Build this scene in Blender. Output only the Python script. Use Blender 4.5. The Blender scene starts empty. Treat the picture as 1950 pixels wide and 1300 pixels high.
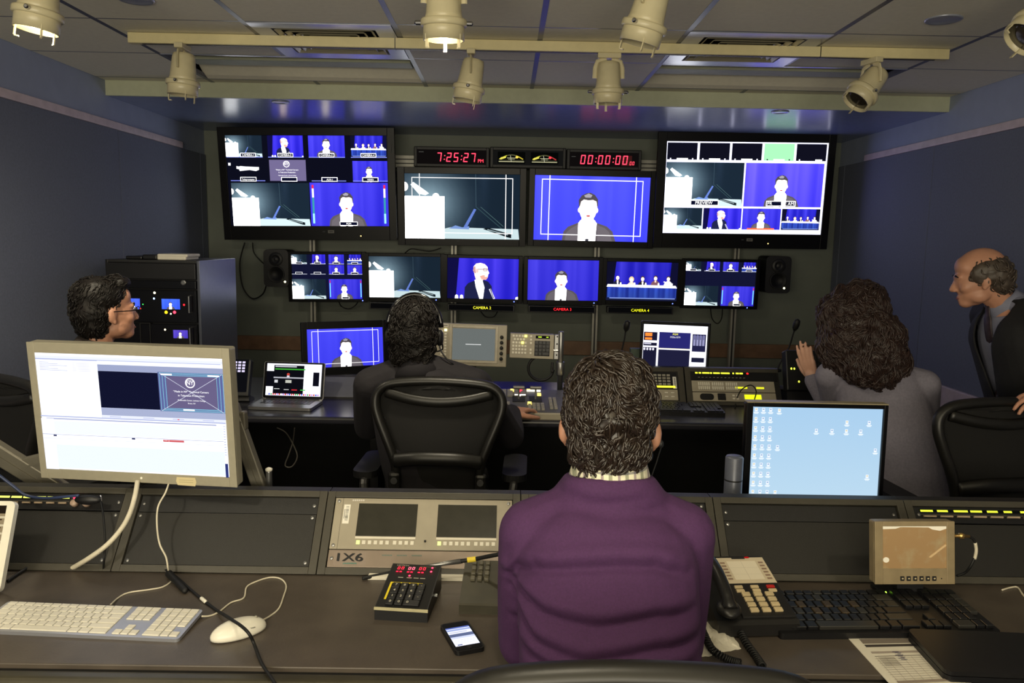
import bpy, bmesh, math, random
from mathutils import Vector, Matrix, Euler
random.seed(7)
S = bpy.context.scene
COL = S.collection
PI = math.pi
R = math.radians

# ------------------------------------------------------------------ camera
FPX, PITCH, YAW, ROLL, EYE = 1490.0, R(7.42), R(.52), R(1.05), 1.555
FW = Vector((math.sin(YAW)*math.cos(PITCH), math.cos(YAW)*math.cos(PITCH), -math.sin(PITCH)))
_r0 = Vector((math.cos(YAW), -math.sin(YAW), 0)); _u0 = _r0.cross(FW)
RT = math.cos(ROLL)*_r0 + math.sin(ROLL)*_u0
UP = math.cos(ROLL)*_u0 - math.sin(ROLL)*_r0
cam_d = bpy.data.cameras.new('camera'); cam = bpy.data.objects.new('camera', cam_d); COL.objects.link(cam)
cam_d.sensor_width = 36; cam_d.lens = FPX/1950*36; cam_d.clip_start = .05
cam.matrix_world = Matrix(((RT.x, UP.x, -FW.x, 0), (RT.y, UP.y, -FW.y, 0), (RT.z, UP.z, -FW.z, EYE), (0, 0, 0, 1)))
S.camera = cam

# ------------------------------------------------------------------ world, exposure, fill light
S.view_settings.view_transform = 'Standard'; S.view_settings.look = 'None'
S.view_settings.exposure = 0.0; S.view_settings.gamma = 1; S.view_settings.use_curve_mapping = False
world = bpy.data.worlds.new('world'); S.world = world; world.use_nodes = True
world.node_tree.nodes['Background'].inputs[0].default_value = (.55, .55, .62, 1)
world.node_tree.nodes['Background'].inputs[1].default_value = .10
def area(name, loc, target, sx, sy, power, col):
    l = bpy.data.lights.new(name, 'AREA'); l.shape = 'RECTANGLE'; l.size = sx; l.size_y = sy; l.energy = power; l.color = col
    o = bpy.data.objects.new(name, l); COL.objects.link(o); o.location = loc
    o.rotation_euler = (Vector(target)-Vector(loc)).to_track_quat('-Z', 'Y').to_euler(); return o
area('rear_fill_light', (-.5, -1.5, 1.55), (-.4, .1, 2.75), 3.0, 1.0, 116, (1, .9, .68))  # added fill light behind the camera, standing for a lit rear room
def spot(name, loc, target, power, angle, blend, col, radius=.05):
    l = bpy.data.lights.new(name, 'SPOT'); l.energy = power; l.spot_size = R(angle); l.spot_blend = blend; l.color = col; l.shadow_soft_size = radius
    o = bpy.data.objects.new(name, l); COL.objects.link(o); o.location = loc
    o.rotation_euler = (Vector(target)-Vector(loc)).to_track_quat('-Z', 'Y').to_euler(); return o

# ------------------------------------------------------------------ points of the place
def ray(x, y): return FW*FPX + RT*(x-975) + UP*(650-y)
def at(x, y, Y):                      # the point of the vertical plane at depth Y seen at x, y
    d = ray(x, y); return Vector((0, 0, EYE)) + d*(Y/d.y)
def on(x, y, z):                      # the point at height z seen at x, y
    d = ray(x, y); return Vector((0, 0, EYE)) + d*((z-EYE)/d.z)

# ------------------------------------------------------------------ materials
def lin(c):
    c = c/255.0
    return c/12.92 if c <= .04045 else ((c+.055)/1.055)**2.4
def rgb(r, g, b): return (lin(r), lin(g), lin(b), 1)
MATS = {}
def mat(name, c, rough=.5, metal=0, noise=.12, scale=30, bump=0, spec=.5, coat=0, bscale=None, alpha=1):
    if name in MATS: return MATS[name]
    m = bpy.data.materials.new(name); m.use_nodes = True; nt = m.node_tree; b = nt.nodes['Principled BSDF']
    b.inputs['Roughness'].default_value = rough; b.inputs['Metallic'].default_value = metal
    b.inputs['Specular IOR Level'].default_value = spec; b.inputs['Coat Weight'].default_value = coat
    b.inputs['Alpha'].default_value = alpha
    tc = nt.nodes.new('ShaderNodeTexCoord'); n = nt.nodes.new('ShaderNodeTexNoise'); n.inputs['Scale'].default_value = scale; n.inputs['Detail'].default_value = 4
    nt.links.new(tc.outputs['Object'], n.inputs['Vector'])
    r = nt.nodes.new('ShaderNodeValToRGB'); base = rgb(*c)
    r.color_ramp.elements[0].position = .3; r.color_ramp.elements[1].position = .7
    r.color_ramp.elements[0].color = tuple(v*(1-noise) for v in base[:3])+(1,); r.color_ramp.elements[1].color = tuple(min(1, v*(1+noise)) for v in base[:3])+(1,)
    nt.links.new(n.outputs['Fac'], r.inputs['Fac']); nt.links.new(r.outputs['Color'], b.inputs['Base Color'])
    if bump:
        n2 = nt.nodes.new('ShaderNodeTexNoise'); n2.inputs['Scale'].default_value = bscale or scale*8; nt.links.new(tc.outputs['Object'], n2.inputs['Vector'])
        bp = nt.nodes.new('ShaderNodeBump'); bp.inputs['Strength'].default_value = bump; bp.inputs['Distance'].default_value = .002
        nt.links.new(n2.outputs['Fac'], bp.inputs['Height']); nt.links.new(bp.outputs['Normal'], b.inputs['Normal'])
    MATS[name] = m; return m
def emit(name, c, s):
    if name in MATS: return MATS[name]
    m = bpy.data.materials.new(name); m.use_nodes = True; nt = m.node_tree
    for n in list(nt.nodes): nt.nodes.remove(n)
    e = nt.nodes.new('ShaderNodeEmission'); e.inputs[0].default_value = rgb(*c); e.inputs[1].default_value = s
    o = nt.nodes.new('ShaderNodeOutputMaterial'); nt.links.new(e.outputs[0], o.inputs[0]); MATS[name] = m; return m
def screen_material():
    m = bpy.data.materials.new('screen_light'); m.use_nodes = True; nt = m.node_tree
    for n in list(nt.nodes): nt.nodes.remove(n)
    a = nt.nodes.new('ShaderNodeAttribute'); a.attribute_name = 'Col'
    e = nt.nodes.new('ShaderNodeEmission'); nt.links.new(a.outputs['Color'], e.inputs[0]); e.inputs[1].default_value = 1
    o = nt.nodes.new('ShaderNodeOutputMaterial'); nt.links.new(e.outputs[0], o.inputs[0]); return m
SCREEN = screen_material()
def print_material():                 # printed matter: same layered colours, lit by the room
    m = bpy.data.materials.new('printed_ink'); m.use_nodes = True; nt = m.node_tree; b = nt.nodes['Principled BSDF']
    a = nt.nodes.new('ShaderNodeAttribute'); a.attribute_name = 'Col'; nt.links.new(a.outputs['Color'], b.inputs['Base Color']); b.inputs['Roughness'].default_value = .7
    return m
PRINT = print_material()

M_black = mat('black_plastic', (17, 17, 20), .42)
M_gloss = mat('glossy_black', (14, 14, 17), .16)
M_dark = mat('dark_matt_metal', (29, 29, 30), .5, .0, .1, 60, .15)
M_console = mat('console_panel_paint', (31, 30, 28), .48, 0, .08, 80, .2)
M_frame = mat('console_frame_paint', (66, 63, 55), .42, 0, .06, 50, .1)
M_desk = mat('desk_laminate', (80, 72, 64), .42, 0, .16, 14, .12, bscale=160)
M_bdesk = mat('back_desk_laminate', (38, 38, 44), .26, 0, .08, 14)
M_edge = mat('desk_edge_wood', (56, 52, 38), .4, 0, .2, 20)
M_cream = mat('cream_lamp_enamel', (208, 198, 162), .35, 0, .04)
M_track = mat('cream_track_enamel', (218, 206, 160), .4, 0, .04)
M_chrome = mat('bright_metal', (190, 190, 195), .22, 1, .03)
M_alu = mat('brushed_aluminium', (150, 150, 150), .35, .9, .06)
M_grey = mat('beige_grey_panel', (160, 152, 134), .45, 0, .04)
M_silver = mat('silver_display_shell', (178, 172, 152), .38, .35, .04, 60)
M_white = mat('white_plastic', (232, 228, 214), .3, 0, .03)
M_keyw = mat('white_key_plastic', (224, 219, 204), .4, 0, .03)
M_key = mat('black_key_plastic', (22, 22, 24), .35)
M_keyg = mat('grey_key_plastic', (150, 146, 134), .4)
M_rubber = mat('black_rubber', (11, 11, 12), .6)
M_screenoff = mat('unlit_screen_glass', (46, 45, 38), .25)
M_fabric = mat('chair_mesh_fabric', (13, 12, 12), .8, 0, .25, 300, .6)
M_chair = mat('chair_frame_plastic', (21, 20, 18), .42, 0, .08)
M_skin = mat('skin', (192, 140, 114), .5, 0, .08, 20)
M_skin2 = mat('pale_skin', (214, 165, 140), .5, 0, .08, 20)
M_hair = mat('dark_hair', (22, 18, 16), .52, 0, .3, 60, spec=.3)
M_paper = mat('white_paper', (226, 220, 204), .8, 0, .02)
M_wood = mat('wood_rail', (128, 98, 74), .45, 0, .2, 12)

# ------------------------------------------------------------------ mesh helpers
class MB:
    def __init__(s): s.bm = bmesh.new()
    def _x(s, vs, M):
        if M is not None: bmesh.ops.transform(s.bm, matrix=M, verts=vs)
    def box(s, x0, x1, y0, y1, z0, z1, bev=0, M=None, seg=2):
        g = bmesh.ops.create_cube(s.bm, size=1); vs = g['verts']
        for v in vs: v.co = Vector(((x0+x1)/2+v.co.x*(x1-x0), (y0+y1)/2+v.co.y*(y1-y0), (z0+z1)/2+v.co.z*(z1-z0)))
        if bev:
            es = list({e for v in vs for e in v.link_edges})
            r = bmesh.ops.bevel(s.bm, geom=es, offset=bev, segments=seg, affect='EDGES', profile=.5)
            vs = list({v for f in r['faces'] for v in f.verts} | {v for v in vs if v.is_valid})
            # gather the island so a transform reaches all of it
            todo, seen = list(vs), set(vs)
            while todo:
                for e in todo.pop().link_edges:
                    for w in e.verts:
                        if w not in seen: seen.add(w); todo.append(w)
            vs = list(seen)
        s._x(vs, M); return s
    def frame(s, x0, x1, z0, z1, t, y0, y1, bev=0, tb=None, tt=None):
        tb = t if tb is None else tb; tt = t if tt is None else tt
        s.box(x0, x0+t, y0, y1, z0, z1, bev); s.box(x1-t, x1, y0, y1, z0, z1, bev)
        s.box(x0+t, x1-t, y0, y1, z0, z0+tb, bev); s.box(x0+t, x1-t, y0, y1, z1-tt, z1, bev); return s
    def prism(s, pts, y0, y1, M=None):        # outline in x,z swept along y
        a = [s.bm.verts.new((x, y0, z)) for x, z in pts]; b = [s.bm.verts.new((x, y1, z)) for x, z in pts]; n = len(pts)
        s.bm.faces.new(a); s.bm.faces.new(b[::-1])
        for i in range(n): s.bm.faces.new((a[i], b[i], b[(i+1) % n], a[(i+1) % n]))
        s._x(a+b, M); return s
    def prismx(s, pts, x0, x1, M=None):       # outline in y,z swept along x
        a = [s.bm.verts.new((x0, y, z)) for y, z in pts]; b = [s.bm.verts.new((x1, y, z)) for y, z in pts]; n = len(pts)
        s.bm.faces.new(a[::-1]); s.bm.faces.new(b)
        for i in range(n): s.bm.faces.new((a[i], a[(i+1) % n], b[(i+1) % n], b[i]))
        s._x(a+b, M); return s
    def prismz(s, pts, z0, z1, M=None):
        a = [s.bm.verts.new((x, y, z0)) for x, y in pts]; b = [s.bm.verts.new((x, y, z1)) for x, y in pts]; n = len(pts)
        s.bm.faces.new(a[::-1]); s.bm.faces.new(b)
        for i in range(n): s.bm.faces.new((a[i], a[(i+1) % n], b[(i+1) % n], b[i]))
        s._x(a+b, M); return s
    def tube(s, pts, r, n=8, closed=False, flat=1.0, upv=None):
        pts = [Vector(p) for p in pts]; k = len(pts); rings = []
        rr = r if isinstance(r, (list, tuple)) else [r]*k
        prev = None
        for i, p in enumerate(pts):
            if closed: t = pts[(i+1) % k]-pts[i-1]
            else: t = pts[min(i+1, k-1)]-pts[max(i-1, 0)]
            t.normalize()
            if prev is None:
                a = Vector(upv) if upv else (Vector((0, 0, 1)) if abs(t.z) < .9 else Vector((1, 0, 0)))
                a = (a-t*a.dot(t)).normalized()
            else: a = (prev-t*prev.dot(t)).normalized()
            prev = a; b = t.cross(a)
            rings.append([s.bm.verts.new(p+rr[i]*(math.cos(q)*a*flat+math.sin(q)*b)) for q in (2*PI*j/n for j in range(n))])
        for i in range(k if closed else k-1):
            A, B = rings[i], rings[(i+1) % k]
            for j in range(n): s.bm.faces.new((A[j], A[(j+1) % n], B[(j+1) % n], B[j]))
        if not closed: s.bm.faces.new(rings[0][::-1]); s.bm.faces.new(rings[-1])
        return s
    def lathe(s, prof, n=24, M=None, cap=True):   # profile (r, z) about z
        rings = [[s.bm.verts.new((r*math.cos(2*PI*j/n), r*math.sin(2*PI*j/n), z)) for j in range(n)] for r, z in prof]
        for A, B in zip(rings, rings[1:]):
            for j in range(n): s.bm.faces.new((A[j], A[(j+1) % n], B[(j+1) % n], B[j]))
        if cap: s.bm.faces.new(rings[0][::-1]); s.bm.faces.new(rings[-1])
        s._x([v for q in rings for v in q], M); return s
    def ell(s, c, r, M=None, u=16, v=10):
        g = bmesh.ops.create_uvsphere(s.bm, u_segments=u, v_segments=v, radius=1)['verts']
        for w in g: w.co = Vector((c[0]+w.co.x*r[0], c[1]+w.co.y*r[1], c[2]+w.co.z*r[2]))
        s._x(g, M); return s
    def capsule(s, a, b, ra, rb, n=12):
        a, b = Vector(a), Vector(b); L = (b-a).length; t = (b-a)/max(L, 1e-6); pts, rr = [], []
        for i in range(5): q = PI/2*(1-i/4); pts.append(a-t*ra*math.sin(q)); rr.append(max(ra*math.cos(q), .001))
        for i in range(5): q = PI/2*i/4; pts.append(b+t*rb*math.sin(q)); rr.append(max(rb*math.cos(q), .001))
        return s.tube(pts, rr, n)
    def build(s, name, m, parent=None, smooth=False):
        bmesh.ops.recalc_face_normals(s.bm, faces=s.bm.faces)
        me = bpy.data.meshes.new(name); s.bm.to_mesh(me); s.bm.free()
        if m is not None: me.materials.append(m)
        if smooth:
            for p in me.polygons: p.use_smooth = True
        return link(name, me, parent)
def link(name, me, parent=None):
    o = bpy.data.objects.new(name, me); COL.objects.link(o)
    if parent is not None: o.parent = parent
    return o
def tag(o, label, cat, group=None, kind=None):
    o['label'] = label; o['category'] = cat
    if group: o['group'] = group
    if kind: o['kind'] = kind
    return o
def thing(name, label, cat, loc=(0, 0, 0), rot=(0, 0, 0), group=None):
    o = bpy.data.objects.new(name, None); COL.objects.link(o); o.empty_display_size = .05
    o.location = loc; o.rotation_euler = rot if not isinstance(rot, Matrix) else rot.to_euler()
    return tag(o, label, cat, group)
def struct(o): o['kind'] = 'structure'; return o
def note(o, label): o['label'] = label; return o
def copy_tree(o, parent=None):
    c = o.copy(); COL.objects.link(c)
    if parent is not None: c.parent = parent
    for ch in [q for q in list(COL.objects) if q.parent == o]: copy_tree(ch, c)
    return c
def smooth_pts(pts, n=8, closed=False):       # Catmull-Rom through points
    pts = [Vector(p) for p in pts]; out = []; k = len(pts)
    for i in range(k if closed else k-1):
        if closed: p0, p1, p2, p3 = pts[i-1], pts[i], pts[(i+1) % k], pts[(i+2) % k]
        else: p0, p1, p2, p3 = pts[max(i-1, 0)], pts[i], pts[i+1], pts[min(i+2, k-1)]
        for j in range(n):
            t = j/n; out.append(.5*((2*p1)+(p2-p0)*t+(2*p0-5*p1+4*p2-p3)*t*t+(3*p1-p0-3*p2+p3)*t**3))
    if not closed: out.append(pts[-1])
    return out
def rrect(x0, x1, z0, z1, r, n=5):
    o = []
    for cx, cz, a in ((x1-r, z1-r, 0), (x0+r, z1-r, 90), (x0+r, z0+r, 180), (x1-r, z0+r, 270)):
        for i in range(n+1): q = R(a+90*i/n); o.append((cx+r*math.cos(q), cz+r*math.sin(q)))
    return o

# ------------------------------------------------------------------ flat pictures (screens and prints)
FONT_CACHE = {}
def glyphs(t):
    if t in FONT_CACHE: return FONT_CACHE[t]
    cu = bpy.data.curves.new('t', 'FONT'); cu.body = t; cu.size = 1; cu.resolution_u = 3; cu.fill_mode = 'FRONT'
    o = bpy.data.objects.new('t', cu); COL.objects.link(o); dg = bpy.context.evaluated_depsgraph_get(); me = o.evaluated_get(dg).to_mesh()
    vs = [tuple(v.co) for v in me.vertices]; fs = [[vs[i][:2] for i in p.vertices] for p in me.polygons]
    x0 = min((v[0] for v in vs), default=0); x1 = max((v[0] for v in vs), default=0)
    o.to_mesh_clear() if False else None
    bpy.data.objects.remove(o); bpy.data.curves.remove(cu)
    FONT_CACHE[t] = (fs, x0, x1); return FONT_CACHE[t]
SEG = {'0': 'abcdef', '1': 'bc', '2': 'abged', '3': 'abgcd', '4': 'fgbc', '5': 'afgcd', '6': 'afgedc', '7': 'abc', '8': 'abcdefg', '9': 'abcdfg'}
class Pic:
    """a flat layered picture; u right, v down, both 0..1 of the current frame"""
    def __init__(s, w, h, gain=1.0):
        s.w, s.h, s.gain = w, h, gain; s.V, s.F, s.C = [], [], []; s.n = 0; s.fr = [(0, 0, 1, 1)]; s.step = .00005
    def push(s, u0, v0, u1, v1):
        a = s.fr[-1]; W, H = a[2]-a[0], a[3]-a[1]; s.fr.append((a[0]+u0*W, a[1]+v0*H, a[0]+u1*W, a[1]+v1*H)); return s
    def pop(s): s.fr.pop()
    def col(s, c, k=1.0):
        g = s.gain*k; return (lin(c[0])*g, lin(c[1])*g, lin(c[2])*g, 1)
    def raw(s, pts, cols):
        a = s.fr[-1]; P = [(a[0]+u*(a[2]-a[0]), a[1]+v*(a[3]-a[1]), c) for (u, v), c in zip(pts, cols)]
        for ax, lim, sg in ((0, a[0], 1), (0, a[2], -1), (1, a[1], 1), (1, a[3], -1)):
            out = []
            for i in range(len(P)):
                A, B = P[i-1], P[i]; da, db = sg*(A[ax]-lim), sg*(B[ax]-lim)
                if (da >= 0) != (db >= 0):
                    t = da/(da-db); out.append((A[0]+t*(B[0]-A[0]), A[1]+t*(B[1]-A[1]), tuple(A[2][k]+t*(B[2][k]-A[2][k]) for k in range(4))))
                if db >= 0: out.append(B)
            P = out
            if len(P) < 3: return
        i0 = len(s.V)
        for u, v, c in P: s.V.append(((u-.5)*s.w, -s.n*s.step, (.5-v)*s.h)); s.C.append(c)
        s.F.append(list(range(i0, i0+len(P))))
    def poly(s, pts, c, k=1.0): s.n += 1; q = s.col(c, k); s.raw(pts, [q]*len(pts))
    def rect(s, u0, v0, u1, v1, c, k=1.0): s.poly(((u0, v0), (u1, v0), (u1, v1), (u0, v1)), c, k)
    def ell(s, u, v, ru, rv, c, k=1.0, n=20): s.poly([(u+ru*math.cos(2*PI*i/n), v+rv*math.sin(2*PI*i/n)) for i in range(n)], c, k)
    def asp(s): a = s.fr[-1]; return (a[2]-a[0])*s.w/((a[3]-a[1])*s.h)
    def line(s, a, b, t, c, k=1.0):          # t in units of the frame height
        A = s.asp(); dx, dy = (b[0]-a[0])*A, b[1]-a[1]; L = math.hypot(dx, dy) or 1; nx, ny = -dy/L*t/2/A, dx/L*t/2
        s.poly(((a[0]+nx, a[1]+ny), (b[0]+nx, b[1]+ny), (b[0]-nx, b[1]-ny), (a[0]-nx, a[1]-ny)), c, k)
    def box(s, u0, v0, u1, v1, t, c, k=1.0):
        A = s.asp()
        s.rect(u0, v0, u1, v0+t, c, k); s.rect(u0, v1-t, u1, v1, c, k); s.rect(u0, v0, u0+t/A, v1, c, k); s.rect(u1-t/A, v0, u1, v1, c, k)
    def mesh(s, nu, nv, fn):                 # smoothly varying colours; fn(u,v) -> (colour, k)
        s.n += 1; g = [[s.col(*fn(i/nu, j/nv)) for i in range(nu+1)] for j in range(nv+1)]
        for j in range(nv):
            for i in range(nu):
                s.raw(((i/nu, j/nv), ((i+1)/nu, j/nv), ((i+1)/nu, (j+1)/nv), (i/nu, (j+1)/nv)), (g[j][i], g[j][i+1], g[j+1][i+1], g[j+1][i]))
    def text(s, t, u, v, hgt, c, k=1.0, align='c', wide=1.0):
        fs, x0, x1 = glyphs(t); s.n += 1; q = s.col(c, k); A = s.asp(); sc = hgt/.72; W = (x1-x0)*sc/A*wide
        o = u-(W/2 if align == 'c' else 0 if align == 'l' else W)
        for f in fs: s.raw([(o+(x-x0)*sc/A*wide, v-y*sc) for x, y in f], [q]*len(f))
    def seven(s, t, u, v, hgt, c, k=1.0, slant=.12, gap=.28):   # lamp digits; v = top
        A = s.asp(); w = hgt*.52; x = u*A; th = hgt*.105
        def bar(x0, y0, x1, y1):
            P = [(x0, y0), (x1, y0), (x1, y1), (x0, y1)]
            s.poly([((px+slant*(hgt-(py-v)))/A, py) for px, py in P], c, k)
        for ch in t:
            if ch == ':':
                for yy in (.28, .68): bar(x+th*.2, v+hgt*yy, x+th*1.3, v+hgt*yy+th)
                x += th*1.5+hgt*gap*.55; continue
            if ch == ' ': x += hgt*.35; continue
            m = hgt/2
            for g in SEG[ch]:
                if g == 'a': bar(x+th*.3, v, x+w-th*.3, v+th)
                elif g == 'd': bar(x+th*.3, v+hgt-th, x+w-th*.3, v+hgt)
                elif g == 'g': bar(x+th*.3, v+m-th/2, x+w-th*.3, v+m+th/2)
                elif g == 'f': bar(x, v+th*.3, x+th, v+m-th*.2)
                elif g == 'e': bar(x, v+m+th*.2, x+th, v+hgt-th*.3)
                elif g == 'b': bar(x+w-th, v+th*.3, x+w, v+m-th*.2)
                elif g == 'c': bar(x+w-th, v+m+th*.2, x+w, v+hgt-th*.3)
            x += w+hgt*gap
        return x/A
    def build(s, name, parent=None, m=None, loc=(0, 0, 0), rot=(0, 0, 0)):
        me = bpy.data.meshes.new(name); me.from_pydata(s.V, [], s.F); me.update()
        at_ = me.color_attributes.new('Col', 'FLOAT_COLOR', 'POINT')
        at_.data.foreach_set('color', [x for c in s.C for x in c])
        me.materials.append(m or SCREEN); o = link(name, me, parent); o.location = loc; o.rotation_euler = rot; return o
# ------------------------------------------------------------------ what the cameras show
def pic_podium(p, glow=1.0):
    def bg(u, v):
        d = math.hypot((u-.2)*1.5, (v-.45)*.9); k = max(0, 1-d/.75)**1.6
        beam = .18*math.exp(-((u-.68)/.05)**2)*(1-v)
        return ((26+160*k+60*beam, 40+180*k+70*beam, 54+180*k+90*beam), .75)
    p.rect(0, 0, 1, 1, (12, 20, 28)); p.mesh(16, 8, bg)
    p.line((.615, 0), (.62, .5), .008, (60, 80, 92)); p.line((.62, .5), (.85, .84), .01, (50, 75, 80))
    p.line((.66, .5), (.86, .8), .006, (80, 110, 110))
    p.poly(((.4, .82), (.99, .84), (1, 1), (.3, 1), (.3, .86)), (196, 216, 220), .95)
    p.poly(((.68, .84), (.72, .82), (.93, .92), (.93, .98), (.9, .97)), (16, 24, 30))
    p.line((.72, .85), (.9, .93), .014, (150, 170, 175))
    p.poly(((.38, .84), (.44, .79), (.5, .82), (.56, .8), (.56, .85)), (120, 150, 210), .9)
    p.poly(((.51, .82), (.54, .82), (.622, .54), (.602, .53)), (104, 132, 214), .8)
    p.rect(0, .345, .345, 1, (255, 255, 255), 2.6*glow)
    p.ell(.27, .345, .03, .05, (255, 255, 255), 1.6)
    p.poly(((.05, .17), (.075, .13), (.18, .26), (.21, .3), (.18, .33), (.12, .31)), (240, 250, 255), 1.5)
    p.ell(.0, .2, .03, .07, (255, 250, 245), 1.5)
def curtain(p, n=48, tint=(62, 54, 200), amp=.5, ph=0):
    def bg(u, v):
        f = .5+.5*math.sin(u*19+ph)*math.sin(u*7.3+1.3+ph)+.35*math.exp(-((u-.12)/.02)**2)+.4*math.exp(-((u-.38)/.025)**2)+.4*math.exp(-((u-.66)/.02)**2)+.35*math.exp(-((u-.94)/.02)**2)
        k = 1-amp*.55+amp*.75*f-.12*v
        return ((tint[0]*k, tint[1]*k, min(255, tint[2]*(.72+.3*k))), 1)
    p.rect(0, 0, 1, 1, (20, 16, 80)); p.mesh(n, 4, bg)
def pic_speaker(p, cx=.49, s=1.0, tint=(62, 56, 205), red=0, amp=.5, k=1.0):
    """a man in a dark jacket and white shirt speaking before a blue curtain"""
    curtain(p, 48, tint, amp)
    A = p.asp()/1.778
    def q(x, y): return (cx+(x-.5)*s/A, 1-(1-y)*s)
    W = lambda L: [q(*a) for a in L]
    hq = lambda x, y: q(.5+(x-.5)*.78, .66-(.66-y)*.9)
    HW_ = lambda L: [hq(*a) for a in L]
    p.poly(W(((.24, 1.02), (.255, .84), (.30, .75), (.42, .66), (.58, .66), (.70, .73), (.76, .82), (.80, 1.02))), (84, 78, 84))
    p.poly(W(((.27, 1.0), (.285, .86), (.33, .78), (.41, .70), (.40, 1.0))), (98, 92, 98))
    p.poly(W(((.61, 1.0), (.6, .71), (.68, .76), (.73, .84), (.76, 1.0))), (98, 92, 98))
    p.poly(W(((.405, .68), (.43, .62), (.57, .62), (.595, .68), (.585, 1.02), (.405, 1.02))), (255, 252, 248), 2.2*k)
    p.poly(W(((.44, .56), (.56, .56), (.565, .68), (.5, .74), (.43, .68))), (255, 236, 224), 1.6*k)
    e = [hq(.385, .42), hq(.615, .42)]; p.ell(*e[0], .014*s/A, .045*s, (255, 226, 208), 1.5*k); p.ell(*e[1], .014*s/A, .045*s, (255, 226, 208), 1.5*k)
    p.poly(HW_(((.385, .36), (.39, .25), (.43, .18), (.5, .16), (.57, .18), (.61, .25), (.618, .36), (.612, .46), (.59, .55), (.545, .625), (.5, .64), (.455, .625), (.41, .55), (.388, .46))), (255, 240, 228), 1.75*k)
    p.poly(HW_(((.378, .36), (.372, .22), (.41, .13), (.47, .085), (.52, .07), (.58, .11), (.625, .2), (.63, .36), (.615, .33), (.605, .245), (.56, .215), (.5, .225), (.44, .21), (.405, .25), (.392, .34))), (72, 66, 72))
    p.poly(HW_(((.44, .13), (.5, .085), (.55, .12), (.53, .17), (.46, .17))), (150, 146, 156))
    for a in (.45, .55):
        u, v = hq(a, .36); p.ell(u, v, .018*s/A, .009*s, (236, 205, 192), 1.2); p.line(hq(a-.028, .325), hq(a+.028, .32), .01*s, (238, 212, 200), 1.2)
    p.line(hq(.5, .40), hq(.495, .455), .008*s, (250, 226, 214), 1.3)
    u, v = hq(.505, .535); p.ell(u, v, .022*s/A, .017*s, (214, 96, 96)); p.ell(u, v+.003*s, .014*s/A, .008*s, (150, 50, 56))
    u, v = q(.5, .985); p.ell(u, v, .02*s/A, .025*s, (60, 60, 70))
def pic_bald(p, k=1.0):
    """a bald man with a beard and glasses in a navy suit, turned to the right"""
    curtain(p, 48, (58, 48, 205), .65, 1.1)
    p.poly(((.0, 0), (.16, 0), (.12, 1), (0, 1)), (14, 12, 60))
    p.poly(((.235, 1.02), (.245, .72), (.29, .62), (.38, .55), (.5, .53), (.57, .57), (.62, .68), (.645, 1.02)), (28, 32, 66))
    p.poly(((.38, .54), (.42, .5), (.49, .54), (.52, .72), (.5, 1.02), (.455, 1.02), (.40, .72)), (255, 255, 255), 2.0*k)
    p.poly(((.375, .40), (.5, .42), (.5, .54), (.46, .58), (.4, .53)), (255, 214, 200), 1.3*k)
    p.poly(((.36, .30), (.365, .2), (.4, .13), (.46, .11), (.52, .14), (.56, .21), (.565, .29), (.585, .36), (.57, .39), (.565, .46), (.54, .52), (.48, .51), (.42, .46), (.385, .42)), (255, 224, 212), 1.6*k)
    p.poly(((.355, .3), (.37, .2), (.39, .2), (.395, .3), (.4, .38), (.375, .36)), (196, 150, 150))
    p.poly(((.45, .44), (.5, .41), (.56, .42), (.565, .47), (.54, .53), (.48, .52)), (228, 168, 152))
    p.poly(((.52, .425), (.565, .42), (.55, .455), (.525, .45)), (255, 250, 250), 1.5)
    p.line((.4, .27), (.57, .26), .014, (60, 40, 60)); p.box(.5, .25, .555, .31, .012, (70, 40, 60))
    p.ell(.415, .31, .017, .05, (240, 180, 170), 1.2)
    p.line((.595, .75), (.66, 1.0), .05, (205, 205, 220), 1.2); p.line((.6, .74), (.65, .98), .02, (90, 90, 110))
    for u in (.13, .2): p.poly(((u-.025, 1), (u-.02, .93), (u-.008, .91), (u+.008, .91), (u+.02, .93), (u+.025, 1)), (245, 250, 255), 1.7*k)
    p.poly(((.955, 1), (.96, .95), (.99, .93), (1, 1)), (245, 250, 255), 1.6*k)
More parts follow.
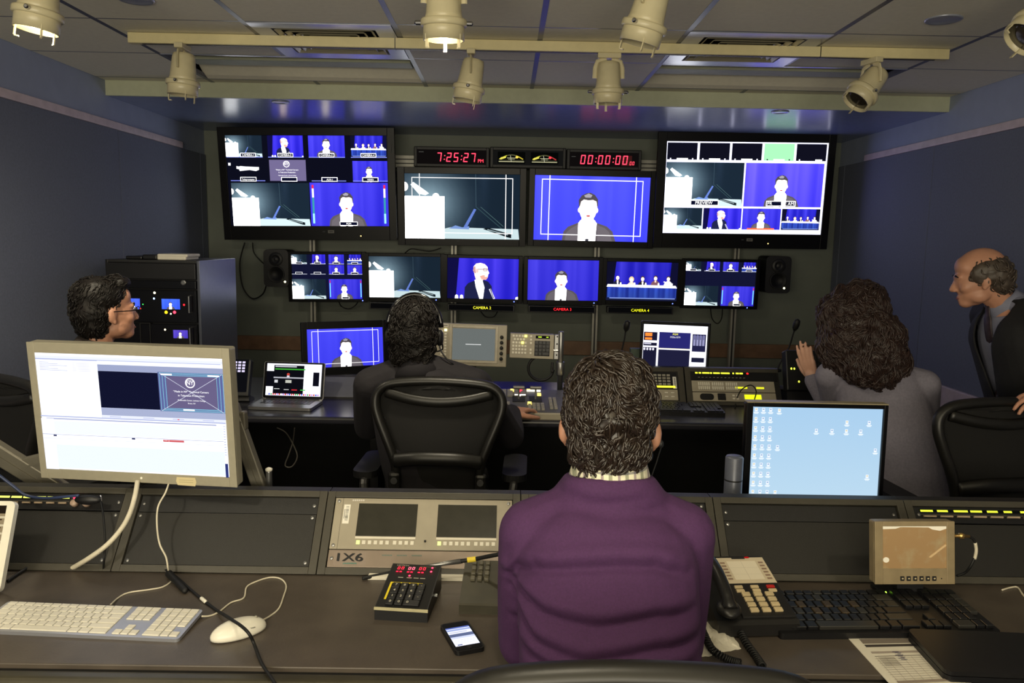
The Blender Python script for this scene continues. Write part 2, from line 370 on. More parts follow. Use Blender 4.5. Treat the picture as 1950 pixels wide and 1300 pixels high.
def pic_panel(p, k=1.0):
    """five people at a long white-topped table with a blue skirt"""
    p.rect(0, 0, 1, 1, (13, 13, 40)); p.push(.1, 0, .9, .6); curtain(p, 40, (50, 46, 190), .8, 2); p.pop()
    p.poly(((0, .5), (0, .0), (.13, 0), (.1, .55)), (14, 14, 36)); p.poly(((.9, 0), (1, 0), (1, .55), (.88, .6)), (14, 14, 44))
    def skirt(u, v):
        f = .5+.5*math.sin(u*60)*math.sin(u*23+1); return ((26+30*f, 40+48*f, 130+90*f*(1-v*.5)), .9)
    p.push(.015, .62, .985, .95); p.mesh(40, 2, skirt); p.pop()
    p.rect(0, .93, 1, 1, (22, 26, 56)); p.rect(.05, .93, .97, .955, (130, 150, 220))
    for i, (u, hh, jk, hr) in enumerate(((.155, .42, (30, 32, 62), 0), (.35, .47, (235, 215, 200), 2), (.505, .44, (36, 30, 44), 1), (.685, .42, (120, 80, 90), 1), (.865, .43, (225, 225, 235), 1))):
        p.poly(((u-.065, .6), (u-.055, hh+.11), (u-.02, hh+.05), (u+.02, hh+.05), (u+.055, hh+.11), (u+.065, .6)), jk, 1.1)
        if i in (0, 2): p.poly(((u-.012, hh+.06), (u+.014, hh+.06), (u+.01, .6), (u-.004, .6)), (255, 255, 255), 1.5)
        if hr == 2: p.ell(u, hh-.02, .035, .075, (235, 200, 150), 1.1)
        elif hr: p.ell(u, hh-.03, .027, .05, (60, 46, 50))
        p.ell(u, hh, .023, .052, (255, 220, 200), 1.45*k); p.line((u, hh+.06), (u, hh+.1), .04, (255, 214, 196), 1.3)
        p.ell(u+.045, .565, .012, .035, (235, 240, 255), 1.4)
    p.line((.8, .5), (.93, .56), .03, (235, 235, 240), 1.2)
    p.poly(((.02, .585), (.97, .6), (.99, .665), (.005, .65)), (255, 255, 255), 2.0*k)
def safe_lines(p, c=(255, 252, 250), k=1.2, u0=.06, u1=.94, v0=.055, v1=.915, a=.125, b=.875):
    p.box(u0, v0, u1, v1, .011, c, k); p.rect(a, 0, a+.0065, 1, c, k); p.rect(b, 0, b+.0065, 1, c, k)
def tagbox(p, u0, v0, u1, v1, t, k=1.5, txt=None, th=.5):
    p.rect(u0, v0, u1, v1, (10, 12, 34)); p.box(u0, v0, u1, v1, (v1-v0)*.13, (255, 255, 255), k)
    if txt: p.text(txt, (u0+u1)/2, v0+(v1-v0)*.72, (v1-v0)*th*.9, (255, 255, 255), 1.2)
def slide(p, full=True):
    p.rect(0, 0, 1, 1, (100, 92, 128)); A = p.asp()
    p.ell(.47, .2, .1/A*1.55, .155, (255, 255, 255), 1.2); p.ell(.47, .2, .1/A*1.25, .125, (110, 102, 136))
    p.text('NY', .47, .255, .12, (255, 255, 255), 1.2); p.text('MADE IN', .47, .145, .04, (255, 255, 255), 1.2)
    for t, v, h in (('\u201cMade in NY\u201d Technical Careers', .5, .06), ('in Television Production:', .62, .06), ('Multimedia Center, Lehman College', .76, .043), ('Bronx, NY', .85, .04)):
        p.text(t, .48, v, h, (255, 255, 255), 1.2)
def multi_left(p):
    p.rect(0, 0, 1, 1, (9, 10, 22))
    C = [(0, .225), (.26, .48), (.513, .738), (.775, .998)]
    P = [pic_podium, pic_bald, pic_speaker, pic_panel]
    for (a, b), fn, t in zip(C, P, ('CAMERA-1', 'CAMERA-2', 'CAMERA-3', 'CAMERA-4')):
        p.push(a, 0, b, .235); fn(p); p.pop(); p.rect(a, .232, b, .24, (120, 130, 220)); c = a+(b-a)*.6 if fn is pic_podium else (a+b)/2-.002
        tagbox(p, c-.048, .19, c+.048, .236, .006, txt=t)
    p.rect(.01, .3, .025, .33, (230, 230, 235)); p.poly(((.06, .335), (.075, .34), (.085, .335), (.12, .34), (.2, .345), (.2, .375), (.18, .39), (.14, .378), (.08, .39), (.075, .37), (.06, .365)), (235, 235, 240))
    p.push(.265, .265, .492, .497); slide(p); p.pop()
    p.push(.783, .275, 1, .505); pic_speaker(p, .47, .85); p.pop()
    for a, b in ((.02, .235), (.525, .74), (.783, 1)): p.rect(a, .492, b, .5, (120, 130, 220))
    for c, t in ((.13, 'Teleprompter'), (.385, None), (.637, 'AUX-1'), (.892, 'VIDEO')): tagbox(p, c-.05, .455, c+.05, .503, .006, txt=t, th=.42)
    p.push(.02, .52, .505, 1); pic_podium(p, 1.2); p.pop()
    p.push(.51, .515, 1, 1); pic_speaker(p, .46, .9); p.pop()
    for a in (.523, .972):
        for v0, v1, c in ((.54, .58, (220, 40, 70)), (.58, .68, (255, 240, 240)), (.68, .86, (50, 140, 150)), (.86, .97, (150, 235, 240))): p.rect(a, v0, a+.012, v1, c)
    tagbox(p, .69, .95, .803, .995, .006, txt='PGM')
def multi_right(p):
    p.rect(0, 0, 1, 1, (225, 225, 250), 1.3)
    for i in range(5):
        a = .005+i*.2; g = i == 3; p.rect(a, .013, a+.186, .195, (150, 215, 165) if g else (12, 12, 24), 1)
        p.rect(a+.06 if i < 4 else a+.12, .178, a+.13 if i < 4 else a+.155, .195, (255, 255, 255))
        for b in (a+.018, a+.155): p.rect(b, .178, b+.008, .193, (30, 50, 40) if g else (235, 235, 250))
    p.push(.003, .222, .488, .698); pic_podium(p, 1.2); p.pop()
    p.push(.498, .222, .985, .698); pic_speaker(p, .47, .84, (92, 80, 230), 0, .5, 1.3); p.pop()
    tagbox(p, .165, .632, .342, .692, .01); p.text('PREVIEW', .25, .678, .035, (255, 255, 255), 1.2)
    p.rect(.64, .632, .735, .692, (10, 12, 34)); p.box(.64, .632, .825, .692, .008, (255, 255, 255), 1.4); p.rect(.77, .64, .818, .685, (10, 12, 34)); p.text('PR', .664, .678, .035, (255, 255, 255)); p.text('AM', .795, .678, .035, (255, 255, 255))
    for i, fn in enumerate((pic_podium, pic_bald, pic_speaker, pic_panel)):
        p.push(.003+i*.247, .718, .243+i*.247, .952); fn(p); p.pop()
    p.rect(.53, .935, .7, .953, (255, 90, 50), 1.3)
def multi_small(p, mid):
    p.rect(0, 0, 1, 1, (16, 18, 44))
    for i, fn in enumerate((pic_podium, pic_bald, pic_speaker, pic_panel)):
        a = .0+i*.262; p.push(a, 0, a+.215, .215); fn(p); p.pop(); p.rect(a, .208, a+.215, .216, (230, 235, 255)); tagbox(p, a+.06, .17, a+.15, .216, .006)
    if mid:
        for i in range(4):
            a = .0+i*.262
            if i > 1: p.push(a, .235, a+.215, .445); pic_speaker(p, .48, .9); p.pop()
            p.rect(a, .436, a+.215, .443, (230, 235, 255)); tagbox(p, a+.05, .395, a+.15, .442, .006)
    p.push(0, .55, .475, 1); pic_podium(p, 1.1); p.pop(); p.push(.52, .55, .985, 1); pic_speaker(p, .46, .85); p.pop()
    for a in (.53, .965): p.rect(a, .58, a+.012, .64, (220, 50, 80)); p.rect(a, .64, a+.012, .96, (130, 225, 240))
    tagbox(p, .7, .95, .8, .998, .006)
# ------------------------------------------------------------------ the room
XL, XR, YB, YF, ZC, ZS, YP = -2.27, 2.5, 6.0, -2.6, 2.4, 2.318, 4.56
m_floor = mat('dark_carpet', (44, 44, 48), .9, 0, .2, 60, .4)
m_tile = mat('ceiling_tile', (236, 230, 208), .85, 0, .03, 40, .25, bscale=400)
m_grid = mat('ceiling_grid_paint', (86, 88, 104), .35, .3, .05)
m_pelmet = mat('pelmet_paint', (186, 190, 164), .6, 0, .04)
m_soffit = mat('soffit_paint', (126, 138, 172), .26, 0, .04)
m_wallup = mat('blue_grey_wall_paint', (148, 158, 182), .5, 0, .04, 12)
m_fab = mat('grey_wall_fabric', (106, 112, 130), .85, 0, .07, 90, .4, bscale=500)
m_seam = mat('panel_gap', (44, 46, 54), .8)
m_back = mat('grey_green_wall_paint', (114, 120, 110), .6, 0, .05, 8)
m_rail = mat('wall_rail_wood', (204, 188, 192), .38, 0, .1, 16)
b = MB(); b.box(XL, XR, YF, YB, -.05, 0); struct(b.build('floor', m_floor))
GX = [XL, -1.665, -1.072, -.467, .127, .72, 1.312, 1.91, XR]; GY = [4.56, 4.462, 3.868, 3.274, 2.68]
while GY[-1] > YF+.6: GY.append(GY[-1]-.594)
GY.append(YF); GY = GY[::-1]
skip = {(2, 3.274), (5, 3.274), (1, 3.868), (2, 3.868), (5, 3.868), (6, 3.868)}
b = MB(); g = .004
for i in range(8):
    for y0, y1 in zip(GY, GY[1:]):
        if (i, y0) in skip: continue
        b.box(GX[i]+g, GX[i+1]-g, y0+g, y1-g, ZC, ZC+.015)
struct(b.build('ceiling', m_tile))
b = MB()
for x in GX[1:-1]:
    for y0, y1 in (((YF, 3.868), (4.462, YP)) if x in (-1.072, 1.312) else ((YF, YP),)): b.box(x-.011, x+.011, y0, y1, ZC-.001, ZC+.02)
for y in GY[1:-1]: b.box(XL, XR, y-.0045, y+.0045, ZC-.0005, ZC+.018)
struct(b.build('trim_1', m_grid))
b = MB(); b.box(XL, XR, YF, YB, ZC+.16, ZC+.2); struct(b.build('ceiling_deck', m_seam))
b = MB(); b.box(XL, XR, YP, YP+.02, ZS, ZC+.03); struct(b.build('trim_2', m_pelmet))
b = MB(); b.box(XL, XR, YP+.02, YB, ZS, ZS+.02); struct(b.build('ceiling_soffit', m_soffit))
b = MB(); b.box(XL-.05, XR+.05, YB, YB+.05, 0, ZC+.2); struct(b.build('wall_back', m_back))
for nm, x, s in (('wall_left', XL, -1), ('wall_right', XR, 1)):
    b = MB(); b.box(*sorted((x, x+s*.06)), YF, YB, 0, ZC+.2); w = struct(b.build(nm, m_wallup))
    b = MB(); y = 4.66-1.22*6
    while y < YB-.1:
        y1 = min(y+1.22, YB-.01)
        b.box(*sorted((x-s*.012, x)), y+.003, y1-.003, .78, 2.14, .002); b.box(*sorted((x-s*.012, x)), y+.003, y1-.003, .1, .66, .002); y += 1.22
    struct(b.build('wall_panel', m_fab, w))
    b = MB(); b.box(*sorted((x-s*.002, x)), YF, YB, .1, 2.14); struct(b.build('wall_backing', m_seam, w))
for k, (x, s) in enumerate(((XL, -1), (XR, 1))):
    b = MB(); b.box(*sorted((x-s*.024, x)), YF, 5.55, 2.14, 2.182, .003); struct(b.build('trim_%d' % (3+k), m_rail))
    b = MB(); b.box(*sorted((x-s*.03, x)), YF, YB, .66, .78, .004); struct(b.build('trim_%d' % (5+k), m_rail))
b = MB(); b.box(XL, XR, YB-.022, YB, .679, .787, .003); struct(b.build('trim_7', M_wood))
b = MB(); b.box(XL, XR, YB-.015, YB, 0, .1); struct(b.build('baseboard_back', M_dark))

# ceiling air vents: a square plate with nested sloping louvers
m_vent = mat('vent_silver_paint', (176, 180, 196), .28, .5, .04)
m_louver = mat('vent_louver_paint', (196, 188, 160), .4, .1, .05)
def ring(b, h, z, h2, z2, t=.003):        # sloping square ring, a solid of thickness t
    P = []
    for hh, zz in ((h, z), (h2, z2), (h2-t, z2+.001), (h-t, z+.001)):
        P.append([b.bm.verts.new((sx*hh, sy*hh, zz)) for sx, sy in ((-1, -1), (1, -1), (1, 1), (-1, 1))])
    for a, c in zip(P, P[1:]+P[:1]):
        for i in range(4): b.bm.faces.new((a[i], a[(i+1) % 4], c[(i+1) % 4], c[i]))
def vent(cx, lab):
    t = thing('ceiling_vent', lab, 'vent', (cx, 3.571, ZC), group='square air vents in the ceiling')
    b = MB(); h = .29
    for a in range(4):
        M = Matrix.Rotation(a*PI/2, 4, 'Z'); b.prismz([(-h, -h), (h, -h), (h-.075, -h+.075), (-h+.075, -h+.075)], -.004, .006, M)
    b.build('vent_frame', m_vent, t)
    for i in range(5):
        b = MB(); hh = .205-.036*i; ring(b, hh-.014, .004, hh, -.006); b.build('louver', m_louver, t)
    b = MB(); b.box(-.26, .26, -.26, .26, .075, .08); b.build('duct', M_rubber, t)
    return t
vent(-.77, 'square slatted ceiling vent above the clock reading 7:25:27'); vent(1.016, 'square slatted ceiling vent above the timer reading 00:00:00')
def troffer(x0, x1, lab):
    t = thing('ceiling_light', lab, 'light', ((x0+x1)/2, 4.165, ZC), group='unlit ceiling troughs')
    w = (x1-x0)/2-.006; b = MB()
    prof = [(-.29, 0), (-.25, .0), (-.17, .02), (-.06, .075), (.0, .1)]
    pts = [(-.29, .0), (-.22, .012), (-.13, .05), (-.02, .095), (.08, .095), (.18, .05), (.25, .012), (.29, 0), (.29, .11), (-.29, .11)]
    b.prismx(pts, -w, w); b.build('housing', m_tile, t)
    b = MB(); b.box(-w+.03, w-.03, -.05, .08, .03, .045, .004); b.build('lamp_cover', m_pelmet, t)
    b = MB(); b.box(-w, w, -.3, -.285, -.004, .004); b.box(-w, w, .12, .13, .05, .066); b.build('rim', m_vent, t)
troffer(-1.665, -.467, 'long unlit ceiling light trough over the left wall television'); troffer(.72, 1.91, 'long unlit ceiling light trough over the right wall television')
for x, y, z, r, m, lab in ((1.616, 3.04, ZC, .065, m_vent, 'flat round grey cap in the ceiling tile, beside the right-hand vent'), (-1.368, 3.0, ZC, .065, m_vent, 'flat round grey cap in the ceiling tile, cut by the top edge of the photo'),
                      (-1.317, 4.66, ZS, .05, m_vent, 'small round recessed lamp in the soffit above the left wall television'), (1.572, 4.66, ZS, .05, m_vent, 'small round recessed lamp in the soffit above the right wall television')):
    t = thing('recessed_lamp' if z < ZC else 'round_ceiling_fitting', lab, 'ceiling fitting', (x, y, z)); b = MB(); b.lathe([(r, 0), (r, -.004), (r*.9, -.007), (r*.82, -.004)], 28); b.build('rim', m, t, True)
    b = MB(); b.lathe([(r*.82, -.001), (r*.82, -.0035)], 28); b.build('cap', mat('cap_grey', (128, 130, 136), .4), t)

# lamp track and its heads
def track(y, lab):
    t = thing('lamp_track', lab, 'lamp track', (.13, y, ZC-.02)); b = MB()
    b.box(-1.755, 1.755, -.019, .019, -.025, .018, .003); b.build('rail', M_track, t)
    b = MB(); b.box(-1.7, 1.7, -.006, .006, -.0265, -.0245); b.build('groove', M_dark, t)
    b = MB()
    for x in (-.62, 1.2): b.box(x-.002, x+.002, -.0195, .0195, -.0255, .0185)
    b.build('joint', M_edge, t); return t
track(3.49, 'cream lamp track across the ceiling carrying four unlit spotlights'); track(2.45, 'cream lamp track nearer the camera, carrying the lit spotlights')
def head(loc, aim, lit, lab, swivel=0):
    """a can lamp hung from the track; aim = tilt from straight down"""
    t = thing('spotlight', lab, 'spotlight', loc, (0, 0, swivel), 'spotlights on the two ceiling tracks')
    b = MB(); b.box(-.05, .05, -.018, .018, -.022, 0, .003); b.build('adapter', M_cream, t)
    dep = .105
    T = Matrix.Translation((0, 0, -dep)) @ Matrix.Rotation(aim, 4, 'X')
    for s in (-1, 1):
        b = MB(); b.tube([(s*.012, 0, -.022), (s*.05, 0, -.035), (s*.058, 0, -.06), (s*.06, 0, -dep)], .004, 6, flat=2.4); b.build('yoke_arm', M_cream, t)
    def part(nm, prof, m, cap=True):
        b = MB(); b.lathe(prof, 28, T, cap); return b.build(nm, m, t, True)
    part('can', [(.03, .07), (.043, .066), (.047, .05), (.054, -.03), (.06, -.05)], M_cream)
    part('collar', [(.055, -.045), (.068, -.045), (.070, -.05), (.070, -.062), (.067, -.066), (.058, -.066)], M_cream, False)
    part('nose', [(.060, -.06), (.062, -.066), (.062, -.105), (.058, -.105), (.058, -.062)], M_cream, False)
    part('lamp_face', [(.0575, -.085), (.0575, -.088), (.03, -.092)], emit('lit_lamp', (255, 236, 190), 22) if lit else mat('dark_lamp_glass', (52, 46, 38), .12))
    for a in (90, 215, 325):
        b = MB(); x, y = .058*math.cos(R(a)), .058*math.sin(R(a)); b.box(x-.005, x+.005, y-.0015, y+.0015, -.128, -.09, 0, T)
        b.box(x*.97-.005, x*.97+.005, y*.86-.004, y*.97+.001, -.131, -.127, 0, T); b.build('clip', M_cream, t)
    for s in (-1, 1): b = MB(); b.lathe([(.007, 0), (.007, .016), (.004, .02)], 12, T @ Matrix.Translation((s*.068, 0, -.055)) @ Matrix.Rotation(s*PI/2, 4, 'Y')); b.build('thumb_screw', M_chrome, t)
    return t
def down(loc, aim, swivel, L=.1):
    d = Vector((0, math.sin(aim), -math.cos(aim))); d = Vector((0, 0, -1)); d.rotate(Euler((aim, 0, 0))); d.rotate(Euler((0, 0, swivel))); return d
zt = ZC-.045
HS = [(-1.4, 3.49, R(4), R(90), 0, 'cream spotlight of the far track hanging straight down, above the left wall television'), (-.165, 3.49, R(10), R(90), 0, 'cream spotlight of the far track with its yoke side-on, between the two red clock glows'),
      (.427, 3.49, R(2), 0, 0, 'cream spotlight of the far track with a red reflection at its rim'), (1.56, 3.49, R(40), R(105), 0, 'cream spotlight of the far track tilted so its dark round opening shows'),
      (-1.4, 2.45, R(9), R(100), 1, 'lit cream spotlight of the near track, glowing white over the large silver display'), (-.2, 2.45, R(5), R(0), 1, 'lit cream spotlight of the near track, glowing white above the middle of the room'),
      (.416, 2.45, R(16), R(60), 0, 'cream spotlight of the near track, dark and tilted, hanging over the purple sweater'), (1.615, 2.45, R(46), R(98), 0, 'cream spotlight of the near track cut by the edge of the photo')]
for x, y, aim, sw, lit, lab in HS:
    head((x, y, zt), aim, lit, lab, sw)
    if lit:
        d = down(None, aim, sw); p = Vector((x, y, zt-.105))+d*.11
        spot('track_lamp_light', p, p+d+Vector((0, .45, 0)), 44, 145, .9, (1, .89, .67), .05)
# a third lamp track, unseen, added with its lamps to light the front desk
t3 = track(.75, 'added cream lamp track over the front desk, out of view'); 
for x, pw in ((-1.2, 15), (.05, 17), (1.25, 2.5)):
    head((x, .75, zt), R(6), 1, {-1.2: 'added unseen cream spotlight over the white keyboard', .05: 'added unseen cream spotlight over the purple sweater', 1.25: 'added unseen cream spotlight over the papers'}[x])
    spot('track_lamp_light', (x, .77, zt-.23), (x, 1.1, 0), pw, 130, .8, (1, .89, .67), .06)
# ------------------------------------------------------------------ monitor wall
m_bezel = mat('television_bezel', (8, 8, 11), .35, 0, .05, spec=.2)
m_post = mat('steel_strut', (168, 166, 156), .45, .35, .06)
YS = 5.66
for i, px_ in enumerate((595, 863, 1134, 1399)):
    x = at(px_, 590, 5.8).x
    t = thing('steel_post', ['grey steel post below the left wall television', 'grey steel post below the big monitor showing the white podium', 'grey steel post below the big monitor showing the man in the jacket', 'grey steel post below the right wall television'][i], 'post', (x, 5.84, 0), group='upright posts behind the monitors')
    b = MB(); b.box(-.02, .02, -.02, .02, 0, 2.2); b.build('strut', m_post, t)
    b = MB(); b.box(-.006, .006, -.0215, -.0195, .02, 2.2); b.build('slot', M_dark, t)
    b = MB(); b.box(-.06, .06, -.05, .05, 0, .006); b.build('foot_plate', m_post, t)
for nm, px_, py, zl in (('r', 0, 306, 'long grey steel rail behind the clocks'),):
    z = at(776, 308, 5.9).z
    t = thing('steel_rail', zl, 'rail', (.12, 5.885, z)); b = MB(); b.box(-1.2, 1.2, -.02, .02, -.045, .045, .003); b.build('channel', m_post, t)
    b = MB()
    for zz in (-.015, .015): b.box(-1.2, 1.2, -.0215, -.0195, zz-.004, zz+.004)
    b.build('slot', M_dark, t)
def tv(name, lab, cat_, quad, Y, draw, out, depth=.09, tilt=0, gain=1.0, group=None, yaw=0, led=None, extra=None, m=None, slope=None):
    """quad = the lit picture's corners TL TR BR BL; out = bezel widths l r t b in photo pixels"""
    TL, TR, BR, BL = quad; mx = lambda a, c: ((a[0]+c[0])/2, (a[1]+c[1])/2)
    L, Rr, T, B = at(*mx(TL, BL), Y), at(*mx(TR, BR), Y), at(*mx(TL, TR), Y), at(*mx(BL, BR), Y)
    c = (L+Rr)/2; w = (Rr-L).length/math.cos(yaw); h = (T-B).length/math.cos(tilt); k = (Rr-L).length/(((TR[0]-TL[0])+(BR[0]-BL[0]))/2)
    rl = -math.atan2(Rr.z-L.z, Rr.x-L.x) if slope is None else slope
    l, r, t_, b_ = (q*k for q in out)
    M = Matrix.Rotation(yaw, 4, 'Z') @ Matrix.Rotation(rl, 4, 'Y') @ Matrix.Rotation(tilt, 4, 'X')
    t = thing(name, lab, cat_, c, M, group); X0, X1, Z0, Z1 = -w/2-l, w/2+r, -h/2-b_, h/2+t_
    b = MB(); b.box(X0, X1, .004, .03, Z0, Z1, .006); b.box(X0+.03, X1-.03, .03, depth, Z0+.04, Z1-.04, .01); b.build('shell', m or m_bezel, t)
    b = MB(); b.frame(X0, X1, Z0, Z1, l, -.006, .006, .002, b_, t_) if abs(l-r) < .004 else (b.box(X0, -w/2, -.006, .006, Z0, Z1, .002), b.box(w/2, X1, -.006, .006, Z0, Z1, .002), b.box(-w/2, w/2, -.006, .006, Z0, -h/2, .002), b.box(-w/2, w/2, -.006, .006, h/2, Z1, .002))
    b.build('bezel', m or m_bezel, t)
    p = Pic(w, h, gain); draw(p); p.build('screen', t, loc=(0, .003, 0))
    if led:
        b = MB(); b.ell((led[0]*w, -.007, Z0+b_*led[1]), (.004, .002, .004), u=8, v=6); b.build('power_light', emit(*led[2]), t)
    if extra: extra(t, X0, X1, Z0, Z1, w, h)
    return t
BLUE = ('blue_led', (90, 110, 255), 6); AMB = ('amber_led', (255, 220, 120), 4)
def brand(txt, u, col=(150, 150, 155), hgt=.014, bar=True):
    def f(t, X0, X1, Z0, Z1, w, h):
        p = Pic(.12, .03); p.rect(.3, .4, .45, .6, (70, 70, 74)); 
        if bar: p.rect(.62, .15, .98, .85, (120, 118, 112)); p.rect(.68, .35, .92, .65, (70, 70, 72))
        p.build('lettering', t, PRINT, (u*w, -.0065, (Z0-h/2)/2+.01))
    return f
tv('wall_television', 'large wall television showing eight small camera pictures above two larger ones', 'television', ((427, 259), (739, 260), (738, 431), (441, 430)), YS-.06, multi_left, (14, 15, 15, 27), .1, R(4.5), 1.5, 'big televisions on the wall', led=(.32, .3, AMB), extra=brand('', .1))
tv('wall_television', 'large wall television with a green tile in its top row of pictures', 'television', ((1270, 270), (1578, 274), (1563, 447), (1262, 444)), YS-.06, multi_right, (17, 14, 17, 28), .1, R(4.5), 1.5, 'big televisions on the wall', led=(.17, .35, AMB), extra=brand('', .02, bar=True))
def d_pod(p):
    pic_podium(p, 1.35); safe_lines(p, k=1.1)
def d_spk(p):
    pic_speaker(p, .47, .86, (72, 76, 232), 0, .3, 1.25); safe_lines(p, k=1.3)
tv('wall_monitor', 'big wall monitor showing a white podium, under the clock reading 7:25:27', 'monitor', ((771, 330), (991, 334), (988, 456), (771, 454)), YS, d_pod, (14, 12, 12, 13), .09, R(4.5), 1.25, 'big televisions on the wall', extra=brand('', -.02, bar=False))
tv('wall_monitor', 'big wall monitor showing one speaking man in white guide lines, under the timer', 'monitor', ((1019, 333.6), (1239, 339), (1232, 461.5), (1016, 456.4)), YS, d_spk, (11, 12, 12, 12), .09, R(4.5), 1.5, 'big televisions on the wall', extra=brand('', -.02, bar=False))
G2 = 'small monitors in the lower row on the wall'
tv('small_monitor', 'small wall monitor with eight camera pictures, beside the left loudspeaker', 'monitor', ((555.5, 484), (692, 485), (690, 569), (557, 569)), YS+.02, lambda p: multi_small(p, 1), (8, 7, 5, 6), .07, R(3), 1.3, G2, led=(.49, .5, BLUE))
tv('small_monitor', 'small wall monitor showing the empty white podium', 'monitor', ((703, 488), (839, 489), (838, 567.5), (703, 565.5)), YS+.02, pic_podium, (7, 8, 6, 8), .07, R(3), 1.2, G2, led=(.44, .5, BLUE))
tv('small_monitor', 'small wall monitor showing a bald man in a navy suit', 'monitor', ((852, 490), (988, 494), (988, 570), (852, 568)), YS+.02, pic_bald, (8, 7, 6, 8), .07, R(3), 1.25, G2, led=(.44, .5, BLUE))
tv('small_monitor', 'small wall monitor showing the man in a dark jacket, above the red caption', 'monitor', ((1005, 494), (1141, 496), (1140, 573), (1005, 571)), YS+.02, lambda p: pic_speaker(p, .47, .85), (8, 7, 6, 8), .07, R(3), 1.25, G2, led=(.44, .5, BLUE))
tv('small_monitor', 'small wall monitor showing five people at a long table', 'monitor', ((1155, 498), (1292, 500), (1290, 574), (1155, 571)), YS+.02, pic_panel, (8, 7, 6, 9), .07, R(3), 1.2, G2, led=(.44, .5, BLUE))
tv('small_monitor', 'small wall monitor with six camera pictures, beside the right loudspeaker', 'monitor', ((1305, 497), (1442, 500), (1436, 583), (1304, 581)), YS+.02, lambda p: multi_small(p, 0), (7, 6, 5, 6), .07, R(3), 1.3, G2, led=(.4, .5, BLUE))
# captions under the cameras
def umd(x0, x1, y, txt, tx, col, lab):
    a, c = at(x0, y, YS), at(x1, y, YS); t = thing('caption_display', lab, 'caption display', (a+c)/2, (0, R(.25), 0), 'camera captions under the small monitors')
    w = (c-a).length; b = MB(); b.box(-w/2, w/2, .0, .06, -.024, .024, .003); b.build('case', M_black, t)
    p = Pic(w, .048, 1); p.rect(.02, .12, .98, .88, (8, 8, 9)); p.text(txt, (tx-x0)/(x1-x0), .68, .42, col, 1.7, wide=1.0); p.build('lettering', t, loc=(0, -.001, 0))
umd(703, 831, 583, 'CAMERA 1', 772, (235, 235, 40), 'black caption bar partly behind the headset wearer, yellow C showing')
umd(852, 980, 586, 'CAMERA 2', 918, (240, 235, 60), 'black caption bar reading CAMERA 2 in yellow')
umd(1006, 1134, 589, 'CAMERA 3', 1071, (255, 40, 50), 'black caption bar reading CAMERA 3 in red')
umd(1156, 1282, 591, 'CAMERA 4', 1219, (235, 235, 30), 'black caption bar reading CAMERA 4 in yellow')
# clocks and level meters
def clock(x0, x1, y0, y1, lab, draw, cat_, name):
    a, c = at(x0, (y0+y1)/2, YS+.02), at(x1, (y0+y1)/2, YS+.02); w = (c-a).length; h = w*(y1-y0)/(x1-x0)
    t = thing(name, lab, cat_, (a+c)/2); b = MB(); b.box(-w/2, w/2, .004, .12, -h/2, h/2, .005); b.build('case', mat('clock_case', (34, 35, 33), .5), t)
    b = MB(); b.frame(-w/2+.004, w/2-.004, -h/2+.004, h/2-.004, .018, -.004, .006, .002); b.build('bezel', mat('clock_case', (34, 35, 33)), t)
    p = Pic(w-.04, h-.04, 1); draw(p); p.build('display', t, loc=(0, .002, 0)); return t
def d_clock(p):
    p.rect(0, 0, 1, 1, (15, 12, 12)); p.rect(.03, .15, .1, .2, (70, 70, 66)); e = p.seven('7:25:27', .28, .2, .62, (255, 60, 84), 2.6); p.text('PM', e+.01, .84, .24, (255, 60, 80), 2.5, 'l')
def d_timer(p):
    p.rect(0, 0, 1, 1, (15, 12, 12)); p.rect(.03, .3, .09, .34, (70, 70, 66)); p.rect(.75, .2, .9, .9, (60, 24, 22)); e = p.seven('00:00:00', .155, .2, .62, (255, 60, 84), 2.6, gap=.3); p.seven('00', e+.0, .6, .24, (255, 70, 90), 2.6)
def d_vu(p):
    p.rect(0, 0, 1, 1, (20, 20, 19))
    for i, a in enumerate((.07, .54)):
        p.rect(a, .12, a+.39, .9, (6, 7, 6)); p.push(a, .12, a+.39, .9)
        arc = [(.08+.84*k/10, .62-.36*math.sin(PI*k/10)) for k in range(11)]
        for k in range(10): p.line(arc[k], arc[k+1], .09, (200, 200, 60) if k < 3 else (90, 90, 60) if k < 7 else (200, 60, 60) if i else (210, 190, 60), .9)
        p.poly(((.05, .62), (.12, .48), (.3, .38), (.3, .52), (.12, .66)), (230, 220, 90), 1.1); p.rect(.34, .5, .66, .55, (190, 190, 150)); p.rect(.38, .62, .62, .66, (150, 150, 120)); p.rect(.04, .8, .96, .86, (210, 205, 160)); p.rect(.04, .7, .96, .73, (90, 90, 70))
        p.ell(.7, .45, .05, .1, (240, 60, 70) if i else (240, 200, 80), 1.5); p.line((.5, .85), (.46, .3), .03, (230, 230, 200)); p.pop()
clock(788, 932, 280, 318, 'black wall clock with red digits reading 7:25:27 PM', d_clock, 'clock', 'digital_clock')
clock(933, 1078, 281, 320, 'black box with two yellow needle level meters, between the red clocks', d_vu, 'meter', 'level_meter')
clock(1079, 1222, 285, 323, 'black wall timer with red digits reading 00:00:00', d_timer, 'timer', 'digital_timer')
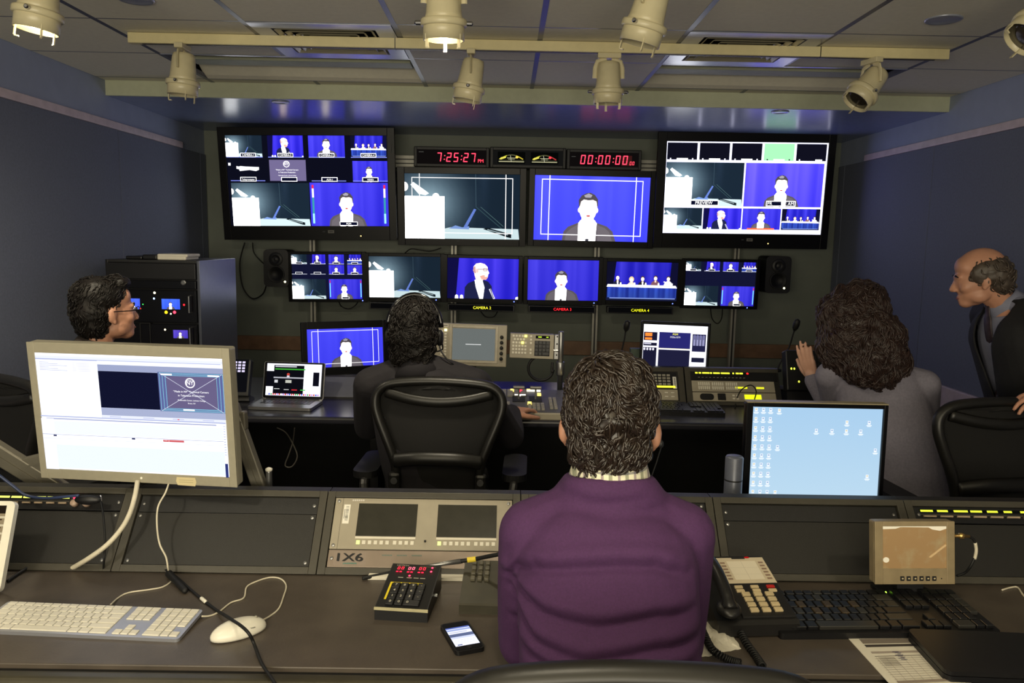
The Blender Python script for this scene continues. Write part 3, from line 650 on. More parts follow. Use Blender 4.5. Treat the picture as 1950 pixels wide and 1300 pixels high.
# loudspeakers
def speaker(x0, x1, y0, y1, lab, led):
    Y = 5.66; a, c = at(x0, (y0+y1)/2, Y), at(x1, (y0+y1)/2, Y); w = (c-a).length; h = w*(y1-y0)/(x1-x0)
    t = thing('loudspeaker', lab, 'loudspeaker', (a+c)/2, group='loudspeakers beside the small monitors')
    b = MB(); b.prism(rrect(-w/2, w/2, -h/2, h/2, .03), 0, .2); b.build('cabinet', M_black, t)
    F = Matrix.Rotation(PI/2, 4, 'X')
    b = MB(); b.lathe([(.062, 0), (.06, .012), (.052, .004), (.02, -.01), (.001, -.004)], 24, Matrix.Translation((0, -.002, -h*.16)) @ F); b.build('woofer', M_rubber, t, True)
    b = MB(); b.lathe([(.05, 0), (.048, .006), (.02, -.004), (.012, .004), (.001, .006)], 24, Matrix.Translation((0, -.002, h*.24)) @ F); b.build('tweeter', M_dark, t, True)
    b = MB(); b.ell((w*led, -.003, -h*.36), (.007, .003, .007)); b.build('power_light', emit('warm_led', (255, 250, 190), 6), t)
    b = MB(); b.box(-.04, .04, .2, .34, -.05, .05); b.build('bracket', M_dark, t)
speaker(502, 549, 475, 546, 'black loudspeaker on the wall beside the left television cables', .36)
speaker(1458, 1506, 488, 558, 'black loudspeaker on the wall with a bright light, right of the row of monitors', .26)
# loose cables and scraps on the wall
def cable(name, lab, pts, r, m=M_rubber, cat_='cable', n=6, group=None):
    b = MB(); b.tube(smooth_pts(pts, 6), r, 8); return tag(b.build(name, m, None, True), lab, cat_, group)
cable('wall_cable', 'black cable hanging in a loop below the left television', [at(466, 462, 5.9), at(457, 500, 5.93), at(462, 545, 5.95), at(480, 568, 5.95), at(500, 560, 5.93), at(508, 540, 5.9)], .005)
cable('wall_cable', 'thin black cable running from the left television to the loudspeaker', [at(481, 462, 5.9), at(484, 482, 5.94), at(500, 500, 5.94), at(510, 505, 5.9)], .004)
cable('wall_cable', 'black cable drooping below the small monitor with eight pictures', [at(645, 572, 5.75), at(650, 583, 5.8), at(665, 588, 5.8), at(678, 580, 5.8), at(683, 570, 5.75)], .004)
cable('wall_cable', 'black cable drooping below the CAMERA 2 caption', [at(915, 592, 5.72), at(925, 603, 5.74), at(940, 603, 5.74), at(948, 592, 5.72)], .004)
cable('wall_cable', 'black cable hanging under the small monitor with six pictures', [at(1353, 585, 5.75), at(1356, 606, 5.8), at(1366, 616, 5.8), at(1374, 606, 5.8), at(1376, 585, 5.75)], .004)
cable('wall_cable', 'black cable sagging above the small podium monitor', [at(768, 485, 5.75), at(782, 474, 5.8), at(800, 476, 5.8), at(820, 478, 5.8), at(840, 472, 5.78)], .004)
def tape(lab, pts, nm='tape_strip', m=M_paper):
    b = MB(); b.tube(pts, .012, 4, flat=.12); tag(b.build(nm, m), lab, 'tape')
tape('crumpled pale tape strip hanging over the top corner of the left television', [at(622, 252, 5.58), at(660, 250, 5.58), at(705, 249, 5.58), at(745, 250, 5.58), at(747, 270, 5.58), at(745, 292, 5.575)], m=mat('pale_tape', (120, 124, 116), .7))
# ------------------------------------------------------------------ equipment rack, back desk and what stands on it
rk = thing('equipment_rack', 'tall black equipment rack with a steel side, beside the seated man in glasses', 'rack', (-1.886, 4.2, 0))
b = MB(); b.box(-.235, .235, .01, .555, .03, 1.4); b.build('cabinet', M_black, rk)
b = MB(); b.box(.235, .25, 0, .56, .0, 1.412, .002); b.build('side_panel', mat('rack_steel_side', (104, 108, 120), .32, .6, .05), rk)
b = MB(); b.box(-.25, -.235, 0, .56, 0, 1.412, .002); b.build('side_panel', M_black, rk)
b = MB(); b.box(-.235, .235, 0, .56, 1.4, 1.412); b.build('top_panel', M_dark, rk)
def rp(x, y): p = at(x, y, 4.19); return p.x+1.886, p.z
def unit(y0, y1, nm, m=M_black, dy=-.012):
    z1, z0 = rp(290, y0)[1], rp(290, y1)[1]
    b = MB(); b.box(-.232, .232, dy, .03, z0+.002, z1-.002, .003); return b.build(nm, m, rk)
unit(500, 532, 'blank_panel'); unit(533, 550, 'blank_panel', M_gloss); u1 = unit(551, 614, 'recorder_unit', M_gloss, -.02); u2 = unit(616, 668, 'recorder_unit', M_gloss, -.02); unit(670, 760, 'blank_panel', M_dark); unit(762, 880, 'blank_panel')
def rkpic(par, x0, y0, x1, y1, fn, gain=1.2):
    a, c = rp(x0, y1), rp(x1, y0); p = Pic(c[0]-a[0], c[1]-a[1], gain); fn(p); p.build('screen', par, loc=((a[0]+c[0])/2, -.0215, (a[1]+c[1])/2))
rkpic(u1, 310, 569, 344, 588, lambda p: pic_speaker(p, .48, .8, (70, 110, 240), 0, .2)); rkpic(u1, 248, 568, 268, 588, lambda p: pic_speaker(p, .4, .8, (80, 110, 240), 0, .2)); rkpic(u2, 332, 628, 359, 643, lambda p: pic_speaker(p, .48, .9, (90, 70, 190), 0, .2))
def dot(par, x, y, r, col, s, nm='indicator_light'):
    c = rp(x, y); b = MB(); b.ell((c[0], -.021, c[1]), (r, .003, r), u=8, v=6); b.build(nm, emit('led_%d_%d_%d' % col, col, s), par)
for x, y, r, c, s in ((296, 557, .006, (255, 245, 190), 6), (295, 568, .005, (150, 190, 255), 6), (318, 594, .008, (255, 190, 20), 5), (334, 594, .008, (255, 50, 70), 5), (327, 597, .004, (255, 250, 200), 5), (352, 580, .005, (255, 30, 40), 4), (274, 579, .003, (60, 220, 90), 3), (269, 587, .004, (255, 60, 40), 3)): dot(u1, x, y, r, c, s)
dot(u2, 316, 627, .005, (255, 240, 190), 5)
def rhandle(par, x, y0, y1):
    a, c = rp(x, y0), rp(x, y1); b = MB(); b.tube([(a[0], -.012, a[1]), (a[0], -.045, a[1]-.005), (a[0], -.045, c[1]+.005), (a[0], -.012, c[1])], .004, 8); b.build('handle', M_alu, par)
rhandle(u1, 364, 562, 596); rhandle(u2, 366, 622, 656)
c = rp(350, 538); b = MB(); b.lathe([(.014, 0), (.014, .006), (.01, .008)], 20, Matrix.Translation((c[0], -.012, c[1])) @ Matrix.Rotation(PI/2, 4, 'X')); b.build('fan_knob', M_alu, rk)
b = MB(); a_, c_ = rp(268, 614), rp(290, 660); b.frame(a_[0], c_[0], c_[1], a_[1], .004, -.024, -.014); b.build('slot_frame', M_dark, u2)
def lump(name, lab, cat_, x0, x1, y0, y1, Y, d, m, z):
    a, c = at(x0, y1, Y), at(x1, y0, Y); b = MB(); w = c.x-a.x; h = c.z-a.z
    b.box(-w/2, w/2, 0, d, 0, h, .006); o = b.build(name, m); o.location = ((a.x+c.x)/2, Y, z); return tag(o, lab, cat_)
lump('small_black_box', 'flat black box on the rack, farther from the white one', 'box', 239, 270, 489, 495, 4.25, .2, M_black, 1.412)
lump('small_black_box', 'black box on the rack touching the white one', 'box', 271, 298, 487, 496, 4.25, .2, M_black, 1.412)
w_ = lump('white_box', 'white flat box lying on top of the equipment rack', 'box', 299, 357, 486, 491, 4.26, .18, M_paper, 1.427)
lump('white_box', 'lower white flat box under another on top of the equipment rack', 'box', 299, 354, 491, 497, 4.26, .18, M_paper, 1.412)

bd = thing('back_desk', 'long dark desk in front of the monitor wall', 'desk', (0, 3.44, 0))
b = MB(); b.box(-1.6, 1.95, 0, .98, .715, .75, .012, seg=3); b.build('worktop', M_bdesk, bd)
b = MB(); b.box(-1.58, 1.93, .62, .65, .06, .715); b.build('back_panel', M_rubber, bd)
for x in (-1.59, -.62, .62, 1.9):
    b = MB(); b.box(x, x+.035, .12, .95, 0, .715); b.build('leg_panel', M_rubber, bd)
def turret(x0, x1, zt, lab, feat):
    t = thing('console_turret', lab, 'console housing', ((x0+x1)/2, 3.84, .75), group='raised equipment housings on the back desk'); w = (x1-x0)/2
    b = MB(); b.prismx([(0, 0), (.115, zt-.75), (.16, zt-.75), (.165, .0)], -w, w); b.build('housing', M_console, t)
    ang = math.atan2(.115, zt-.75); L = math.hypot(.115, zt-.75)
    feat(t, w, L, ang); return t
def slant_pic(t, nm, x0, x1, s0, s1, L, ang, fn, m=None, gain=1, lift=.002):
    """a flat picture on the sloping face; s = distance up the face"""
    p = Pic(x1-x0, s1-s0, gain); fn(p); s = (s0+s1)/2
    return p.build(nm, t, m or SCREEN, ((x0+x1)/2, s*math.sin(ang)-lift*math.cos(ang), s*math.cos(ang)+lift*math.sin(ang)), (-ang, 0, 0))
def slant_box(t, nm, x0, x1, s0, s1, ang, m, th=.004, bev=.001, grid=None):
    b = MB(); M = Matrix.Rotation(-ang, 4, 'X')
    if grid:
        nx, ns, gap = grid
        for i in range(nx):
            for j in range(ns):
                a, c = x0+(x1-x0)*i/nx, s0+(s1-s0)*j/ns; b.box(a+gap, a+(x1-x0)/nx-gap, -th, .002, c+gap, c+(s1-s0)/ns-gap, 0, M)
    else: b.box(x0, x1, -th, .002, s0, s1, bev, M)
    return b.build(nm, m, t)
def feat_left(t, w, L, a): slant_box(t, 'blank_panel', -w+.012, w-.012, .012, L-.012, a, mat('console_sheet_blue_reflection', (92, 94, 104), .35, 0, .05), .003)  # blank panel with the blue screen reflection put into its colour
turret(-1.02, -.42, .85, 'sloping blank housing under the monitor on the back desk, behind the open laptop', feat_left)
def feat_mid(t, w, L, a):
    slant_box(t, 'rim', -w, w, L-.025, L-.002, a, M_frame, .004); slant_box(t, 'rim', -w, w, 0, .02, a, M_frame, .004)
    slant_box(t, 'post', w-.03, w-.002, 0, L, a, M_frame, .006)
    slant_box(t, 'keypad_unit', -w+.03, w-.04, .085, L-.03, a, M_black, .005)
    slant_box(t, 'button_bank', w-.16, w-.07, .1, L-.04, a, M_keyg, .009, grid=(4, 4, .003))
    slant_pic(t, 'display', -w+.03, w-.18, .09, L-.04, L, a, lambda p: (p.rect(0, 0, 1, 1, (16, 17, 16)), p.rect(.1, .2, .9, .6, (40, 42, 34)), p.rect(.62, .02, .72, .16, (250, 240, 60), 1.5), p.rect(.02, .85, .12, .98, (250, 240, 80), 1.5)), None, 1, .0075)
    slant_pic(t, 'caption_strip', w-.15, w-.05, .087, .1, L, a, lambda p: p.rect(0, .1, 1, .9, (245, 235, 60), 1.6), None, 1, .0095)
    slant_pic(t, 'barcode_label', w-.06, w-.042, .085, .15, L, a, lambda p: (p.rect(0, 0, 1, 1, (230, 228, 220)), [p.rect(.3, .1+.06*k, .8, .1+.06*k+.03, (40, 40, 40)) for k in range(13)]), PRINT, 1, .006)
    slant_box(t, 'control_unit', -w+.03, w-.04, .022, .08, a, M_grey, .006)
    slant_box(t, 'button_bank', w-.24, w-.18, .03, .072, a, M_keyw, .009, grid=(2, 2, .006)); slant_box(t, 'button_bank', w-.115, w-.05, .03, .072, a, M_keyw, .009, grid=(2, 2, .008))
    slant_pic(t, 'display', w-.2, w-.13, .044, .056, L, a, lambda p: (p.rect(0, 0, 1, 1, (20, 20, 18)), p.rect(.08, .1, .4, .9, (235, 235, 40), 1.5)), None, 1, .0075)
turret(.42, .915, .92, 'console housing with small keypad and buttons, between the purple sweater and the wide button panel', feat_mid)
def feat_right(t, w, L, a):
    slant_box(t, 'rim', -w, w, L-.022, L-.002, a, M_frame, .004); slant_box(t, 'rim', -w, w, 0, .018, a, M_frame, .004)
    slant_box(t, 'post', -w, -w+.028, 0, L, a, M_frame, .006); slant_box(t, 'intercom_unit', -w+.03, w-.01, .135, L-.025, a, M_black, .005)
    xs = [-w+.05+i*.026 for i in range(13)]
    def cap(p):
        p.rect(0, 0, 1, 1, (14, 14, 12))
        for i, (u, l) in enumerate(((.01, .045), (.075, .045), (.14, .13), (.28, .04), (.34, .12), (.48, .16), (.69, .03), (.75, .06), (.82, .06))): p.rect(u, .15, u+l, .85, (235, 240, 60), 1.8)
        p.ell(.965, .5, .022, .45, (255, 40, 40), 1.6)
    slant_pic(t, 'caption_strip', -w+.05, w-.15, .168, .18, L, a, cap, None, 1, .0075)
    slant_box(t, 'switch_row', -w+.06, w-.17, .143, .155, a, M_keyg, .01, grid=(13, 1, .005))
    slant_box(t, 'router_unit', -w+.03, w-.03, .072, .132, a, M_grey, .006)
    for q in range(3): slant_box(t, 'button_bank', -w+.06+q*.07, -w+.122+q*.07, .08, .124, a, M_keyw, .01, grid=(6, 2, .002))
    slant_pic(t, 'display', w-.23, w-.17, .09, .1, L, a, lambda p: p.rect(0, 0, 1, 1, (225, 225, 40), 1.3), None, 1, .008); slant_pic(t, 'display', w-.125, w-.085, .09, .1, L, a, lambda p: p.rect(0, 0, 1, 1, (225, 225, 40), 1.3), None, 1, .008)
    slant_box(t, 'sync_unit', -w+.03, w-.03, .02, .068, a, M_grey, .006)
    M = Matrix.Rotation(-a, 4, 'X')
    b = MB(); b.prism(rrect(-w+.065, -w+.135, .026, .06, .016), -.009, .002, M); b.build('socket', M_rubber, t)
    slant_box(t, 'socket', -w+.155, -w+.195, .026, .062, a, M_rubber, .009); slant_box(t, 'button_bank', -w+.225, -w+.265, .026, .06, a, M_keyw, .009, grid=(2, 2, .004))
    slant_pic(t, 'display', -w+.29, -w+.375, .032, .058, L, a, lambda p: p.rect(0, 0, 1, 1, (225, 235, 30), 1.3), None, 1, .008)
turret(.92, 1.4, .92, 'wide button panel housing with a row of yellow lit captions, below the gooseneck microphone', feat_right)
# monitors and panels on the back desk
def d_prod(p): pic_speaker(p, .5, .86, (72, 72, 232), 0, .3, 1.1); safe_lines(p, k=1.2, a=.14, b=.86)
def feet(t, X0, X1, Z0, Z1, w, h):
    b = MB()
    for i in range(9): b.ell((X0+.11+i*.03, -.008, Z0+.016), (.003, .003, .003), u=8, v=5)
    b.build('button_row', M_keyg, t)
    b = MB()
    for i in (1, 4): b.ell((X0+.11+i*.03, -.0095, Z0+.016), (.0045, .003, .0045), u=8, v=5)
    b.build('button_light', emit('button_amber', (250, 255, 120), 5), t)
    b = MB(); zb = -(t.location.z-.753); b.box(-.04, .04, .05, .1, zb, Z0+.08, .004); b.build('stand', M_black, t)
tv('studio_monitor', 'black monitor standing on the back desk showing the speaking man in white guide lines', 'monitor', ((592.5, 629), (723, 622), (726, 693), (594, 701)), 4.02, d_prod, (10, 16, 14, 22), .1, R(-6), 1.2, yaw=R(25), extra=feet, slope=0)
lp = thing('lcd_control_panel', 'beige control panel with grey screen and five black knobs, right of the headset wearer', 'control panel', at(900, 657, 3.92), (R(-4), R(1), 0)); k = at(901, 657, 3.92).x-at(900, 657, 3.92).x
w, h = 139*k, 80*k
b = MB(); b.box(-w/2-.01, w/2-.012, .0, .05, -h/2, h/2, .004); b.build('case', M_grey, lp)
b = MB(); b.frame(-44*k, 48*k, -34*k, 37*k, .012, -.004, .002, .002); b.build('screen_rim', mat('light_beige_rim', (182, 174, 156), .45), lp)
p = Pic(81*k, 60*k); p.rect(0, 0, 1, 1, (112, 118, 116), .9); p.rect(.31, .49, .67, .51, (250, 250, 250)); 
for i in range(14): p.rect(.33+i*.023, .485, .335+i*.023, .5, (112, 118, 116))
p.build('screen', lp, loc=(2*k, -.0015, 1.5*k))
F = Matrix.Rotation(PI/2, 4, 'X')
for i in range(5): b = MB(); b.lathe([(.009, 0), (.009, .014), (.007, .017)], 16, Matrix.Translation((55*k, 0, (17-10.3*i)*k)) @ F); b.build('knob', M_rubber, lp, True)
b = MB()
for i in range(2):
    for j in range(9): b.box((-61+i*7)*k, (-57+i*7)*k, -.004, .001, (24-j*5.6)*k, (27.5-j*5.6)*k)
b.build('button_bank', M_keyw, lp)
b = MB(); b.box(-54.5*k, -49.5*k, -.006, .001, 25*k, 29.5*k); b.build('lit_button', emit('lit_cream', (255, 245, 170), 3), lp)
p = Pic(16*k, 6*k); p.rect(0, 0, 1, 1, (215, 208, 196)); p.rect(.1, .35, .9, .65, (120, 116, 110)); p.build('paper_label', lp, PRINT, (-55*k, -.001, 36*k))
b = MB(); b.box(-.02, .02, .02, .06, -h/2-.16, -h/2+.02, .003); b.box(-.06, .06, -.02, .1, -h/2-.166, -h/2-.16); b.build('stand', M_dark, lp)
kp = thing('control_keypad', 'small beige button panel with a black number pad, beside the steel pole', 'control panel', at(1013, 659, 3.92), (R(-3), R(1.2), 0)); w, h = 84*k, 47*k
b = MB(); b.box(-w/2, w/2, 0, .06, -h/2, h/2, .003); b.build('case', M_grey, kp)
b = MB(); b.box(w/2+.002, w/2+.03, .0, .03, -h/2, h/2, .002); b.build('side_plate', M_alu, kp)
b = MB()
for j in range(6):
    for i in range(5):
        if j == 1 and i > 3: continue
        b.box((-37.5+i*5.8+(2.5 if j == 1 else 0))*k, (-33.7+i*5.8+(2.5 if j == 1 else 0))*k, -.005, .001, (17.2-j*6.4)*k, (20.8-j*6.4)*k)
for j in (0, 1, 2, 4, 5): b.box(-4*k, -.5*k, -.005, .001, (17.2-j*6.4)*k, (20.8-j*6.4)*k)
b.build('button_bank', M_keyw, kp)
b = MB(); b.box((-37.9+4*5.8)*k, (-33.3+4*5.8)*k, -.0055, 0, 16.9*k, 21.1*k); b.box((-37.9+3*5.8)*k, (-33.3+3*5.8)*k, -.0055, 0, (16.9-12.8)*k, (21.1-12.8)*k); b.build('lit_button', emit('lit_yellow', (255, 250, 110), 3), kp)
b = MB(); b.box(5*k, 34*k, -.002, .001, -18*k, 11*k); b.build('number_pad', M_gloss, kp)
for j in range(4):
    for i in range(4):
        if j == 3 and i == 3: continue
        b = MB(); b.box((5.8+i*7)*k, (12+i*7+(7 if (j, i) == (3, 2) else 0))*k, -.007, 0, (4.6-j*7)*k, (10.4-j*7)*k, .001); b.build('key', M_key, kp)
p = Pic(27*k, 5.5*k); p.rect(0, 0, 1, 1, (12, 14, 10)); p.rect(.18, .3, .42, .65, (190, 230, 60), 1.4); p.rect(.75, .3, .9, .65, (190, 230, 60), 1.4); p.build('display', kp, loc=(20*k, -.001, 18*k))
for j in (20, 6, -15): b = MB(); b.ell((w/2+.015, -.002, j*k), (.004, .003, .004), u=8, v=6); b.build('screw', M_rubber, kp)
pl = thing('steel_pole', 'short steel pole with clamps beside the small beige button panel', 'pole', (at(1067, 700, 3.92).x, 3.92, .75))
zt_ = at(1067, 631, 3.92).z-.75
b = MB(); b.lathe([(.014, 0), (.014, zt_-.004), (.012, zt_)], 20); b.build('tube', M_alu, pl, True)
b = MB(); b.lathe([(.019, zt_*.36), (.021, zt_*.37), (.021, zt_*.55), (.019, zt_*.56)], 20); b.build('clamp', M_alu, pl, True)
b = MB(); b.lathe([(.04, 0), (.04, .012), (.02, .016)], 24); b.build('base', M_dark, pl, True)
b = MB(); b.tube([(0, 0, zt_*.72), (-.05, .01, zt_*.72)], .008, 8); b.build('arm', M_alu, pl)
cable('black_cable_ring', 'coiled black cable ring hanging under the small beige button panel', [at(1030+24*math.cos(q), 701+23*math.sin(q), 3.935) for q in [R(-62-i*29) for i in range(11)]]+[at(1051, 708, 3.93), at(1052, 690, 3.94)], .007)
# video switcher
sw = thing('video_switcher', 'sloping video switcher with lit yellow and white buttons under the hand', 'video switcher', (.13, 3.47, .752), (R(6), 0, 0))
b = MB(); b.box(-.33, .34, 0, .36, 0, .03, .006); b.build('base', mat('switcher_grey', (84, 84, 88), .45), sw)
def swb(nm, x0, x1, y0, y1, nx, ny, m, g=.003, z=.036):
    b = MB()
    for i in range(nx):
        for j in range(ny):
            a, c = x0+(x1-x0)*i/nx, y0+(y1-y0)*j/ny; b.box(a+g, a+(x1-x0)/nx-g, c+g, c+(y1-y0)/ny-g, .028, z)
    b.build(nm, m, sw)
eY, eW, eR, eO = emit('lit_yellow_key', (255, 225, 110), 2.2), emit('lit_white_key', (255, 250, 235), 1.8), emit('lit_red_key', (255, 60, 80), 2), emit('lit_orange_key', (255, 150, 60), 2.2)
swb('button_bank', -.31, -.02, .23, .34, 9, 4, M_keyg); swb('button_bank', -.02, .06, .03, .13, 4, 3, M_keyg); swb('button_bank', .08, .12, .05, .22, 2, 8, M_keyg)
swb('button_bank', .165, .22, .17, .34, 3, 8, M_keyg); swb('button_bank', -.3, -.1, .03, .14, 7, 3, M_keyg); swb('button_bank', .165, .2, .03, .15, 2, 5, M_keyg)
swb('lit_row', -.055, -.04, .31, .335, 1, 1, eR, .001, .038); swb('lit_row', -.02, .05, .32, .335, 1, 1, eW, .001, .038); swb('lit_row', -.02, 0, .32, .337, 1, 1, eY, .001, .039)
swb('lit_row', -.08, -.025, .235, .25, 1, 1, eW, .001, .038); swb('lit_row', -.1, -.08, .315, .337, 1, 1, eY, .001, .038); swb('lit_row', .03, .05, .25, .275, 1, 1, eY, .001, .038)
swb('lit_row', .185, .21, .29, .33, 1, 2, eY, .002, .038); swb('lit_row', .21, .27, .25, .31, 2, 2, eY, .002, .038); swb('lit_row', .225, .27, .32, .335, 1, 1, eW, .001, .038)
swb('lit_row', -.02, 0, .11, .135, 1, 1, eY, .001, .038); swb('lit_row', .17, .19, .12, .145, 1, 1, eY, .001, .038); swb('lit_row', .21, .235, .06, .15, 1, 3, eO, .003, .038); swb('lit_row', .21, .235, .035, .06, 1, 1, eW, .002, .038); swb('lit_row', .25, .27, .04, .15, 1, 4, eO, .004, .038)
for x in (.02, -.06):
    b = MB(); b.box(x-.03, x+.03, .15, .24, .026, .032); b.build('lever_slot', M_rubber, sw)
    b = MB(); b.box(x-.004, x+.004, .19, .2, .03, .085); b.box(x-.028, x+.028, .185, .205, .08, .095, .004); b.build('lever', M_alu, sw)
b = MB(); b.box(-.34, .345, -.012, .002, -.002, .03, .004); b.build('front_rail', M_grey, sw)
# laptop on the back desk
def d_lap(p):
    p.rect(0, 0, 1, 1, (240, 240, 250), 1.3); p.rect(0, .24, .13, .72, (12, 12, 20)); p.rect(.13, .05, .68, .94, (13, 13, 20)); p.rect(.85, .25, .96, .68, (14, 14, 26))
    p.rect(.15, .07, .54, .11, (200, 200, 210)); p.rect(.15, .155, .7, .19, (70, 190, 60)); p.rect(.13, .42, .68, .46, (190, 190, 200)); p.ell(.395, .33, .028, .04, (200, 70, 60)); p.rect(.37, .37, .42, .42, (225, 215, 230))
    for u, a, c in ((.15, .04, (220, 220, 225)), (.35, .09, (200, 200, 190))): p.rect(u, .51, u+a+.02, .6, c)
    p.rect(.68, .34, .85, .62, (250, 250, 255), 1.3); p.rect(.15, .78, .25, .8, (220, 220, 220)); p.rect(.33, .8, .42, .82, (220, 220, 220)); p.rect(.47, .8, .57, .83, (230, 50, 60)); p.rect(.63, .8, .72, .83, (70, 200, 70))
    for i in range(26): p.rect(.02+i*.037, .935, .045+i*.037, .985, random.choice([(220, 60, 60), (60, 90, 220), (240, 240, 240), (90, 180, 90), (200, 140, 240)]))
def laptop(lab, c0, c1, z, draw):
    a, c = on(*c0, z), on(*c1, z); d = c-a; w = d.length; yaw = math.atan2(d.y, d.x)
    t = thing('laptop', lab, 'laptop', a, (0, 0, yaw)); D = w*.62
    b = MB(); b.prismz([(x, y) for x, y in rrect(0, w, 0, D, .012)], .0, .014); b.build('base', M_alu, t)
    b = MB()
    for j in range(5):
        for i in range(13): b.box(w*.1+i*w*.062, w*.1+(i+.82)*w*.062, D*.42+j*D*.1, D*.42+(j+.8)*D*.1, .0138, .0155)
    b.build('key_bed', M_key, t)
    b = MB(); b.box(w*.35, w*.65, D*.06, D*.34, .0136, .0144); b.build('touchpad', mat('grey_touchpad', (120, 120, 122), .4, .5), t)
    M = Matrix.Translation((0, D, .014)) @ Matrix.Rotation(R(-14), 4, 'X')
    b = MB(); b.prism(rrect(0, w, 0, D*.96, .01), 0, .007, M); b.build('lid', M_alu, t)
    b = MB(); b.prism(rrect(.003, w-.003, .003, D*.955, .008), -.0015, .001, M); bz = b.build('lid_bezel', M_gloss, t)
    p = Pic(w*.9, D*.83, 1.0); draw(p); q = M @ Vector((w/2, -.002, D*.5)); p.build('screen', t, loc=q, rot=(R(-14), 0, 0))
    b = MB(); b.tube([(.02, D, .012), (w-.02, D, .012)], .006, 8); b.build('hinge', M_black, t); return t
laptop('open silver laptop on the back desk, left of the man in the headset', (470, 779), (592, 783), .752, d_lap)
# windows computer monitor behind the turret
def d_pc(p):
    p.rect(0, 0, 1, 1, (245, 245, 255), 1.4); p.rect(.01, .18, .22, 1, (26, 26, 50)); p.rect(.25, .17, .74, .55, (40, 40, 110)); p.rect(.25, .58, .74, 1, (30, 30, 58)); p.rect(.77, .19, .98, .6, (34, 34, 70))
    p.text('PGM', .5, .235, .045, (245, 240, 60), 1.5); p.text('1920x1079', .5, .3, .04, (235, 235, 245), 1.2)
    p.rect(.03, .2, .14, .28, (255, 130, 50), 1.3); p.rect(.03, .31, .14, .36, (255, 130, 50), 1.3); p.rect(.01, .375, .22, .43, (240, 240, 255), 1.2); p.rect(.02, .44, .13, .47, (200, 200, 220)); p.rect(.01, .5, .22, .54, (240, 240, 255), 1.2); 
    for i in range(4): p.ell(.03+i*.045, .58, .016, .03, (235, 235, 250)); p.rect(.785+i*.047, .22, .82+i*.047, .46, (150, 150, 190)); p.rect(.795+i*.047, .2, .81+i*.047, .32, (90, 90, 140))
    p.rect(.77, .61, .98, .73, (245, 245, 255), 1.4); p.rect(.77, .74, .97, .85, (28, 30, 54)); p.rect(.77, .85, .98, .96, (245, 245, 255), 1.4); p.rect(.8, .97, .96, 1, (40, 50, 110)); p.rect(.25, .545, .74, .56, (250, 245, 200), 1.2)
tv('computer_monitor', 'black framed computer monitor on the back desk with white panes and the text PGM', 'monitor', ((1225, 617), (1347, 622), (1345, 701), (1223, 699)), 4.03, d_pc, (4, 5, 6, 8), .05, R(-3), 1.1, slope=R(1.4),
   extra=lambda t, X0, X1, Z0, Z1, w, h: (MB().box(-.05, .05, .015, .05, -(t.location.z-.753), Z0+.05, .004).build('stand', M_black, t)))
# gooseneck microphones
def goose(base, pts, lab):
    t = thing('gooseneck_microphone', lab, 'microphone', base); P = [Vector(q)-base for q in pts]
    b = MB(); b.tube(smooth_pts(P, 6), .0042, 8); b.build('neck', M_rubber, t, True)
    d = (P[-1]-P[-2]).normalized(); b = MB(); b.tube([P[-1]-d*.005, P[-1]+d*.01, P[-1]+d*.035, P[-1]+d*.055, P[-1]+d*.062], [.006, .014, .017, .013, .003], 14); b.build('windscreen', M_rubber, t, True)
    b = MB(); b.lathe([(.02, 0), (.02, .012), (.008, .016)], 16); b.build('base', M_black, t, True)
q = at(1480, 699, 3.98); goose(Vector((q.x, 3.975, .905)), [Vector((q.x, 3.975, .91)), at(1486, 690, 3.97), at(1502, 662, 3.95), at(1510, 637, 3.93), at(1513, 628, 3.92)], 'black gooseneck microphone bending up beside the raised hand of the woman')
q = at(1176, 700, 3.98); goose(Vector((q.x, 3.975, .905)), [Vector((q.x, 3.975, .91)), at(1180, 680, 3.97), at(1187, 655, 3.95), at(1191, 634, 3.93), at(1192, 629, 3.92)], 'black gooseneck microphone rising behind the dark wavy hair of the man in purple')
# desk intercoms
def d_int(p):
    p.rect(0, 0, 1, 1, (14, 14, 18)); 
    for i in range(4):
        for j in range(4): p.rect(.1+i*.2, .06+j*.09, .24+i*.2, .12+j*.09, (225, 215, 250), 1.1)
    for j in range(6): p.rect(.12, .45+j*.08, .26, .5+j*.08, (225, 215, 250), 1.1)
    p.ell(.3, .95, .22, .05, (170, 150, 240))
t = thing('desk_intercom', 'black desk panel with white lit keys, half behind the large silver display', 'intercom', at(452, 715, 3.75), (R(-20), 0, 0)); b = MB(); b.box(-.09, .06, 0, .04, -.1, .08, .004); b.build('case', M_black, t)
p = Pic(.1, .16); d_int(p); p.build('key_panel', t, loc=(0, -.001, 0)); b = MB(); b.box(-.09, .06, .02, .1, -.12, -.09); b.build('foot', M_black, t)
t = thing('desk_intercom', 'black desk intercom with few yellow lights, behind the raised hand of the woman', 'intercom', at(1541, 706, 3.86), (R(-18), 0, 0)); b = MB(); b.box(-.115, .115, 0, .06, -.1, .105, .006); b.build('case', M_black, t)
b = MB()
for i in range(9): b.box(-.03+i*.015, -.022+i*.015, -.005, .002, -.03, .08)
b.build('fader_bank', M_dark, t)
for x, z in ((-.09, .01), (-.075, .01), (-.02, .075), (-.005, .085), (-.055, -.055)): b = MB(); b.ell((x, -.002, z), (.004, .003, .005), u=8, v=6); b.build('indicator_light', emit('lime_led', (225, 240, 60), 4), t)
b = MB(); b.box(-.11, .11, .02, .12, -.15, -.09); b.build('foot', M_black, t)
t = thing('picture_stand', 'grey empty frame lying on the back desk near the woman', 'frame', on(1512, 764, .752), (R(-58), 0, 0)); b = MB(); b.frame(-.075, .075, -.02, .12, .028, 0, .012, .002); b.build('border', mat('grey_frame', (110, 110, 118), .5), t); b = MB(); b.box(-.05, .05, .006, .01, .0, .1); b.build('inset', M_gloss, t)
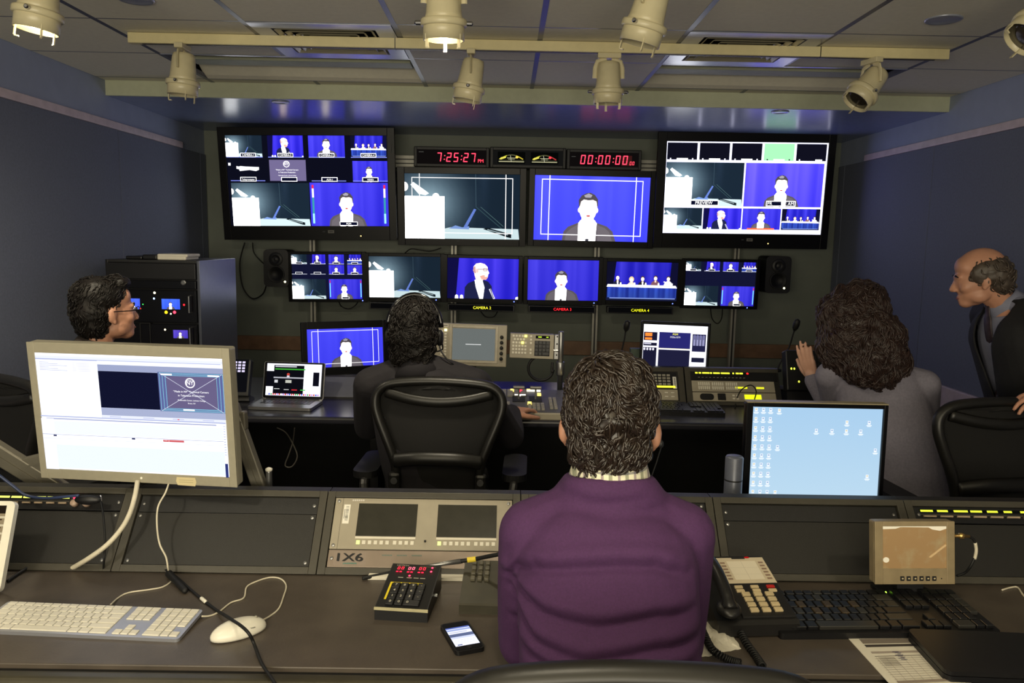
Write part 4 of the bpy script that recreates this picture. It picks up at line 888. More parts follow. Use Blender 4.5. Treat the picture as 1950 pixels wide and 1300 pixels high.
t = thing('tablet', 'small bright screen glimpsed behind the forearm of the woman', 'tablet', at(1571, 729, 3.7), (R(-25), 0, R(-8))); b = MB(); b.box(-.05, .05, .003, .012, -.06, .05, .004); b.build('shell', M_black, t); p = Pic(.085, .085); p.rect(0, 0, 1, 1, (190, 190, 245), 1.2); p.build('screen', t)
b = MB(); b.box(-.03, .03, .012, .06, -.1, -.02); b.build('stand', M_black, t)
# black keyboard on the back desk
def keyboard(name, lab, c, yaw, w, d, m_body, m_key, th, rows, tilt=0, keys_as_parts=True, gap=.0016, keyh=.006):
    t = thing(name, lab, 'keyboard', c, (tilt, 0, yaw))
    b = MB(); b.prismz(rrect(-w/2, w/2, -d/2, d/2, min(.008, d*.1)), 0, th); b.build('body', m_body, t)
    bank = MB()
    for y0, y1, cells in rows:
        for x0, x1 in cells:
            if keys_as_parts:
                kb = MB(); kb.box(-w/2+x0*w+gap, -w/2+x1*w-gap, -d/2+y0*d+gap, -d/2+y1*d-gap, th-.0005, th+keyh, min(.001, keyh*.3), seg=1); kb.build('key', m_key(x0, y0) if callable(m_key) else m_key, t)
            else: bank.box(-w/2+x0*w+gap, -w/2+x1*w-gap, -d/2+y0*d+gap, -d/2+y1*d-gap, th-.0005, th+keyh)
    if not keys_as_parts: bank.build('key_bed', m_key, t)
    else: bank.bm.free()
    return t
def full_rows(cols_main=(.015, .645), nav=(.67, .79), num=(.815, .985), ys=(.06, .22, .38, .54, .70, .86, .98)):
    R_ = []; u = (cols_main[1]-cols_main[0])/15; L = cols_main[0]
    def run(ws):
        o, x = [], L
        for q in ws: o.append((x, x+q*u)); x += q*u
        return o
    rows = [run([1.5, 1.25, 1.25, 6.5, 1.25, 1.25, 2]), run([2.25]+[1]*10+[2.75]), run([1.75]+[1]*11+[2.25]), run([1.5]+[1]*12+[1.5]), run([1]*13+[2]), run([1.07]*14)]
    n = (nav[1]-nav[0])/3; m = (num[1]-num[0])/4
    for j, cells in enumerate(rows):
        ex = []
        if j == 0: ex += [(nav[0]+i*n, nav[0]+(i+1)*n) for i in range(3)]+[(num[0], num[0]+2*m), (num[0]+2*m, num[0]+3*m), (num[0]+3*m, num[1])]
        elif j == 1: ex += [(nav[0]+n, nav[0]+2*n)]+[(num[0]+i*m, num[0]+(i+1)*m) for i in range(3)]
        elif j == 2: ex += [(num[0]+i*m, num[0]+(i+1)*m) for i in range(4)]
        else: ex += [(nav[0]+i*n, nav[0]+(i+1)*n) for i in range(3)]+[(num[0]+i*m, num[0]+(i+1)*m) for i in range(4)]
        R_.append((ys[j], ys[j+1], cells+ex))
    return R_
q = on(1270, 768, .752); keyboard('keyboard', 'black keyboard on the back desk, right of the wavy dark hair', Vector((q.x, 3.68, .752)), R(-2), .45, .16, M_black, M_key, .02, full_rows(), R(4), False)
q = at(1214, 664, 4.1); b = MB(); b.box(-.035, .035, 0, .05, 0, q.z-.75, .003); t = b.build('small_green_box', mat('dark_green_box', (60, 74, 62), .6)); t.location = (q.x, 4.1, .75); tag(t, 'small dark green box beside the computer monitor on the back desk', 'box')
cable('desk_cable', 'thin black cable looping below the wide button panel', [on(1400, 775, .755), on(1402, 762, .77), at(1412, 742, 3.75), at(1430, 733, 3.76), at(1440, 745, 3.76), on(1435, 765, .76)], .003)
cable('hanging_cable', 'thin grey cable loop hanging below the edge of the back desk', [at(527, 814, 3.5), at(545, 824, 3.5), at(560, 850, 3.52), at(566, 870, 3.52), at(556, 888, 3.52), at(543, 886, 3.52), at(550, 865, 3.52), at(558, 840, 3.52), at(561, 814, 3.5)], .003, mat('grey_cable', (88, 84, 78), .5))
# ------------------------------------------------------------------ front desk and its console
YB0, LF, ANG = 1.79, .212, math.atan2(.14, .159)       # console base line, face length, lean of the face
fd = thing('front_desk', 'front desk with brown-grey laminate worktop and rounded edge', 'desk', (.0, 1.372, 0))
b = MB(); b.box(-1.75, 1.75, .012, .56, .715, .75, .002); b.build('worktop', M_desk, fd)
b = MB(); b.box(-1.75, 1.75, -.035, .006, .705, .745, .014, seg=4); b.build('edge_rail', M_edge, fd)
b = MB(); b.box(-1.75, 1.75, .002, .013, .71, .74); b.build('gap_strip', M_rubber, fd)
for x in (-1.7, -.6, .7, 1.65):
    b = MB(); b.box(x, x+.04, .2, .55, 0, .715); b.build('leg_panel', M_rubber, fd)
b = MB(); b.box(-1.75, 1.75, .5, .53, .05, .715); b.build('back_panel', M_rubber, fd)
PB = .489; X0B = -.931-2*PB
def fxy(x, s, lift=0): return (x, s*math.sin(ANG)-lift*math.cos(ANG), s*math.cos(ANG)+lift*math.sin(ANG))
def bay(i, lab):
    """one slanted console section; local x from 0 to PB, s up the face"""
    t = thing('console_bay', lab, 'console section', (X0B+i*PB, YB0, .75), group='slanted sections of the front console')
    b = MB(); b.prismx([(0.008, 0), (.145, .157), (.185, .157), (.22, 0)], .001, PB-.001); b.build('housing', M_console, t)
    M = Matrix.Rotation(-ANG, 4, 'X')
    b = MB()
    for x0, x1, s0, s1 in ((.001, .02, 0, LF), (PB-.02, PB-.001, 0, LF), (.02, PB-.02, 0, .017), (.02, PB-.02, LF-.016, LF)): b.box(x0, x1, -.007, .004, s0, s1, .001, M)
    b.build('frame', M_frame, t); return t
def blank(t, s0, s1, m=M_console, dep=.001, nm='blank_panel'):
    M = Matrix.Rotation(-ANG, 4, 'X'); b = MB(); b.box(.022, PB-.022, -dep, .004, s0+.001, s1-.001, .0008, M); o = b.build(nm, m, t)
    for x in (.031, PB-.031):
        for s in ((s0+.01, s1-.01) if s1-s0 > .05 else ((s0+s1)/2,)):
            b = MB(); b.lathe([(.0045, 0), (.004, .002), (.001, .003)], 10, M @ Matrix.Translation((x, -dep, s)) @ Matrix.Rotation(PI/2, 4, 'X')); b.build('screw', M_alu, o)
    return o
def fbox(t, nm, x0, x1, s0, s1, m, th, bev=.0008, g=None):
    M = Matrix.Rotation(-ANG, 4, 'X'); b = MB()
    if g:
        nx, ns, gap = g
        for i in range(nx):
            for j in range(ns):
                a, c = x0+(x1-x0)*i/nx, s0+(s1-s0)*j/ns; b.box(a+gap, a+(x1-x0)/nx-gap, -th, .0, c+gap, c+(s1-s0)/ns-gap, bev, M)
    else: b.box(x0, x1, -th, .0, s0, s1, bev, M)
    return b.build(nm, m, t)
def fpic(t, nm, x0, x1, s0, s1, fn, m=None, gain=1, lift=.0015):
    p = Pic(x1-x0, s1-s0, gain); fn(p); return p.build(nm, t, m or SCREEN, fxy((x0+x1)/2, (s0+s1)/2, lift), (-ANG, 0, 0))
U = .0445; S1, S2, S3, S4 = .018, .018+U, .018+3*U, .018+4*U
def intercom(t, lit, x_end, red):
    o = blank(t, S3, S4, M_black, .004, 'intercom_unit')
    def cap(p):
        p.rect(0, 0, 1, 1, (12, 13, 10)); n = 10
        for i in range(n):
            l = (.075, .065, .085, .07, .065, .05, .045, .045, .05, .06)[i] if lit > 1 else .088
            p.rect(i/n+.005, .12, i/n+l+.005, .88, (235, 240, 110) if lit < 2 else (225, 235, 60), 1.5)
    fpic(o, 'caption_strip', .035, x_end, S3+.029, S3+.036, cap, None, 1, .0048)
    fbox(o, 'key_row', .035, x_end, S3+.012, S3+.022, mat('beige_key', (172, 152, 128), .4), .009, .001, (10, 1, .006))
    fbox(o, 'key_rail', .035, x_end, S3+.0205, S3+.0235, M_frame, .006)
    return o
t = bay(1, 'slanted console section with the intercom strip, partly under the large silver display')
o = intercom(t, 1, .335, 1); blank(t, S1, S3)
M = Matrix.Rotation(-ANG, 4, 'X')
b = MB(); b.ell(fxy(.345, S3+.0325, .006), (.0035, .0035, .0035), u=8, v=6); b.build('red_light', emit('red_led', (255, 50, 80), 4), o)
for x in (.352, .382): b = MB(); b.lathe([(.009, 0), (.009, .012), (.007, .014)], 16, M @ Matrix.Translation((x, -.004, S3+.016)) @ Matrix.Rotation(PI/2, 4, 'X')); b.build('knob', mat('pink_beige_knob', (176, 150, 132), .4), o, True)
t = bay(2, 'slanted console section of plain blank panels beside the twin small screens'); blank(t, S3, S4, M_dark, -.0005); blank(t, S1, S3, M_console, .0015)
# twin screen bay
t = bay(3, 'slanted console section with two small dark screens and the 1X6 unit')
o = blank(t, S2, S4, M_grey, .004, 'twin_screen_unit')
for x0, nm in ((.082, 0), (.281, 1)):
    fbox(o, 'screen', x0, x0+.148, S2+.034, S4-.015, M_screenoff, .0048, .0003)
    fbox(o, 'label_strip', x0, x0+.148, S2+.0275, S2+.0325, M_paper, .0048, .0002)
    for i in range(10):
        xx = x0+.004+i*.0143+(.004 if i > 5 else 0); fbox(o, 'button', xx, xx+.0085, S2+.013, S2+.0225, emit('lit_button_green', (235, 255, 150), 1.4) if i == 0 else M_keyw, .0058, .0004)
fbox(o, 'toggle', .252, .257, S2+.02, S2+.024, M_rubber, .01); fbox(o, 'seam', .0405, .0415, S2+.001, S4-.001, M_dark, .0043)
fpic(o, 'barcode_label', .045, .061, S2+.065, S2+.115, lambda p: (p.rect(0, 0, 1, 1, (236, 232, 220)), [p.rect(.35, .1+i*.055, .8, .1+i*.055+random.choice((.02, .03, .012)), (40, 40, 40)) for i in range(14)], p.rect(.15, .25, .24, .75, (110, 108, 104))), PRINT, 1, .0046)
fpic(o, 'lettering', .06, .1, S4-.01, S4-.004, lambda p: [p.rect(.1+.13*i, .1, .2+.13*i, .9, (205, 200, 190)) for i in range(6)], PRINT, 1, .0046)
o = blank(t, S1, S2, mat('silver_unit_face', (142, 128, 116), .35, .3, .05), .003, 'effects_unit')
def d_1x6(p):
    p.rect(0, 0, 1, 1, (142, 128, 116)); c = (24, 24, 26)
    p.text('1X6', .5, .68, .55, c, 1, 'c', 1.5)
    for k in (-.016, -.01, -.005, .005, .01, .016): p.text('1X6', .5+k, .68+k*.8, .55, c, 1, 'c', 1.5)
    L = [(.3+.012*i, .84+.05*math.sin(i*1.7)) for i in range(36)]
    for a, e in zip(L, L[1:]): p.line(a, e, .03, (70, 130, 120))
fpic(o, 'lettering', .036, .116, S1+.004, S2-.004, d_1x6, PRINT, 1, .0033)
fpic(o, 'caption_strip', .15, .27, S1+.028, S1+.034, lambda p: [p.rect(.02+.3*j+.03*i, .2, .04+.3*j+.03*i, .7, (96, 120, 112)) for j in range(3) for i in range(7)] , PRINT, 1, .0034)
fbox(o, 'socket_row', .33, .40, S1+.012, S1+.018, M_rubber, .005, .0002, (10, 1, .002)); 
for x in (.412, .428): fbox(o, 'socket', x, x+.009, S1+.01, S1+.02, M_rubber, .006)
t = bay(4, 'slanted console section with white keys and a red light, beside the purple sweater'); blank(t, S1, S3, M_console, .001); o = blank(t, S2+.02, S4, M_black, .006, 'keypad_unit')
for i in range(4):
    for j in range(4): fbox(o, 'key', .352+i*.0195, .368+i*.0195, S2+.062+j*.0165, S2+.0755+j*.0165, M_keyw, .0095)
fpic(o, 'red_light', .40, .432, S2+.042, S2+.051, lambda p: (p.rect(0, 0, 1, 1, (255, 60, 40), 2), p.rect(.3, .3, .95, .7, (255, 220, 200), 2)), None, 1, .0068)
t = bay(5, 'slanted console section of blank panels below the computer display with the pale blue screen'); blank(t, S3, S4, M_dark, -.0005); blank(t, S1, S3, M_console, .0015)
t = bay(6, 'slanted console section with a row of bright yellow captions behind the small monitor'); o = intercom(t, 2, .46, 0); blank(t, S1, S3)

# ------------------------------------------------------------------ the large silver display
def d_edit(p):
    W = (240, 243, 255); p.rect(0, 0, 1, 1, W, 1.15)
    p.rect(0, 0, 1, .022, (250, 250, 255), 1.2); p.rect(.0, .045, .99, .055, (170, 178, 215)); p.rect(0, .022, 1, .045, (226, 230, 250))
    for i in range(6): p.rect(.02, .075+i*.013, .07+.05*((i*7) % 3), .079+i*.013, (170, 175, 205)); p.rect(.2, .075+i*.013, .3, .079+i*.013, (205, 205, 230))
    p.rect(.15, .065, .1505, .53, (220, 222, 240))
    p.rect(.335, .08, 1, .135, (150, 158, 190)); p.rect(.335, .135, .66, .445, (16, 18, 42)); p.rect(.335, .445, 1, .51, (160, 168, 198)); p.rect(.335, .05, 1, .08, W, 1.1)
    p.rect(.655, .125, 1, .455, (90, 98, 150))
    T = (150, 235, 245)
    for k in (0, .02, .04, .06): p.box(.662+k*.8, .13+k*.5, .998-k*.8, .45-k*.5, .0025, T, 1.0)
    p.push(.70, .155, .965, .425); slide(p); p.pop()
    p.line((.665, .13), (.995, .45), .003, (220, 225, 240)); p.line((.665, .45), (.995, .13), .003, (220, 225, 240))
    for a, v in ((.672, .137), (.92, .137), (.78, .43)): p.rect(a, v, a+.06, v+.012, (245, 248, 255), 1.2)
    p.rect(.335, .51, 1, .53, (222, 226, 246)); 
    for a in (.38, .56, .72, .88): p.rect(a, .515, a+.06, .523, (190, 196, 224))
    p.rect(.745, .517, .755, .524, (220, 60, 60))
    p.rect(0, .53, 1, .54, (170, 178, 214)); p.rect(.03, .55, .95, .56, (160, 166, 200)); p.rect(0, .555, .07, 1, (236, 238, 252), 1.05)
    p.rect(.07, .575, .985, .685, (226, 230, 240), 1.05); p.rect(.07, .78, .985, .985, (222, 230, 242), 1.05)
    p.rect(.0, .69, .985, .694, (160, 165, 190)); p.rect(.0, .726, .985, .729, (205, 208, 228)); p.rect(.0, .755, .985, .757, (215, 218, 235))
    for a in (.06, .49): p.rect(a, .695, a+.018, .708, (40, 44, 84))
    p.rect(.66, .697, .772, .715, (200, 92, 96)); p.rect(.69, .697, .692, .715, (240, 200, 200)); p.rect(.665, .701, .683, .704, (240, 220, 220)); p.rect(.615, .697, .66, .715, (248, 248, 255))
    p.rect(.985, .54, .999, .87, (236, 240, 255), 1.1); 
    for i in range(12): p.rect(.987, .56+i*.022, .997, .564+i*.022, (140, 150, 200))
    p.rect(.985, .88, 1, 1, (40, 50, 110))
c = at(252, 790, 1.86)
sd = thing('silver_display', 'large silver-framed display with a bright editing screen over the front console', 'display', c, Matrix.Rotation(R(-6), 4, 'Z') @ Matrix.Rotation(R(4), 4, 'X'))
Wd, Hd = .508, .345; XD0, XD1, ZD0, ZD1 = -Wd/2, Wd/2, -Hd/2, Hd/2
b = MB(); b.box(XD0, XD1, .001, .036, ZD0, ZD1, .006, seg=3); b.build('shell', M_silver, sd)
b = MB(); b.frame(XD0, XD1, ZD0, ZD1, .0185, -.001, .004, .0008, .0255, .0255); b.build('bezel', M_silver, sd)
p = Pic(Wd-.037, Hd-.051, 1.2); d_edit(p); p.build('screen', sd, loc=(0, .0005, 0))
b = MB(); b.lathe([(.003, 0), (.003, .001)], 12, Matrix.Translation((.01, -.001, ZD0+.0125)) @ Matrix.Rotation(PI/2, 4, 'X')); b.build('power_light', mat('white_led_off', (250, 246, 230), .3), sd)
p = Pic(.052, .022); p.poly(((.05, .0), (.95, .0), (1, .5), (.93, 1), (.07, .95), (0, .5)), (216, 202, 158)); 
for v in (.3, .55): p.rect(.15, v, .85, v+.06, (176, 164, 128))
p.build('tape_label', sd, PRINT, (.125, -.0014, ZD0+.009))
b = MB(); b.box(-.06, .06, .034, .07, -.06, .06, .006); b.build('rear_mount', M_silver, sd)
# its articulated arm
m_arm = mat('grey_arm_metal', (112, 108, 96), .4, .35, .06)
ar = thing('monitor_arm', 'grey metal support arms and post behind the large silver display', 'monitor arm', (0, 2.06, 0))
def beam(a, c, wd, th):
    a, c = Vector(a), Vector(c); d = (c-a).normalized(); n = Vector((0, 1, 0)); u = d.cross(n).normalized(); b = MB(); L = (c-a).length
    M = Matrix.Translation(a) @ Matrix((( d.x, n.x, u.x), (d.y, n.y, u.y), (d.z, n.z, u.z))).to_4x4()
    b.box(0, L, -th/2, th/2, -wd/2, wd/2, .004, M); b.box(.01, L-.01, -th/2-.003, -th/2, -.004, .001, 0, M); return b
o_ = Vector((0, 2.06, 0))
beam(at(-40, 838, 2.06)-o_, at(180, 975, 2.06)-o_, .052, .03).build('beam', m_arm, ar)
beam(at(440, 770, 2.06)-o_, at(500, 940, 2.06)-o_, .036, .03).build('beam', m_arm, ar)
q = at(512, 892, 2.06); b = MB(); b.lathe([(.0085, 0), (.0085, q.z-.01), (.0085, q.z-.004), (.005, q.z)], 14, Matrix.Translation((q.x, 0, 0))); b.build('post', M_alu, ar, True)
b = MB(); b.lathe([(.0095, q.z-.006), (.0095, q.z), (.004, q.z+.003)], 14, Matrix.Translation((q.x, 0, 0))); b.build('cap', M_white, ar, True)
q = at(262, 800, 2.0)-o_; b = MB(); b.box(q.x-.05, q.x+.05, -.12, .02, q.z-.04, q.z+.04, .005); b.box(q.x-.025, q.x+.025, -.02, .02, 0, q.z, .004); b.build('column', m_arm, ar)
beam((q.x, 0, q.z-.02), at(470, 800, 2.06)-o_, .05, .026).build('beam', m_arm, ar); beam((q.x, 0, q.z-.06), at(40, 890, 2.06)-o_, .05, .026).build('beam', m_arm, ar)
# computer display with pale blue desktop
def d_desk(p):
    def bg(u, v): return ((176+22*v, 214+14*v, 246+2*v), 1.0)
    p.rect(0, 0, 1, 1, (190, 220, 248)); p.mesh(6, 6, bg)
    def icon(u, v, k=0):
        p.rect(u-.011, v-.017, u+.011, v+.017, (235, 242, 252), 1.15); p.rect(u-.006, v-.01, u+.006, v, (150, 180, 225) if (k % 3) else (240, 220, 160)); p.rect(u-.02, v+.022, u+.02, v+.028, (245, 250, 255), 1.2); p.rect(u-.014, v+.031, u+.014, v+.036, (245, 250, 255), 1.2)
    for j in range(12):
        for i in range(3): icon(.03+i*.055, .03+j*.083, i*5+j*3)
    for j in (0, 4, 9): icon(.2, .03+j*.083, j)
    for u, v in ((.49, .205), (.61, .205), (.72, .205), (.83, .205), (.72, .125), (.89, .125), (.95, .375), (.9, .615), (.96, .945), (.27, .945)): icon(u, v, int(u*100))
def dell(t, X0, X1, Z0, Z1, w, h):
    b = MB(); b.box(-.06, .06, .03, .06, Z0-.12, Z0+.15, .006); b.build('neck', M_black, t); b = MB(); b.box(-.12, .12, -.06, .12, Z0-.135, Z0-.118, .006); b.build('stand', M_black, t)
    b = MB(); b.box(X0, X1, -.006, .03, Z1, Z1+.003); b.build('top_edge_highlight', mat('bezel_edge_highlight', (150, 140, 112), .35), t)  # strip carrying the highlight of the upper bezel edge in its colour
tv('computer_display', 'black framed computer display with a pale blue desktop full of icons', 'display', ((1427, 775), (1676, 781), (1675, 985), (1430, 980)), 2.2, d_desk, (12, 8, 8, 20), .06, R(-2), .95, extra=dell, slope=R(.2))
q = at(1399, 868, 2.14); t = thing('round_post', 'grey round post standing beside the pale blue computer display', 'post', (q.x, 2.14, 0)); b = MB(); b.lathe([(.025, 0), (.025, q.z-.004), (.022, q.z)], 24); b.build('tube', mat('grey_blue_tube', (98, 102, 116), .35, .2), t, True); b = MB(); b.lathe([(.0255, q.z-.07), (.0255, q.z-.066)], 24); b.build('collar', M_dark, t)
b = MB(); b.lathe([(.07, 0), (.07, .008)], 24); b.build('base', M_dark, t)

# ------------------------------------------------------------------ things on the front desk
ZT = .75
def placed(fl, fr, z):                    # origin at the front-left corner, yaw and width from two points at height z
    a, c = on(*fl, z), on(*fr, z); d = c-a; return a, math.atan2(d.y, d.x), d.length
# white keyboard
rows = full_rows()
fl, br, bl = on(347, 1219, ZT+.012), on(388, 1161, ZT+.012), on(20, 1145, ZT+.012)
d = (br-bl); yaw = math.atan2(d.y, d.x); d.normalize(); dep = .114; wk = .43; n = Vector((-d.y, d.x, 0)); c = br-d*wk/2-n*dep/2; c.z = ZT+.003
def wk_keys(x0, y0): return M_keyw
kb = keyboard('keyboard', 'thin silver and white keyboard in front of the large silver display', c, yaw, wk, dep, mat('keyboard_aluminium', (170, 172, 182), .35, .6, .03), M_keyw, .007, [], R(3))
def add_keys(kb, w, d, th, rows, m, gap, keyh, limit=100, lit=None):
    k = 0; bank = MB(); any_ = False
    for y0, y1, cells in rows:
        for x0, x1 in cells:
            A = (-w/2+x0*w+gap, -w/2+x1*w-gap, -d/2+y0*d+gap, -d/2+y1*d-gap, th-.0005, th+keyh)
            if k < limit:
                q = MB(); q.box(*A, min(.0012, keyh*.4), seg=1); q.build('key', m(k) if callable(m) else m, kb)
            else: bank.box(*A); any_ = True
            k += 1
    if any_: o = bank.build('key_bed', m(0) if callable(m) else m, kb); o['kind'] = 'stuff'
    else: bank.bm.free()
add_keys(kb, wk, dep, .007, rows, M_keyw, .0009, .0022)
# mouse
a, c = on(410, 1209, ZT+.012), on(497, 1184, ZT+.012); d = c-a; m_ = thing('mouse', 'white oval mouse with its cord, right of the white keyboard', 'mouse', (a+c)/2-Vector((0, 0, .012)), (0, 0, math.atan2(d.y, d.x)))
b = MB(); b.ell((0, 0, .006), (.0565, .029, .026), u=32, v=20)
for v in b.bm.verts: v.co.z = max(v.co.z, .002)
b.build('shell', M_white, m_, True); b = MB(); b.ell((.036, 0, .0255), (.0035, .0035, .004), u=10, v=8); b.build('scroll_ball', M_keyg, m_, True)
b = MB(); b.tube([(.01, .021, .02), (.018, .0235, .017), (.026, .0225, .0165)], .0015, 6); b.tube([(.01, -.021, .02), (.018, -.0235, .017), (.026, -.0225, .0165)], .0015, 6); b.build('side_button', M_keyg, m_)
def oncable(name, lab, pts, r, m, cat_='cable'):
    return cable(name, lab, [p if isinstance(p, Vector) else on(p[0], p[1], p[2] if len(p) > 2 else ZT+r) for p in pts], r, m, cat_)
M_wcord = mat('white_cord', (214, 206, 184), .45)
mc = oncable('mouse_cord', 'thin white cord looping from the mouse to the keyboard', [(499, 1181, .762), (515, 1172), (531, 1158), (540, 1135), (545, 1115), (535, 1102), (515, 1099), (490, 1106), (470, 1117), (464, 1138), (440, 1147), (418, 1164), (400, 1172), (384, 1173, .757)], .0018, M_wcord)
kc = oncable('keyboard_cord', 'thin white cord running from the back of the white keyboard', [(211, 1151, .757), (225, 1138), (245, 1128), (285, 1122), (310, 1117), (326, 1106), (326, 1094)], .0018, M_wcord)
def adopt(o, root, nm):              # a cord is a part of its thing
    bpy.context.view_layer.update(); o.data.transform(root.matrix_world.inverted()); o.parent = root; o.name = nm
    for k_ in ('category', 'group'):
        if k_ in o: del o[k_]
adopt(mc, m_, 'cord'); adopt(kc, kb, 'cord')
oncable('display_cable', 'thick white cable hanging from the large silver display', [at(262, 915, 1.87), at(258, 940, 1.85), at(248, 975, 1.82), at(232, 1005, 1.8), at(205, 1036, 1.775), at(170, 1062, 1.765), on(135, 1083, .753)], .006, M_wcord)
oncable('display_cable', 'thin white cable dropping from the tape label of the large silver display', [at(322, 918, 1.87), at(315, 938, 1.84), at(301, 965, 1.82), at(299, 1000, 1.8), at(304, 1035, 1.775), at(316, 1060, 1.765), at(320, 1082, 1.76), on(322, 1092, .753)], .0022, M_wcord)
oncable('power_cable', 'black cable crossing the desk and over the white mouse', [(225, 1084, .755), (270, 1082, .756), (312, 1084, .757), (335, 1098), (360, 1120), (385, 1141), (410, 1160), (428, 1171, .768), (442, 1180, .786), (460, 1192, .7905), (474, 1206, .784), (484, 1226, .762), (498, 1262), (515, 1288), on(530, 1310, .756)], .0032, M_rubber)
b = MB(); b.capsule(on(322, 1092, .76), on(352, 1124, .757), .009, .007, 10); tag(b.build('cable_joint', M_rubber, None, True), 'thick black cable joint where the thin white cables meet', 'connector')
b = MB(); b.capsule(on(384, 1139, .7545), on(391, 1145, .7545), .0042, .0042, 10); tag(b.build('cable_tag', M_white, None, True), 'tiny white sleeve around the black cable, left of the mouse', 'cable tag')
oncable('power_cable', 'short black cable end beside the white laptop', [(15, 1106), (35, 1092), (55, 1079, .757)], .004, M_rubber)
bl_ = mat('blue_black_cord', (46, 58, 92), .3)
oncable('headset_cable', 'dark blue cable arching over the lit intercom strip', [at(-15, 895, 1.86), at(0, 906, 1.86), at(25, 925, 1.86), at(50, 943, 1.86), at(85, 948, 1.855), at(120, 946, 1.85), at(150, 943, 1.85)], .0035, bl_)
t = thing('headset_plug', 'black oval plug with a silver ring on the intercom strip', 'plug', at(168, 951, 1.865)); b = MB(); b.ell((0, 0, 0), (.034, .012, .013)); b.build('body', M_black, t, True); b = MB(); b.tube([(.029+.004*math.cos(a), 0, .012*math.sin(a)) for a in [R(-80+20*i) for i in range(9)]], .0022, 6); b.build('ring', M_chrome, t, True)
oncable('headset_cable', 'black cable hanging down the console from the oval plug', [at(192, 955, 1.86), at(197, 985, 1.83), at(200, 1030, 1.795), at(198, 1065, 1.772), on(197, 1084, .754)], .0025, M_rubber)
# white laptop at the edge of the picture
hb = on(3, 1128, ZT+.004); t = thing('laptop', 'white laptop standing at the edge of the desk, cut by the photo', 'laptop', hb, (0, 0, R(2)))
Ml = Matrix.Rotation(R(-24), 4, 'X'); Ll = .2
b = MB(); b.prism(rrect(-.3, 0, 0, Ll, .012), -.0075, .0075, Ml); b.build('lid', M_white, t)
b = MB(); b.prismz(rrect(-.3, 0, -.22, -.008, .012), -.003, .018); b.build('base', M_white, t)
p = Pic(.26, .15, 1); p.rect(0, 0, 1, 1, (205, 180, 135), .55); p.rect(0, 0, 1, .12, (50, 40, 30), .6)
for i in range(5): p.rect(0, .16+i*.12, 1, .19+i*.12, (240, 222, 180), .8); p.rect(.6, .2+i*.12, .98, .22+i*.12, (90, 70, 50), .6)
q = Ml @ Vector((-.148, -.0078, .115)); p.build('screen', t, loc=q, rot=(R(-24), 0, 0))
# timer keypad
a, yw, w = placed((713, 1154), (814, 1160), ZT+.03); t = thing('timer_keypad', 'black timer keypad with red digits and a yellow bracket around its keys', 'timer', Vector((a.x, a.y, ZT)), (0, 0, yw)); D = .165
b = MB(); b.prismx([(0, 0), (0, .027), (D, .055), (D, 0)], 0, w); b.build('case', M_black, t)
sl = math.atan2(.028, D); Mt = Matrix.Translation((0, 0, .027)) @ Matrix.Rotation(sl, 4, 'X')
b = MB(); b.box(-.001, w+.001, -.002, .002, -.004, .001, 0, Mt); b.build('front_trim', mat('ivory_trim', (196, 188, 150), .45), t)
LT = math.hypot(D, .028)
p = Pic(w, LT); Y_ = (240, 215, 40)
p.rect(.02, .01, .98, .985, (15, 14, 14), 1); p.text('LEITCH', .11, .055, .028, (215, 205, 185), .9, 'l', 1.3)
p.rect(.58, .045, .9, .052, (160, 150, 110), .6)
k = PRINT
def flat(p, z, nm, par, mm, y=LT/2): # lay a picture on the sloping top
    q = Mt @ Vector((w/2, y, z)); return p.build(nm, par, mm, q, (sl-PI/2, 0, 0))
p.rect(.11, .435, .74, .458, Y_); p.rect(.11, .435, .15, .82, Y_); p.poly(((.74, .435), (.8, .47), (.8, .485), (.66, .485), (.66, .458)), Y_)
for i, u in enumerate((.22, .39, .53, .66)): p.rect(u, .32, u+.1, .335, (190, 185, 170))
o = flat(p, .0006, 'top_plate', t, PRINT)
p = Pic(w, LT); p.seven('00', .14, .085, .062, (255, 40, 60), 4, slant=.05, gap=.35); p.seven('00', .36, .085, .062, (255, 90, 110), 5, slant=.05, gap=.35); p.seven('00', .58, .085, .062, (255, 40, 60), 4, slant=.05, gap=.35)
for u in (.14, .21, .36, .43, .58, .65): p.rect(u, .2, u+.045, .225, (255, 30, 60), 3)
for u, v in ((.84, .09), (.84, .18), (.44, .3)): p.ell(u, v, .022, .018, (255, 60, 90), 4)
flat(p, .0012, 'red_digits', t, SCREEN)
for j in range(4):
    for i in range(4):
        if j == 0 and i == 3: continue
        x0 = w*.175+i*w*.165; y0 = LT*(.05+j*.12)
        if j == 0 and i == 1: pass
        q = MB(); q.box(x0+.001, x0+w*.155+(w*.16 if (j == 0 and i == 2) else 0), y0, y0+LT*.105, 0, .0065, .0015, Mt); q = q.build('key', M_key, t)
        pk = Pic(.012, .012); pk.text('0123456789'[(0 if j == 0 else (j-1)*3+i+1) % 10] if i < 3 else '-', .5, .8, .6, (225, 220, 200)); c_ = Mt @ Vector((x0+w*.085, y0+LT*.055, .0068)); pk.build('numeral', q, PRINT, c_, (sl-PI/2, 0, 0))
b = MB(); b.lathe([(.004, 0), (.004, .006)], 12, Matrix.Translation((w, D*.5, .022)) @ Matrix.Rotation(PI/2, 4, 'Y')); b.build('side_knob', M_alu, t)
